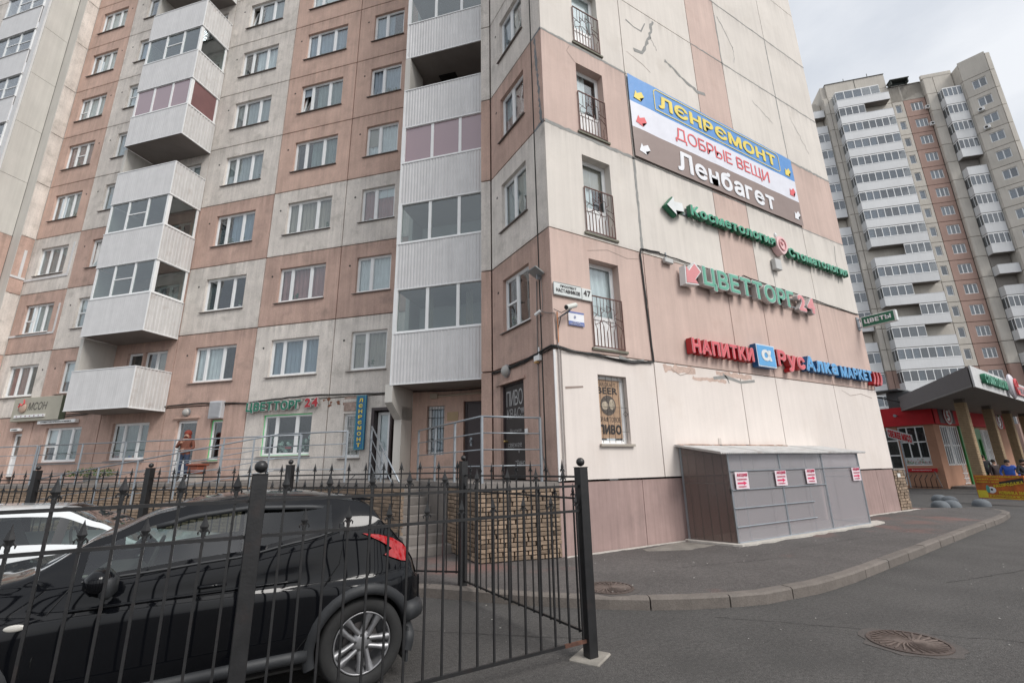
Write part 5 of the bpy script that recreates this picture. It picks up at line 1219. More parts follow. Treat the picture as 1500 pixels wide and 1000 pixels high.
def wheel(par, M, R_, rr):
    o = bpy.data.objects.new('wheel', None)
    key = (R_, rr)
    if key not in WMESH:
        T = MB(); Q = Matrix.Rotation(math.radians(90), 4, 'X')     # axis z -> -y (outward)
        T.lathe([(rr*.98, .0), (rr*1.0, .085), (rr*1.05, .105), (R_*.93, .112), (R_*.985, .09), (R_, .05), (R_, -.06), (R_*.97, -.10), (rr, -.10)], 48, 0, Q)
        RM = MB(); RM.lathe([(rr*.99, .095), (rr*.955, .10), (rr*.93, .085), (rr*.91, -.06), (rr*.2, -.07)], 48, 0, Q)
        n = 5
        for k in range(n):
            a = k*2*math.pi/n
            for s in (-1, 1):
                a0 = a+s*.13; a1 = a+s*.20
                p = [(.055*math.cos(a+s*.5), .055*math.sin(a+s*.5)), (rr*.95*math.cos(a1-s*.02), rr*.95*math.sin(a1-s*.02))]
                tx, ty = p[1][0]-p[0][0], p[1][1]-p[0][1]; L_ = math.hypot(tx, ty); nx, ny = -ty/L_, tx/L_
                vs = []
                for (px, py), wdt, zt, zb in ((p[0], .022, .078, .03), (((p[0][0]+p[1][0])/2, (p[0][1]+p[1][1])/2), .019, .088, .05), (p[1], .034, .096, .06)):
                    vs += [(px+nx*wdt, py+ny*wdt, zb), (px+nx*wdt*.7, py+ny*wdt*.7, zt), (px-nx*wdt*.7, py-ny*wdt*.7, zt), (px-nx*wdt, py-ny*wdt, zb)]
                RM.add(vs, [(i*4+j, i*4+j+1, (i+1)*4+j+1, (i+1)*4+j) for i in range(2) for j in range(3)], 0, Q)
        RM.lathe([(.085, .04), (.080, .075), (.035, .085), (.001, .085)], 24, 0, Q)
        BL = MB()
        for k in range(5): a = k*2*math.pi/5+.6; BL.cyl((.055*math.cos(a), -.075, .055*math.sin(a)), (.055*math.cos(a), -.084, .055*math.sin(a)), .011, 8)
        DK = MB(); DK.lathe([(.14, .0), (.14, .012), (.001, .012)], 30, 0, Q)
        WMESH[key] = (T.mesh('tyre', [mat('tyre_rubber', (.022, .022, .022), .8, var=.15, scale=20)], True), RM.mesh('rim', [mat('alloy', (.30, .30, .31), .42, metal=.7, var=.05)], True), BL.mesh('wheel_bolts', [mat('bolt', (.1, .1, .1), .4, metal=.8)]), DK.mesh('brake_disc', [mat('disc', (.12, .11, .11), .5, metal=.7)]))
    o = bpy.data.objects.new('wheel', None); COL.objects.link(o); o.parent = par; o.matrix_local = WM[par.name].inverted() @ M; WM[o.name] = M
    for nm, me in zip(('tyre', 'rim', 'wheel_bolts', 'brake_disc'), WMESH[key]): part(nm, me, None, o, M)
BLK_PAINT = mat('black_car_paint', (.004, .0045, .006), .05, var=0, spec=.34)
BLK_TRIM = mat('black_plastic_trim', (.028, .03, .033), .55, var=.1)
WHT_PAINT = mat('white_car_paint', (.62, .64, .65), .35, var=0, coat=1.0)
suv = dict(paint=BLK_PAINT, trim=BLK_TRIM, glass=GLASSC, glass_rear=GLASSD, x=(-2.38, 1.62), hw=.872, yr=.585, flare=.062, wheels=(-1.45, 1.08), wr=.338, arch=.385, archw=.045, wy=.775, rim=.232,
    top=[(-2.38, .62), (-2.28, .80), (-2.1, .92), (-1.7, 1.00), (-1.28, 1.05), (-1.12, 1.08), (-.75, 1.30), (-.45, 1.435), (-.2, 1.50), (.15, 1.535), (.6, 1.52), (1.02, 1.46), (1.12, 1.42), (1.26, 1.25), (1.42, 1.10), (1.52, .98), (1.59, .85), (1.62, .70)],
    belt=[(-2.4, .8), (-1.2, .97), (-.6, 1.02), (.1, 1.065), (.6, 1.15), (.9, 1.22), (1.2, 1.22), (1.5, 1.04), (1.7, .9)],
    wid=[(-2.38, .70), (-2.25, .86), (-2.0, .95), (-1.6, 1.0), (0, .985), (1.15, 1.0), (1.38, .955), (1.52, .87), (1.62, .76)],
    low=[(-2.38, .36), (-2.1, .24), (-1.0, .20), (.7, .22), (1.4, .33), (1.62, .42)],
    side=[(-.80, .12), (.21, .80)], wind=(-1.08, -.34), back=(1.14, 1.40), seams=[[(-.93, .32), (-.95, .6), (-.93, .85), (-.84, 1.0)], [(.16, .30), (.16, .6), (.17, 1.06)], [(.56, .34), (.70, .52), (.74, .80), (.86, .95), (.90, 1.2)]], handles=[(-.04, .895)], seat=-.1, dash=-.95)
car1, sp = make_car(suv, Matrix.Translation((0, 5.235, 0)), 'black crossover car with red tail light behind the near iron fence')
for s in (-1, 1):
    if True:
        # tail light wrapping the rear corner
        pts = [(1.04, 1.175), (1.18, 1.155), (1.32, 1.11), (1.42, 1.05), (1.49, .98), (1.48, .90), (1.40, .92), (1.24, .985), (1.31, 1.03), (1.20, 1.10)]
        bm = bmesh.new(); vs = []
        P = [(x, z) for x, z in pts]
        for x, z in P: q = sp(x, z, s, .010); vs.append(bm.verts.new(q))
        f = bm.faces.new(vs if s < 0 else vs[::-1]); bmesh.ops.triangulate(bm, faces=[f]); 
        r = bmesh.ops.subdivide_edges(bm, edges=list(bm.edges), cuts=2, use_grid_fill=True)
        for v in bm.verts:
            q = sp(v.co.x, min(v.co.z, 1.17), s, .012); v.co.y = q.y
        e = bmesh.ops.extrude_face_region(bm, geom=list(bm.faces))
        for v in [g for g in e['geom'] if isinstance(g, bmesh.types.BMVert)]: v.co.y += s*.012
        bmesh.ops.recalc_face_normals(bm, faces=bm.faces)
        me = bpy.data.meshes.new('tail_light'); bm.to_mesh(me); bm.free(); me.materials.append(mat('tail_red', (.42, .008, .012), .12, var=.25, scale=14, coat=1, emit=.03)); part('tail_light', me, None, car1)
    # mirror
    y = sp(-.72, .98, s).y
    m = part('door_mirror', MB().bev(-.75, -.60, y+s*.16-.11, y+s*.16+.11, .955, 1.105, .045).tube([(-.70, y-s*.02, .93), (-.69, y+s*.08, .96)], .035, 8), BLK_PAINT, car1, smooth=True)
    part('mirror_lower', MB().bev(-.66, -.585, y+s*.16-.10, y+s*.16+.10, .93, 1.06, .02), BLK_TRIM, m, WM[car1.name], smooth=True)
    part('indicator', MB().sph(tuple(sp(-1.06, .80, s, .006)), .045, 10, sx=1.2, sy=.25, sz=.45), mat('indicator_pale', (.62, .60, .55), .2), car1, smooth=True)
    part('window_line', MB().tube([sp(x, lerpt(suv['belt'], x)+.004, s, .004) for x in [-.8+i*.1 for i in range(17)]], .009, 5), BLK_TRIM, car1)
    part('rain_deflector', MB().tube([(x, s*(.585*.985*.99+.055), lerpt(suv['top'], x)-.115) for x in [-.45+i*.1 for i in range(13)]], .022, 6), BLK_TRIM, car1, smooth=True)
    part('shoulder_crease', MB().tube([sp(x, .845+.02*(x+1)/2, s, .002) for x in [-.85+i*.1 for i in range(15)]], .012, 6), BLK_PAINT, car1, smooth=True)
    part('rear_door_handle', MB().bev(-.02, .02, -.01, .01, -.06, .06, .004), BLK_TRIM, car1, Matrix.Translation(Vector((0, 5.235, 0))+sp(.87, 1.21, s, .0)))
    part('mud_flap', MB().box(1.46, 1.48, s*.84, s*.62, .12, .38), BLK_TRIM, car1)
part('roof_spoiler', MB().add([(1.0, -.55, 1.47), (1.0, .55, 1.47), (1.19, -.53, 1.44), (1.19, .53, 1.44), (1.0, -.55, 1.44), (1.0, .55, 1.44), (1.19, -.53, 1.425), (1.19, .53, 1.425)], [(0, 2, 3, 1), (4, 5, 7, 6), (2, 6, 7, 3), (0, 4, 6, 2), (1, 3, 7, 5)]), BLK_PAINT, car1)
part('rear_bumper', MB().tube([(1.43, -.82, .50), (1.55, -.74, .50), (1.64, -.4, .5), (1.66, 0, .5), (1.64, .4, .5), (1.55, .74, .50), (1.43, .82, .50)], .085, 10), BLK_TRIM, car1, smooth=True)
part('aerial', MB().tube([(.95, 0, 1.48), (1.12, 0, 1.66)], .004, 5), BLK_TRIM, car1)
sedan = dict(suv); sedan.update(paint=WHT_PAINT, glass=GLASSC, glass_rear=GLASSC, x=(-2.2, 2.2), hw=.86, yr=.60, flare=.015, wheels=(-1.35, 1.25), wr=.315, arch=.35, archw=.02, wy=.77, rim=.205,
    top=[(-2.2, .55), (-2.12, .70), (-1.9, .84), (-1.5, .92), (-1.05, .98), (-.95, 1.0), (-.55, 1.22), (-.2, 1.37), (.1, 1.39), (.6, 1.40), (1.1, 1.38), (1.5, 1.30), (1.85, 1.10), (2.0, 1.04), (2.12, .95), (2.2, .7)],
    belt=[(-2.2, .7), (-1.0, .93), (0, .99), (1.0, 1.02), (1.6, 1.05), (2.2, .9)], wid=[(-2.2, .72), (-2.05, .88), (-1.7, .97), (-1.2, 1.0), (1.3, 1.0), (1.8, .95), (2.1, .86), (2.2, .76)],
    low=[(-2.2, .3), (-1.9, .2), (1.9, .22), (2.2, .32)], side=[(-.80, -.30), (-.22, .36), (.44, 1.22)], wind=(-.94, -.18), back=(1.22, 1.86), seams=[[(-.85, .3), (-.87, .6), (-.80, .95)], [(.40, .28), (.40, .98)], [(1.0, .42), (1.05, .7), (1.25, 1.0)]], handles=[(.22, .86), (1.0, .87)], seat=0.0, dash=-.75)
car2, sp2 = make_car(sedan, Matrix.Translation((-1.78, 7.75, 0)) @ Matrix.Rotation(math.pi, 4, 'Z'), 'white hatchback parked behind the black crossover, half hidden by fence and car')
for s in (-1, 1):
    y = sp2(-.72, .92, s).y; part('door_mirror', MB().sph((-.66, y+s*.14, .99), .10, 10, sx=.7, sy=1.0, sz=.7), WHT_PAINT, car2, smooth=True)
    part('headlight', MB().sph(tuple(sp2(-1.95, .66, s, -.04)), .13, 8, sx=1.4, sy=.6, sz=.6), mat('headlight_glass', (.5, .52, .54), .1), car2, smooth=True)

# ------------------------------------------------------------------ polycarbonate shed
sh = thing('lean_to_shed', 'grey translucent lean-to shed with corrugated roof against the plinth', 'shed', (8.8, 6.34, .13)); I0 = IDM
GV = STEEL
yb = 7.30; yf = 6.34; xa, xb = 8.82, 14.15
def post(a, b, c, w_=.022): return MB().box(a[0]-w_, a[0]+w_, a[1]-w_, a[1]+w_, .13, c)
zt = 1.90; zbk = 2.07; xr = 14.15
for x, y, z in ((8.55, 7.28, 2.05), (xa, yf, zt), (12.39, yf, zt), (xb, yf, zt), (10.62, yf, zt), (xb, 7.28, 2.05)): partw('frame_post', post((x, y), None, z), GV, sh)
def rl(p, q, w_=.018): return MB().tube([p, q], w_, 4)
for z, a, b in ((1.165, xa, 12.39), (.81, xa, 11.75), (.46, xa, 11.75), (1.54, xa, xb), (.17, xa, xb), (1.88, xa, xb)): partw('frame_rail', rl((a, yf-.03, z), (b, yf-.03, z), .013), GV, sh)
for x in (11.75, 9.3): partw('frame_stud', MB().box(x-.015, x+.015, yf+.02, yf+.04, .17, 1.9), GV, sh)
for z in (.17, 1.3, 1.9): partw('frame_rail', rl((8.55, 7.28, z), (xa, yf, z)), GV, sh); partw('frame_rail', rl((xb, 7.28, z), (xb, yf, z)), GV, sh)
n = 4
for i in range(n):
    a = xa+(xb-xa)*i/n; b = xa+(xb-xa)*(i+1)/n; partw('polycarbonate_sheet', MB().box(a+.004, b-.004, yf-.012, yf-.004, .16, 1.88), POLYC, sh)
def sheet(p, q, z0, z1a, z1b, o=.006):
    p, q = Vector(p), Vector(q); t = (q-p).normalized(); nn = Vector((t.y, -t.x, 0))*o
    vs = []
    for dd in (Vector(), nn*1.3):
        vs += [p+nn+dd+Vector((0, 0, z0)), q+nn+dd+Vector((0, 0, z0)), q+nn+dd+Vector((0, 0, z1b)), p+nn+dd+Vector((0, 0, z1a))]
    return MB().add(vs, [(0, 1, 2, 3), (7, 6, 5, 4), (0, 4, 5, 1), (1, 5, 6, 2), (2, 6, 7, 3), (3, 7, 4, 0)])
partw('polycarbonate_sheet', sheet((8.55, 7.26, 0), (xa-.01, yf-.01, 0), .16, 2.03, 1.88), glassmat('brown_polycarbonate', (.66, .58, .55), .4, .05, rough=.2, body=(.26, .20, .18), bodyw=.30), sh)
partw('polycarbonate_sheet', sheet((xb+.01, yf, 0), (xb+.01, 7.26, 0), .16, 1.88, 2.03), POLYC, sh)
for i in range(5):
    f = (i+.7)/5.4; x = 8.55+(xa-8.55)*f; y = 7.28+(yf-7.28)*f; partw('frame_stud', MB().box(x-.009, x+.009, y-.02, y+.005, .17, 1.95), mat('stud_dark', (.10, .09, .09), .6), sh)
# corrugated roof sheets
for i in range(4):
    a = 8.42+(14.3-8.42)*i/4; L_ = (14.3-8.42)/4+.03; mb = MB(); nseg = int(L_/.0175); vs = []
    for k in range(nseg+1):
        x = a+L_*k/nseg; dz = .017*math.cos(k*math.pi/2)*1.2
        f = 0.0 if x > xa else (xa-x)/(xa-8.42)
        vs += [(x, 6.18, 1.905+dz+.004*(i % 2)), (x, 7.325, 2.10+dz+.004*(i % 2)), (x, 6.18, 1.897+dz+.004*(i % 2)), (x, 7.325, 2.092+dz+.004*(i % 2))]
    mb.add(vs, [(4*k, 4*k+4, 4*k+5, 4*k+1) for k in range(nseg)]+[(4*k+2, 4*k+3, 4*k+7, 4*k+6) for k in range(nseg)]+[(4*k, 4*k+2, 4*k+6, 4*k+4) for k in range(nseg)])
    partw('roof_sheet', mb, mat('galvanised_roof', (.66, .66, .65), .5, metal=.1, var=.15, scale=5, stain=((.24, .13, .08), .5, 3)), sh)
mb = MB(); x = 8.5
while x < 12.6: mb.box(x, x+rnd(.1, .3), 7.25, 7.33, 2.095, 2.12+rnd(0, .012)); x += .2
partw('rusty_flashing', mb, mat('rusty_flashing', (.30, .16, .10), .8, var=.4, scale=12), sh)
mb = MB(); vs = []; pl = [(8.45, 7.33), (8.4, 7.2), (8.62, 6.3), (8.7, 6.17)]; x = 8.8
while x < 14.9: pl.append((x, 6.16+rnd(-.06, .05)+(.12 if x > 14.4 else 0))); x += .28
pl += [(14.9, 6.5), (14.3, 6.6), (14.3, 7.33)]
mb.prism(pl, .10, .165); partw('mortar_bed', mb, MORTW, sh); partw('lock', MB().bev(xa-.05, xa-.02, yf-.03, yf, 1.10, 1.20, .005), BLK_TRIM, sh)
for x, z, w_, h_, lb in ((8.93, 1.18, .43, .34, 'first small red and white poster from the left on the shed wall'), (10.33, 1.20, .42, .32, 'second small red and white poster from the left on the shed wall'), (11.54, 1.21, .40, .32, 'third small red and white poster, left of the shed middle post'), (13.66, 1.21, .40, .32, 'fourth small red and white poster at the right end of the shed wall')):
    t = thing('poster', lb, 'poster', (x, yf-.05, z), group='red and white sale posters on the shed'); PM = WM[t.name]
    part('sheet', MB().box(0, w_, -.004, 0, 0, h_), mat('poster_pink_white', (.72, .62, .66), .6), t); pr_text(t, PM, [('АКЦИЯ', .05*w_/.4, .235, .32*w_/.4, .075, dict(bold=.04)), ('НАПИТКИ', .06, .175, .30, .03), ('скидки', .07, .03, .25, .03)], mat('poster_red', (.65, .03, .12), .5), d=-.006)
    mb = MB(); P = [(-.15, -.018), (.05, -.018), (.05, -.045), (.16, 0), (.05, .045), (.05, .018), (-.15, .018)]; flat_poly(mb, P, .20, .115, -.007); part('arrow', mb, mat('poster_red', (.65, .03, .12)), t)
# low brick buttress at the end of the side wall
t = thing('brick_buttress', 'low yellow brick pier beside the far end of the pink plinth', 'wall', (19.0, 7.4, .13)); ter_save = ter; ter = t
partw('core', MB().box(18.62, 19.38, 7.40, 9.5, 0, 1.35), MORT, t); NB[0] = 0
facing(Vector((18.62, 7.39, 0)), Vector((19.40, 7.39, 0)), .13, 1.37, hh=.09); facing(Vector((19.40, 7.39, 0)), Vector((19.40, 9.4, 0)), .13, 1.37, hh=.09, parts=False); ter = ter_save
partw('cap', MB().box(18.6, 19.45, 7.34, 9.5, 1.37, 1.42), CONC, t); partw('paper', MB().box(18.82, 19.02, 7.34, 7.345, 1.15, 1.27), mat('paper', (.6, .6, .58)), t)

# small litter and cracks on the asphalt
mb = MB()
for i in range(420):
    x = rnd(.5, 16); y = rnd(-1.5, 7); z = .134 if (y > 4.9 and x > 4) else .0
    if z == 0 and y > 3.4 and x > 3.2: continue
    r = rnd(.004, .016); mb.add([(x+r*math.cos(a), y+r*math.sin(a)*.7, z+.004) for a in (0, 1.3, 2.5, 3.9, 5.1)]+[(x, y, z+.006+r*.5)], [(0, 1, 5), (1, 2, 5), (2, 3, 5), (3, 4, 5), (4, 0, 5)])
solo('litter', mb, mat('pale_grit', (.30, .29, .27), .9, var=.3, scale=2), 'pale grit and small stones scattered over the road and the pavement', 'grit', kind='stuff')
mb = MB()
def crack(p, q, n, j, z, w_):
    P = [(p[0]+(q[0]-p[0])*i/n+rnd(-j, j), p[1]+(q[1]-p[1])*i/n+rnd(-j, j)) for i in range(n+1)]; vs = []
    for i, (x, y) in enumerate(P):
        t = (P[min(i+1, n)][0]-P[max(i-1, 0)][0], P[min(i+1, n)][1]-P[max(i-1, 0)][1]); L_ = math.hypot(*t); ww = rnd(.3, 1)*w_; vs += [(x-t[1]/L_*ww, y+t[0]/L_*ww, z), (x+t[1]/L_*ww, y-t[0]/L_*ww, z)]
    mb.add(vs, [(2*i+1, 2*i+3, 2*i+2, 2*i) for i in range(n)])
crack((5.0, 4.0), (7.0, 1.6), 40, .02, .004, .005); crack((7.0, 1.6), (8.2, .1), 24, .02, .004, .005); crack((1.8, 5.6), (3.4, 4.2), 30, .015, .004, .006); crack((9, 3.2), (13.5, 2.4), 50, .02, .004, .008)
crack((6.2, 5.6), (8.3, 5.1), 30, .02, .134, .006); crack((9.5, 5.5), (14.2, 5.3), 50, .02, .134, .006)
o = link('asphalt_cracks', mb.mesh('asphalt_cracks', [mat('crack_dark', (.035, .033, .032), .95)]), None, IDM.copy()); o['kind'] = 'structure'
def patch(pts, z, m):
    n = len(pts); P = []
    for i in range(n):
        a, b = pts[i], pts[(i+1) % n]
        for k in range(8): P.append((a[0]+(b[0]-a[0])*k/8+rnd(-.025, .025), a[1]+(b[1]-a[1])*k/8+rnd(-.025, .025)))
    q = MB(); q.prism(P, z-.05, z); o = link('asphalt_patch', q.mesh('asphalt_patch', [m]), None, IDM.copy()); o['kind'] = 'structure'
patch([(13.5, 2.8), (30, 3.2), (30, -2), (12, -3)], .006, mat('newer_asphalt', (.065, .063, .062), .85, var=.12, scale=1.3, speck=.4, bump=.8, bscale=70))
patch([(7.0, 7.1), (8.3, 7.25), (8.45, 6.6), (7.6, 6.55), (6.9, 6.9)], .136, mat('mortar_spill', (.20, .185, .165), .9, var=.2, scale=4, speck=.2))

# ------------------------------------------------------------------ distant tower block
TP, TCm = mat('tower_pink', (.42, .285, .24), .9, var=.08, scale=.5, streak=.08, rand=.04), mat('tower_cream', (.60, .56, .50), .9, var=.08, scale=.5, streak=.10, rand=.05)
TW, TWS = mat('tower_white_panel', (.68, .69, .70), .5, var=.04, scale=.6, streak=.06, rand=.09), mat('tower_soffit', (.22, .20, .185), .9)
TDK = mat('tower_joint', (.10, .095, .085), .95)
tw = thing('tower_block', 'tall cream and pink apartment tower with long white balconies in the background', 'building', (77.0, 17.0, 0))
TS = [1.44+2.7*i for i in range(19)]   # seams
TN = 66.4
def tf(n): return Fr((n*R2, n*R2), (R2, R2))
F0 = tf(TN)
def tpanel(F, a0, a1, z0, z1, m, win=None):
    panel(F, a0, a1, z0, z1, m, [win] if win else (), th=.22, parent=tw, g=.035)
TWC = {}
def twin(F, a0, a1, z0, z1, n, gl=GLASST, white=None, d=.1):
    key = (round(a1-a0, 2), n, white)
    if key not in TWC:
        W_, H_ = a1-a0, z1-z0; mb = MB(); t = .09; mb.box(0, W_, 0, .06, 0, t); mb.box(0, W_, 0, .06, H_-t, H_); mb.box(0, t, 0, .06, t, H_-t); mb.box(W_-t, W_, 0, .06, t, H_-t)
        for i in range(1, n): mb.box(W_*i/n-.05, W_*i/n+.05, .001, .059, t, H_-t)
        f = mb.mesh('window', [WHITE]); mb = MB(); mb.box(t, W_-t, .02, .03, t, H_-t); g = mb.mesh('pane', [gl])
        mb = MB()
        for i in range(n):
            if white and i in white: mb.box(W_*i/n+.02, W_*(i+1)/n-.02, .09, .10, t, H_-t)
        c = mb.mesh('curtain', [CUR[0]]) if mb.v else None; TWC[key] = (f, g, c)
    f, g, c = TWC[key]; o = part('window', f, None, tw, F.m(a0, d, z0)); part('pane', g, None, o, F.m(a0, d, z0))
    if c: part('curtain', c, None, o, F.m(a0, d, z0))
TB = {}
def tbalc(F, a0, a1, z, dep, lights, glz, g0=0, g1=1, side=True, ac=False):
    """parapet, slab and optional glazing of one distant balcony; a0..a1 front edge, local depth dep"""
    W_ = a1-a0; b = bpy.data.objects.new('balcony', None); COL.objects.link(b); b.parent = tw; W = F.m(a0, -dep, z-.1); b.matrix_local = WM[tw.name].inverted() @ W; WM[b.name] = W
    k = ('b', round(W_, 2), dep)
    if k not in TB:
        TB[k] = (MB().box(0, W_, 0, .05, 0, 1.15).box(0, .05, .05, dep, 0, 1.15).box(W_-.05, W_, .05, dep, 0, 1.15).box(-.02, W_+.02, -.02, .05, 1.15, 1.18).mesh('parapet', [TW]), MB().box(.02, W_-.02, .06, dep, -.05, .1).mesh('slab', [TWS]))
    part('parapet', TB[k][0], None, b, W); part('slab', TB[k][1], None, b, W)
    if glz:
        key = ('g', round(W_*(g1-g0), 2), lights, dep, glz)
        x0, x1 = W_*g0, W_*g1
        mb = MB(); n = lights; L_ = x1-x0; H0, H1 = 1.18, 2.55
        mb.box(x0, x1, 0, .05, H0, H0+.07).box(x0, x1, 0, .05, H1-.08, H1+.06)
        for i in range(n+1): x = x0+L_*i/n; mb.box(max(x0, x-.04), min(x1, x+.04), .001, .049, H0+.07, H1-.08)
        if g0 == 0: mb.box(0, .06, dep/2-.03, dep/2+.03, H0, H1).box(0, .06, .05, dep, H1-.08, H1+.06)
        o = part('glazing', mb, WHITE, b, W); m2 = MB().box(x0+.02, x1-.02, .02, .03, H0+.05, H1-.05)
        if g0 == 0: m2.box(.02, .03, .05, dep, H0+.05, H1-.05)
        part('pane', m2, GLASST, o, W); mb = MB()
        for i in range(n):
            if random.random() < .45: mb.box(x0+L_*i/n+.05, x0+L_*(i+1)/n-.05, .10, .11, H0+.05, H1-.05)
        if mb.v: part('curtain', mb, random.choice([CUR[0], CUR[0], CUR[1], CUR[3]]), o, W, kind='stuff')
for k in range(19):
    z = TS[k]; z1 = z+2.7; low = k < 4
    # long balcony column with wall behind
    tpanel(F0, 31.0, 38.5, z, z1, TP if low else TCm)
    # seam panel column with narrow windows, pink column
    top_ = k == 18
    tpanel(F0, 38.5, 39.85, z, z1, TP if low else TCm, None if top_ else (38.8, 39.5, z+.85, z+2.15)); top_ or twin(F0, 38.8, 39.5, z+.85, z+2.15, 1, white=((0,) if random.random() < .6 else None))
    tpanel(F0, 39.85, 42.4, z, z1, TCm if top_ else TP, None if top_ else (40.6, 42.05, z+.85, z+2.15)); top_ or twin(F0, 40.6, 42.05, z+.85, z+2.15, 3, white=random.choice([(0,), (0,), (0, 1), None]))
    # wing: pink strip turns towards us
    FWt = Fr((-42.4*-R2*1.0, -42.4*R2), (R2, -R2))
    tpanel(Fr((42.42*R2, -42.42*R2), (R2, -R2)), -66.4, -65.9, z, z1, TP if low else TCm)
    F1 = tf(65.9); tpanel(F1, 42.45, 43.6, z, z1, TP if low else TCm)
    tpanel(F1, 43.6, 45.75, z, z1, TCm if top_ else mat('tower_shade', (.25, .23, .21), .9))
    if k and not top_:
        gl = k not in (13, 8, 7, 4)
        tbalc(F1, 43.62, 45.75, z, .95, 4, gl)
    # right wing, facet with windows
    c4, c5 = Vector((78.1, 13.3, 0)), Vector((78.62, 10.75, 0)); dd = (c5-c4).normalized(); F2 = Fr((c4.x, c4.y), (-dd.y, dd.x)); 
    L_ = (c5-c4).length
    F2.a = dd; F2.d = Vector((-dd.y, dd.x, 0)); 
    panel(F2, 0, L_, z, z1, TP if low else TCm, [] if top_ else [(.75, 2.05, z+.85, z+2.15)], th=.2, parent=tw, g=.035); top_ or twin(F2, .75, 2.05, z+.85, z+2.15, 2, white=random.choice([None, (0, 1), (0,)]))
    F3 = Fr((c4.x, c4.y), (-R2, R2)); panel(Fr((c4.x, c4.y), (R2, -R2)), -1.9, 0, z, z1, TP if low else TCm, th=.2, parent=tw, g=.035)
    F4 = Fr((c5.x, c5.y), (R2, R2)); panel(F4, 0, .55, z, z1, TCm, th=.2, parent=tw, g=.035)
    e = c5+F4.a*.55; panel(Fr((e.x, e.y), (-R2, R2)), 0.05, 6, z, z1, TCm, th=.2, parent=tw, g=.035)
    # left fin and left recessed balconies
    tpanel(F0, 30.4, 31.0, z, z1, TP if low else TCm)
    panel(Fr((30.4*R2, -30.4*R2), (R2, -R2)), -67.6, -66.4, z, z1, TP if low else TCm, th=.2, parent=tw, g=.03)
    FL = tf(67.6); tpanel(FL, 22, 27.4, z, z1, TCm); tpanel(FL, 27.4, 30.35, z, z1, TCm)
    if k: tbalc(FL, 27.5, 30.3, z, .9, 4, (k*5) % 6 != 1 and k < 18)
    if k:
        glz = {6: (.55, 1, 4), 7: (0, .52, 4), 3: (0, 1, 8), 8: (0, 1, 8), 9: (.55, 1, 4), 12: (0, 1, 8), 5: (0, .55, 4), 17: (0, .5, 4), 18: (0, .85, 5)}.get(k, (0, 1, 8 if k % 3 else 7))
        tbalc(F0, 31.45, 37.8, z, 1.2, glz[2], True, glz[0], glz[1])
part('back_core', MB().box(22, 30, 1.4, 14, 0, 53.2).box(30.4, 38.4, .25, 14, 0, 54.9), TCm, tw, F0.m(0, 0, 0)); part('back_core', MB().box(38.5, 45.6, .3, 14, 0, 52.6), TDK, tw, F0.m(0, 0, 0))
wpoly = [(78.35, 13.1), (78.85, 11.0), (79.1, 10.9), (83.4, 15.3), (82, 18), (80.3, 15.4)]
partw('back_core', MB().prism(wpoly, 0, 52.6), TDK, tw)
mb = MB(); mb.box(31, 38.4, 0, .3, 52.75, 55.0); part('roof_parapet', mb, TCm, tw, F0.m(0, 0, 0)); part('roof_edge', MB().box(30.95, 38.45, -.06, .4, 55.0, 55.1).box(34.65, 34.72, -.02, 0, 52.8, 55.0), TDK, tw, F0.m(0, 0, 0))
part('roof_parapet', MB().box(38.5, 42.42, 0, .3, 50.1, 52.5), TCm, tw, F0.m(0, 0, 0)); part('roof_edge', MB().box(38.45, 42.5, -.06, .4, 52.5, 52.6), TDK, tw, F0.m(0, 0, 0))
part('roof_parapet', MB().box(42.3, 45.8, 0, .3, 52.6, 53.2), TCm, tw, tf(65.9).m(0, 0, 0)); part('roof_parapet', MB().box(0, 2.6, 0, .2, 52.7, 53.0), TCm, tw, Matrix(((dd.x, -dd.y, 0, c4.x), (dd.y, dd.x, 0, c4.y), (0, 0, 1, 0), (0, 0, 0, 1))))
part('roof_canopy', MB().box(38.6, 40.9, -.7, .4, 53.25, 53.35).box(38.7, 38.8, -.6, .2, 52.6, 53.25).box(40.7, 40.8, -.6, .2, 52.6, 53.25).box(38.7, 40.8, .1, .3, 52.6, 53.2), mat('dark_green_roof', (.05, .06, .055), .7), tw, F0.m(0, 0, 0))
for a, z in ((42.0, TS[17]+.75), (42.0, TS[16]+.75)): part('air_conditioner', MB().bev(a, a+.55, -.4, -.08, z-.1, z+.4, .03).cyl((a+.2, -.41, z+.15), (a+.2, -.42, z+.15), .16, 14, m=1), [WHITE, DARKIN], tw, F0.m(0, 0, 0))
for k in (15, 16): part('air_conditioner', MB().bev(.5, 1.1, -.4, -.05, TS[k]+.1, TS[k]+.55, .03).cyl((.72, -.41, TS[k]+.33), (.72, -.42, TS[k]+.33), .16, 14, m=1), [WHITE, DARKIN], tw, Matrix(((dd.x, -dd.y, 0, c4.x), (dd.y, dd.x, 0, c4.y), (0, 0, 1, 0), (0, 0, 0, 1))))
part('roof_antenna', MB().cyl((33.5, .1, 55.0), (33.5, .1, 55.6), .04, 5).cyl((36.5, .1, 55), (36.5, .1, 55.7), .04, 5), TDK, tw, F0.m(0, 0, 0))
# ground floor of the tower seen between the shop columns
part('small_window', MB().box(44.5, 45.6, -3.2, -3.1, 2.0, 3.9).box(42.6, 43.5, -3.2, -3.1, 1.3, 3.9), WHITE, tw, F0.m(0, 0, 0)); part('small_window_pane', MB().box(44.65, 45.45, -3.22, -3.2, 2.2, 3.75).box(42.75, 43.3, -3.22, -3.2, 1.5, 3.75), DARKIN, tw, F0.m(0, 0, 0)); part('front_extension', MB().box(40, 60, -3.1, -.2, 0, 5.2), TP, tw, F0.m(0, 0, 0))

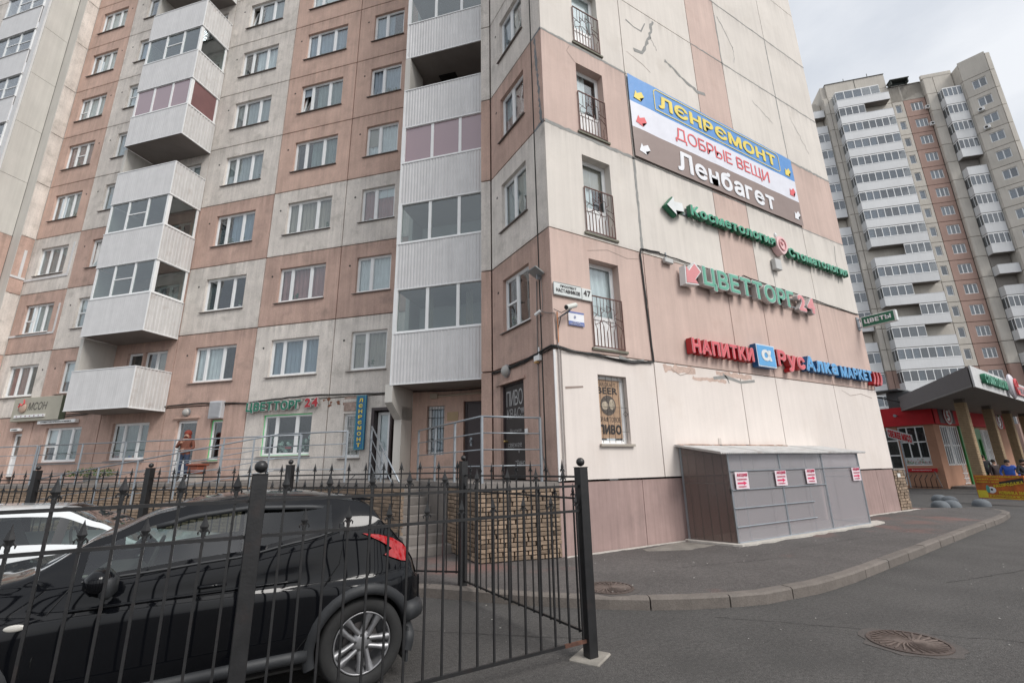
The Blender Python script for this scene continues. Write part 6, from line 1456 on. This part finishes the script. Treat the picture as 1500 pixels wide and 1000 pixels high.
# ------------------------------------------------------------------ grocery shop with canopy
shop = thing('grocery_shop', 'low peach coloured grocery shop with red fascia band and green door frames', 'building', (36, 11.7, 0))
PEACH = mat('peach_wall', (.46, .25, .165), .85, var=.06, scale=1.5, streak=.08); RED = mat('shop_red', (.52, .012, .02), .7, var=.08, scale=2); GRN2 = mat('door_green', (.03, .22, .05), .4)
SFr = Fr((36, 0), (1, 0)); SSr = Fr((0, 11.7), (0, 1))
panel(SFr, -20, -11.7, .0, 3.72, PEACH, [(-13.55, -12.17, 1.32, 3.66), (-14.3, -13.6, .15, 3.5)], th=.3, parent=shop, g=.0)
panel(SSr, 36.3, 41.9, .0, 3.72, PEACH, [(36.9, 39.45, 1.30, 3.66), (39.6, 40.6, .15, 3.66)], th=.3, parent=shop, g=.0); panel(SSr, 41.9, 49, 0, 3.72, PEACH, [(42.0, 43.0, .15, 3.6), (43.2, 44.7, .9, 3.55)], th=.3, parent=shop, g=.0)
partw('dark_room', MB().box(36.6, 36.65, 12.5, 20, 0, 3.7).box(36.6, 49, 12.6, 12.65, 0, 3.7), DARKIN, shop); partw('roof', MB().box(36.02, 49, 11.72, 20, 3.72, 4.75), TDK, shop)
part('fascia_band', MB().box(-20, -11.55, -.15, .02, 3.72, 4.86), RED, shop, SFr.m(0, 0, 0)); part('fascia_band', MB().box(35.86, 49, -.15, .02, 3.722, 4.858), RED, shop, SSr.m(0, 0, 0))
sw = part('shop_window', MB().box(-13.55, -12.17, .08, .14, 1.32, 1.40).box(-13.55, -12.17, .08, .14, 3.58, 3.66).box(-13.55, -12.17, .08, .14, 2.68, 2.75).box(-13.55, -13.48, .08, .14, 1.4, 3.58).box(-12.24, -12.17, .08, .14, 1.4, 3.58).box(-13.13, -13.07, .081, .139, 1.4, 3.58).box(-12.68, -12.62, .081, .139, 1.4, 3.58), WHITE, shop, SFr.m(0, 0, 0))
part('pane', MB().box(-13.5, -12.2, .10, .11, 1.4, 3.6), GLASS, sw, SFr.m(0, 0, 0)); part('fruit_frieze', MB().box(-13.48, -12.24, .06, .075, 1.42, 1.80), mat('frieze_white', (.6, .62, .62), .6), sw, SFr.m(0, 0, 0))
FRU = [mat('frieze_red', (.45, .03, .05), .6), mat('frieze_green', (.05, .25, .08), .6)]
mb = MB()
for i in range(46): a = -13.42+rnd(0, 1.12); z = 1.47+.06*random.randrange(4 if random.random() < .4 else 2); mb.box(a-.022, a+.022, .05, .059, z, z+.04, m=random.randrange(2))
part('frieze_print', mb, FRU, sw, SFr.m(0, 0, 0), kind='stuff')
wd = part('shop_door', MB().box(-14.3, -14.22, .05, .12, .15, 3.5).box(-13.68, -13.6, .05, .12, .15, 3.5).box(-14.22, -13.68, .05, .12, .9, .98).box(-14.22, -13.68, .05, .12, 1.9, 1.98).box(-14.22, -13.68, .05, .12, 2.8, 2.88), WHITE, shop, SFr.m(0, 0, 0)); part('pane', MB().box(-14.25, -13.65, .08, .09, .15, 3.5), GLASS, wd, SFr.m(0, 0, 0))
for a0, a1, z0, z1, nv in ((36.9, 39.45, 1.30, 3.66, 8), (43.2, 44.7, .9, 3.55, 6)):
    mb = MB(); mb.box(a0, a1, .04, .12, z0, z0+.10).box(a0, a1, .04, .12, z1-.08, z1).box(a0, a1, .04, .12, (z0+z1)/2-.05, (z0+z1)/2+.05).box((a0+a1)/2-.14, (a0+a1)/2+.14, .041, .119, z0, z1)
    for i in range(nv+1): a = a0+(a1-a0)*i/nv; mb.box(a-.025, a+.025, -.02, .02, z0, z1)
    o = part('barred_window', mb, WHITE, shop, SSr.m(0, 0, 0)); part('pane', MB().box(a0, a1, .08, .09, z0, z1), GLASST, o, SSr.m(0, 0, 0))
part('lattice', MB().box(38.6, 39.4, -.03, 0, .2, .25).box(38.6, 39.4, -.03, 0, .5, .54).box(38.6, 39.4, -.03, 0, .8, .84).box(38.8, 38.84, -.03, 0, .2, 1.3).box(39.0, 39.04, -.03, 0, .2, 1.3).box(39.2, 39.24, -.03, 0, .2, 1.3), WHITE, shop, SSr.m(0, 0, 0))
part('green_frame', MB().box(39.6, 39.85, -.1, .2, .12, 3.68).box(40.35, 40.6, -.1, .2, .12, 3.68).box(39.85, 40.35, -.1, .2, 3.3, 3.68), GRN2, shop, SSr.m(0, 0, 0)); part('green_frame', MB().box(42.0, 42.35, -.1, .25, .12, 3.6).box(42.8, 43.0, -.1, .2, .12, 3.6).box(42.35, 42.8, -.1, .2, 2.9, 3.6), GRN2, shop, SSr.m(0, 0, 0))
def logo(a, z, r, F, par):
    o = part('logo_disc', MB().cyl((a, -.17, z), (a, -.20, z), r, 26), mat('logo_red', (.36, .01, .015), .4), par, F.m(0, 0, 0)); part('logo_ring', MB().tube([(a+r*.92*math.cos(i*math.pi/14), -.21, z+r*.92*math.sin(i*math.pi/14)) for i in range(28)], r*.07, 5, closed=True), WHITE, o, F.m(0, 0, 0))
    mb = MB(); flat_text(mb, '5', a-r*.38, z-r*.6, r*.8, r*1.15, bold=.06, d=-.22); part('logo_figure', mb, WHITE, o, F.m(0, 0, 0)); part('logo_leaf', MB().sph((a+r*.28, -.225, z+r*.70), r*.24, 6, sx=1.3, sy=.15, sz=.45), GRN2, o, F.m(0, 0, 0))
logo(37.9, 4.27, .55, SSr, shop); logo(46.9, 4.2, .55, SSr, shop); part('logo_backing', MB().box(36.7, 39.0, -.165, -.151, 3.78, 4.8), mat('dark_brown_band', (.06, .015, .018), .5), shop, SSr.m(0, 0, 0))
part('step', MB().box(36.3, 49, -1.6, -.05, 0, .14), CONC, shop, SSr.m(0, 0, 0))
part('round_lamp', MB().cyl((-13.3, -.15, 4.35), (-13.3, -.45, 4.35), .05, 8).cyl((-13.3, -.42, 4.35), (-13.3, -.5, 4.35), .09, 10), STEEL, shop, SFr.m(0, 0, 0))
part('roof_box', MB().bev(-13.9, -12.6, .5, 1.5, 4.75, 5.9, .04).box(-14.6, -12.9, -.3, 1.2, 5.95, 6.02), mat('roof_box_grey', (.11, .115, .12), .6), shop, SFr.m(0, 0, 0)); part('roof_unit', MB().bev(-12.9, -12.3, -.0, .5, 4.87, 5.2, .04), WHITE, shop, SFr.m(0, 0, 0))
part('roof_cable', MB().tube([(-14.3, -.1, 5.7), (-13.2, -.2, 5.3), (-12.4, -.2, 4.9)], .05, 5), CABLE, shop, SFr.m(0, 0, 0))
t = thing('meat_shop_sign', 'small curved sign with red letters on white hanging by the shop door', 'sign', (34.6, 13.4, 2.9))
ft = Fr((34.6, 0), (1, 0))
part('board', MB().add([(a, 0, z+.55*0-(a+13.6)*.42) for a in (-13.55, -12.35) for z in (3.62, 3.05)], [(0, 1, 3, 2)]).add([(a, .05, z-(a+13.6)*.42) for a in (-13.55, -12.35) for z in (3.62, 3.05)], [(0, 2, 3, 1)]), mat('board_white', (.55, .55, .55), .5), t, ft.m(0, 0, 0))
mb = MB(); flat_text(mb, 'СВЕЖЕЕ МЯСО', -13.5, 3.08, 1.1, .44, bold=.06, d=-.02, f=lambda x, y: (x, y-x*.42)); part('lettering', mb, RED, t, ft.m(0, 0, 0)); part('pole', MB().cyl((-13.0, .1, .1), (-13.0, .1, 3.4), .03, 6), STEEL, t, ft.m(0, 0, 0))
t = thing('bicycle_rack', 'metal bicycle rack under a narrow red sign on the peach wall', 'bicycle rack', (35.7, 12.7, .0))
part('red_sign', MB().box(-13.5, -12.0, .1, .2, .95, 1.16), RED, t, SFr.m(0, -.2, 0)); pr_text(t, SFr.m(0, -.2, 0), [('Велопарковка', -13.2, 1.02, .95, .08, dict(bold=.02))], WHI, d=.09)
for i in range(6): part('loop', MB().tube([(-13.4+i*.26, .0, .05), (-13.35+i*.26, -.2, .55), (-13.25+i*.26, .0, .8)], .018, 5), BLACKM, t, SFr.m(0, -.2, 0))
part('rail', MB().cyl((-13.5, 0, .1), (-11.9, 0, .1), .02, 5).cyl((-13.4, 0, 1.0), (-13.7, -.3, .1), .02, 5).cyl((-12.1, 0, 1.0), (-11.8, -.3, .1), .02, 5), BLACKM, t, SFr.m(0, -.2, 0))
# canopy
can = thing('entrance_canopy', 'wide flat grey canopy carried by brick columns in front of the shop', 'canopy', (26.7, 7.06, 0))
CG = mat('canopy_side', (.125, .108, .105), .7, var=.05); CU = mat('canopy_soffit', (.20, .185, .175), .8, var=.08); CF = mat('canopy_front', (.58, .58, .58), .5, streak=.08)
cp = [(26.72, 7.06), (35.9, 13.05), (36, 11.55), (50, 11.55), (50, 9.0)]
mb = MB(); mb.prism(cp, 4.62, 4.70); partw('soffit', mb, CU, can); mb = MB(); mb.prism(cp, 4.70, 5.5); partw('deck', mb, CG, can)
mb = MB(); a, b = Vector((26.66, 7.0, 0)), Vector((50, 8.94, 0)); t_ = (b-a).normalized(); nn = Vector((t_.y, -t_.x, 0))
mb.add([a+Vector((0, 0, 4.60)), b+Vector((0, 0, 4.60)), b+Vector((0, 0, 5.52)), a+Vector((0, 0, 5.52)), a+nn*.06+Vector((0, 0, 4.60)), b+nn*.06+Vector((0, 0, 4.60)), b+nn*.06+Vector((0, 0, 5.52)), a+nn*.06+Vector((0, 0, 5.52))], [(4, 5, 6, 7), (3, 2, 1, 0), (0, 1, 5, 4), (7, 6, 2, 3), (0, 4, 7, 3), (1, 2, 6, 5)]); partw('front_fascia', mb, CF, can)
Fc = Fr((26.66, 7.0), (-nn.x, -nn.y))
t = thing('canopy_sign', 'green block letters and a pink apple on the white canopy edge', 'sign', M=Fc.m(1.0, 0, 4.8))
channel_text(t, Fc, 'СТОМАТОЛОГИЯ', 1.25, 4.86, 4.3, .42, .14, [GRN, GRN_S, GRN_S], bold=.05, outline=.01, stand=.08); part('apple', MB().sph((6.3, -.25, 5.1), .62, 10, sx=.7, sy=.25), mat('apple_pale', (.60, .56, .60), .4), t, Fc.m(0, 0, 0), smooth=True)
part('apple_line', MB().tube([(6.3+.25*math.cos(a), -.42, 5.05+.38*math.sin(a)) for a in [i*.45 for i in range(14)]], .05, 5), REDI, t, Fc.m(0, 0, 0))
part('pink_letters', MB().box(7.0, 13.0, -.16, -.08, 4.85, 5.35), mat('sign_pink', (.50, .22, .22), .5), t, Fc.m(0, 0, 0)); pr_text(t, Fc.m(0, 0, 0), [('КЛИНИКА ТОМСОН', 7.2, 4.93, 5.5, .32, dict(bold=.03))], mat('sign_grey_ink', (.25, .25, .27), .5), d=-.17)
BRK = mat('column_brick', (.32, .23, .14), .9, var=.15, scale=6, rand=.15)
for i, (x, y) in enumerate(((31.7, 9.0), (37.7, 9.6), (43.0, 10.1), (47.1, 10.3))):
    col = part('brick_column', MB().box(x-.17, x+.17, y-.17, y+.17, 0, 4.62), MORT, can, IDM.copy()); n = int(4.5/.085); mb = MB()
    for r in range(n):
        z = .02+r*.085; o = .06 if r % 2 else 0
        for (x0, x1, y0, y1) in ((x-.2+o, x-.02+o*.3, y-.205, y-.165), (x-.01+o*.3, x+.2, y-.205, y-.165), (x-.205, x-.165, y-.19, y-.01+o), (x-.205, x-.165, y+.0+o, y+.19)): mb.box(x0, x1, y0, y1, z, z+.073)
    partw('bricks', mb, BRK, can, kind='stuff') if False else part('bricks', mb, BRK, col, IDM.copy(), kind='stuff')
# advertising board
t = thing('sale_board', 'low orange and yellow advertising board standing on the pavement before the shop', 'sign', (25.2, 7.3, .05))
pa, pb = Vector((25.25, 7.36, 0)), Vector((24.75, 5.85, 0)); ax = (pb-pa).normalized(); Fb = Fr((pa.x, pa.y), (-ax.y, ax.x)); Fb.a = ax; Fb.d = Vector((-ax.y, ax.x, 0))
OR = mat('board_orange', (.52, .14, .03), .5, var=.35, scale=3); YL = mat('board_yellow', (.75, .62, .05), .5)
Lb = (pb-pa).length; FB_ = Fb.m(0, 0, 0)
part('board', MB().box(0, Lb, 0, .05, .20, 1.06), OR, t, FB_); part('yellow_bands', MB().box(.02, .35, -.004, -.001, .23, .50).box(.35, Lb-.02, -.004, -.001, .22, .245).box(.35, Lb-.02, -.004, -.001, .34, .35), YL, t, FB_)
pr_text(t, FB_, [('ПОСТУПЛЕНИЕ КАЖДЫЙ ДЕНЬ', .08, .98, 1.4, .06, dict(bold=.04)), ('ОДЕЖДА, ОБУВЬ', .08, .88, .75, .055, dict(bold=.04)), ('ВЕЩЕЙ с 10-00', .08, .78, .72, .06, dict(bold=.04)), ('НОВИНКА 350', .72, .38, .78, .12, dict(bold=.05)), ('РАСПРОДАЖА', .40, .26, 1.05, .07, dict(bold=.05))], YL, d=-.006)
mb = MB(); mb.add([(.80, -.008, .70), (1.56, -.008, .82), (1.56, -.008, .98), (.80, -.008, .82)], [(0, 1, 2, 3)]); part('black_ribbon', mb, BLK, t, FB_); pr_text(t, FB_, [('РАСПРОДАЖА', .60, .58, .94, .13, dict(bold=.05, f=lambda x, y: (x, y+x*.18)))], YL, d=-.012)
mb = MB(); mb.sph((.50, -.01, .52), .15, 10, sx=1.0, sy=.06, sz=.8); mb.sph((.40, -.015, .55), .11, 8, sx=.6, sy=.08, sz=1.3, m=1); mb.sph((.52, -.02, .54), .04, 8, sy=.1, m=2); part('emblem', mb, [WHI, ink('emblem_teal', (.10, .35, .30)), BLK], t, FB_)
part('leg', MB().box(.1, .14, 0, .04, .0, .2), STEEL, t, FB_); part('leg', MB().box(Lb-.14, Lb-.10, 0, .04, .0, .2), STEEL, t, FB_)
# concrete parking hemispheres
dm = None; HC = mat('dome_concrete', (.13, .145, .16), .75, var=.12, scale=6, bump=.3)
hm = MB().lathe([(.27, 0), (.27, .05), (.255, .12), (.21, .19), (.14, .235), (.06, .25), (.001, .252)], 20).mesh('bollard', [HC], True)
for x, y, lb in ((22.15, 7.56, 'front left concrete hemisphere of the group of four'), (22.6, 7.38, 'front right concrete hemisphere of the group of four'), (25.0, 8.2, 'rear right concrete hemisphere of the group of four'), (25.7, 8.75, 'rear left concrete hemisphere of the group of four'), (23.85, 6.93, 'single concrete hemisphere standing in front of the orange board')):
    o = link('parking_hemisphere', hm, None, Matrix.Translation((x, y, 0))); tag(o, lb, 'bollard', 'concrete parking hemispheres')

# ------------------------------------------------------------------ people
def person(label, M, h, joints, rad, cols, hair, hairsz=1.0, cap=False, split=None):
    t = thing('person', label, 'person', M=M)
    names = list(joints); me = bpy.data.meshes.new('b'); E = [('pelvis', 'spine'), ('spine', 'chest'), ('chest', 'neck'), ('neck', 'head0'), ('head0', 'head1'), ('chest', 'shl'), ('shl', 'ell'), ('ell', 'wrl'), ('wrl', 'hal'), ('chest', 'shr'), ('shr', 'elr'), ('elr', 'wrr'), ('wrr', 'har'),
        ('pelvis', 'hil'), ('hil', 'knl'), ('knl', 'anl'), ('anl', 'tol'), ('pelvis', 'hir'), ('hir', 'knr'), ('knr', 'anr'), ('anr', 'tor')]
    ix = {n: i for i, n in enumerate(names)}
    me.from_pydata([joints[n] for n in names], [(ix[a], ix[b]) for a, b in E], []); o = bpy.data.objects.new('b', me); COL.objects.link(o)
    o.modifiers.new('s', 'SKIN'); sub = o.modifiers.new('d', 'SUBSURF'); sub.levels = 2; sub.render_levels = 2
    for n in names:
        v = me.skin_vertices[0].data[ix[n]]; r = rad[n]; v.radius = (r, r) if not isinstance(r, tuple) else r; v.use_root = (n == 'pelvis')
    dg = bpy.context.evaluated_depsgraph_get(); m2 = bpy.data.meshes.new_from_object(o.evaluated_get(dg)); bpy.data.objects.remove(o)
    S = h/1.75
    for v in m2.vertices: v.co *= S
    m2.name = 'body'
    for c in cols: m2.materials.append(c)
    js = {n: Vector(joints[n])*S for n in names}
    grp = {'head0': 0, 'head1': 0, 'neck': 0, 'hal': 0, 'har': 0, 'wrl': 1, 'wrr': 1, 'ell': 1, 'elr': 1, 'shl': 1, 'shr': 1, 'chest': 1, 'spine': 1, 'pelvis': 2, 'hil': 2, 'hir': 2, 'knl': 2, 'knr': 2, 'anl': 3, 'anr': 3, 'tol': 3, 'tor': 3}
    for p in m2.polygons:
        n = min(js, key=lambda q: (js[q]-p.center).length_squared*(1.6 if q in ('pelvis',) else 1)); g = grp[n]
        if g == 2 and p.center.z > (.92 if split is None else split)*S: g = 1
        if g in (1, 2) and n in ('wrl', 'wrr') : g = 1
        p.material_index = min(g, len(cols)-1); p.use_smooth = True
    part('body', m2, None, t)
    hc = js['head1']-Vector((0, 0, .05*S)); hm_ = MB()
    hm_.sph(tuple(hc+Vector((0, (.02 if hairsz < 1.05 else .05)*S, (.03 if hairsz < 1.05 else .045)*S))), .108*S*hairsz, 12, sx=.95, sy=1.02, sz=.95)
    if hairsz > 1.05: hm_.sph(tuple(hc+Vector((0, .05*S, -.10*S))), .11*S, 10, sx=1.1, sy=.7, sz=1.2)
    part('cap' if cap else 'hair', hm_, hair, t, smooth=True)
    fm = MB(); fm.sph(tuple(hc+Vector((0, -.105*S, -.04*S))), .016*S, 6); part('nose', fm, cols[0], t, smooth=True)
    fm = MB(); fm.sph(tuple(hc+Vector((-.032*S, -.095*S, -.01*S))), .009*S, 5).sph(tuple(hc+Vector((.032*S, -.095*S, -.01*S))), .009*S, 5); part('eyes', fm, BLK, t)
    return t
def pose(**k):
    J = dict(pelvis=(0, 0, .95), spine=(0, 0, 1.12), chest=(0, 0, 1.34), neck=(0, 0, 1.48), head0=(0, -.01, 1.56), head1=(0, -.015, 1.67), shl=(-.19, 0, 1.42), ell=(-.25, .02, 1.14), wrl=(-.26, -.03, .90), hal=(-.26, -.05, .80), shr=(.19, 0, 1.42), elr=(.25, .02, 1.14), wrr=(.26, -.03, .90), har=(.26, -.05, .80),
        hil=(-.10, 0, .90), knl=(-.11, -.01, .49), anl=(-.12, .02, .09), tol=(-.13, -.14, .04), hir=(.10, 0, .90), knr=(.11, -.01, .49), anr=(.12, .02, .09), tor=(.13, -.14, .04)); J.update(k); return J
RAD = dict(pelvis=(.165, .13), spine=(.155, .125), chest=(.175, .13), neck=.058, head0=(.078, .09), head1=(.078, .095), shl=.07, ell=.052, wrl=.04, hal=.045, shr=.07, elr=.052, wrr=.04, har=.045, hil=.095, knl=.068, anl=.045, tol=.04, hir=.095, knr=.068, anr=.045, tor=.04)
SKIN = mat('skin', (.42, .24, .17), .5); JEAN = mat('jeans', (.035, .055, .10), .85, var=.2, scale=20); SHOE = mat('shoe', (.05, .04, .035), .6)
W_ = Matrix.Translation(nu(12.5, 14.56, 1.435)) @ Matrix.Rotation(FM.rz()+.45, 4, 'Z')
wom = person('person in a rust brown jacket with curly red hair standing at the white door', W_, 1.64, pose(ell=(-.27, -.04, 1.16), wrl=(-.12, -.20, 1.28), hal=(-.03, -.22, 1.36), elr=(.27, -.02, 1.15), wrr=(.10, -.20, 1.08), har=(-.02, -.22, 1.10), knl=(-.10, -.02, .49), anl=(-.09, .0, .09)), RAD,
    [SKIN, mat('rust_jacket', (.17, .062, .04), .85, var=.25, scale=25, bump=.3), JEAN, SHOE], mat('red_hair', (.22, .035, .02), .7, var=.4, scale=40, bump=.8), hairsz=1.16)
DKJ = mat('dark_jacket', (.018, .018, .022), .7); BLJ = mat('blue_jacket', (.015, .07, .36), .6, var=.15, scale=9); DKT = mat('dark_trousers', (.025, .025, .03), .8); DH = mat('dark_hair', (.02, .015, .012), .8)
def at_(head, r, z): a = math.radians(head); return Matrix.Translation((r*math.sin(a), r*math.cos(a), z))
person('person in a long black coat walking beside the first brick column', at_(74.62, 36.5, .14) @ Matrix.Rotation(-1.0, 4, 'Z'), 1.72, pose(knl=(-.11, -.14, .50), anl=(-.12, -.10, .10), knr=(.11, .06, .50), anr=(.12, .22, .14)), RAD, [SKIN, DKJ, DKT, SHOE], DH)
person('person in dark brown clothes leaning beside the second brick column', at_(75.2, 35.5, .0) @ Matrix.Rotation(-.6, 4, 'Z'), 1.62, pose(), RAD, [SKIN, mat('dark_brown_jacket', (.035, .02, .02), .7), DKT, SHOE], DH)
person('person in a bright blue jacket and dark cap behind the orange board', at_(76.0, 31, .0) @ Matrix.Rotation(-1.3, 4, 'Z'), 1.62, pose(ell=(-.32, -.02, 1.16), wrl=(-.28, -.12, .95), elr=(.32, -.02, 1.16), wrr=(.28, -.12, .95)), {**RAD, 'chest': (.21, .15), 'spine': (.19, .15)}, [SKIN, BLJ, DKT, SHOE], DH, cap=True)
person('person in a black jacket at the right edge of the photograph', at_(76.9, 28.5, .0) @ Matrix.Rotation(-.9, 4, 'Z'), 1.64, pose(ell=(-.30, -.06, 1.18), wrl=(-.18, -.22, 1.12)), {**RAD, 'chest': (.20, .15)}, [SKIN, DKJ, DKT, SHOE], DH)
# distant skyline greenery / building strip so that the horizon is not bare
t = thing('far_building', 'long low far apartment block beyond the shop at the right edge', 'building', (150, 20, 0)); 
partw('wall', MB().box(120, 230, 4, 24, 0, 14), TCm, t)
mb = MB()
for i in range(24):
    for j in range(5): partw('window', MB().box(119.9, 119.98, 5+i*.75, 5.45+i*.75, 1.5+j*2.6, 2.9+j*2.6), DARKIN, t) if i < 0 else mb.box(119.9, 119.99, 5+i*.78, 5.45+i*.78, 1.5+j*2.6, 2.9+j*2.6)
partw('windows', mb, DARKIN, t)
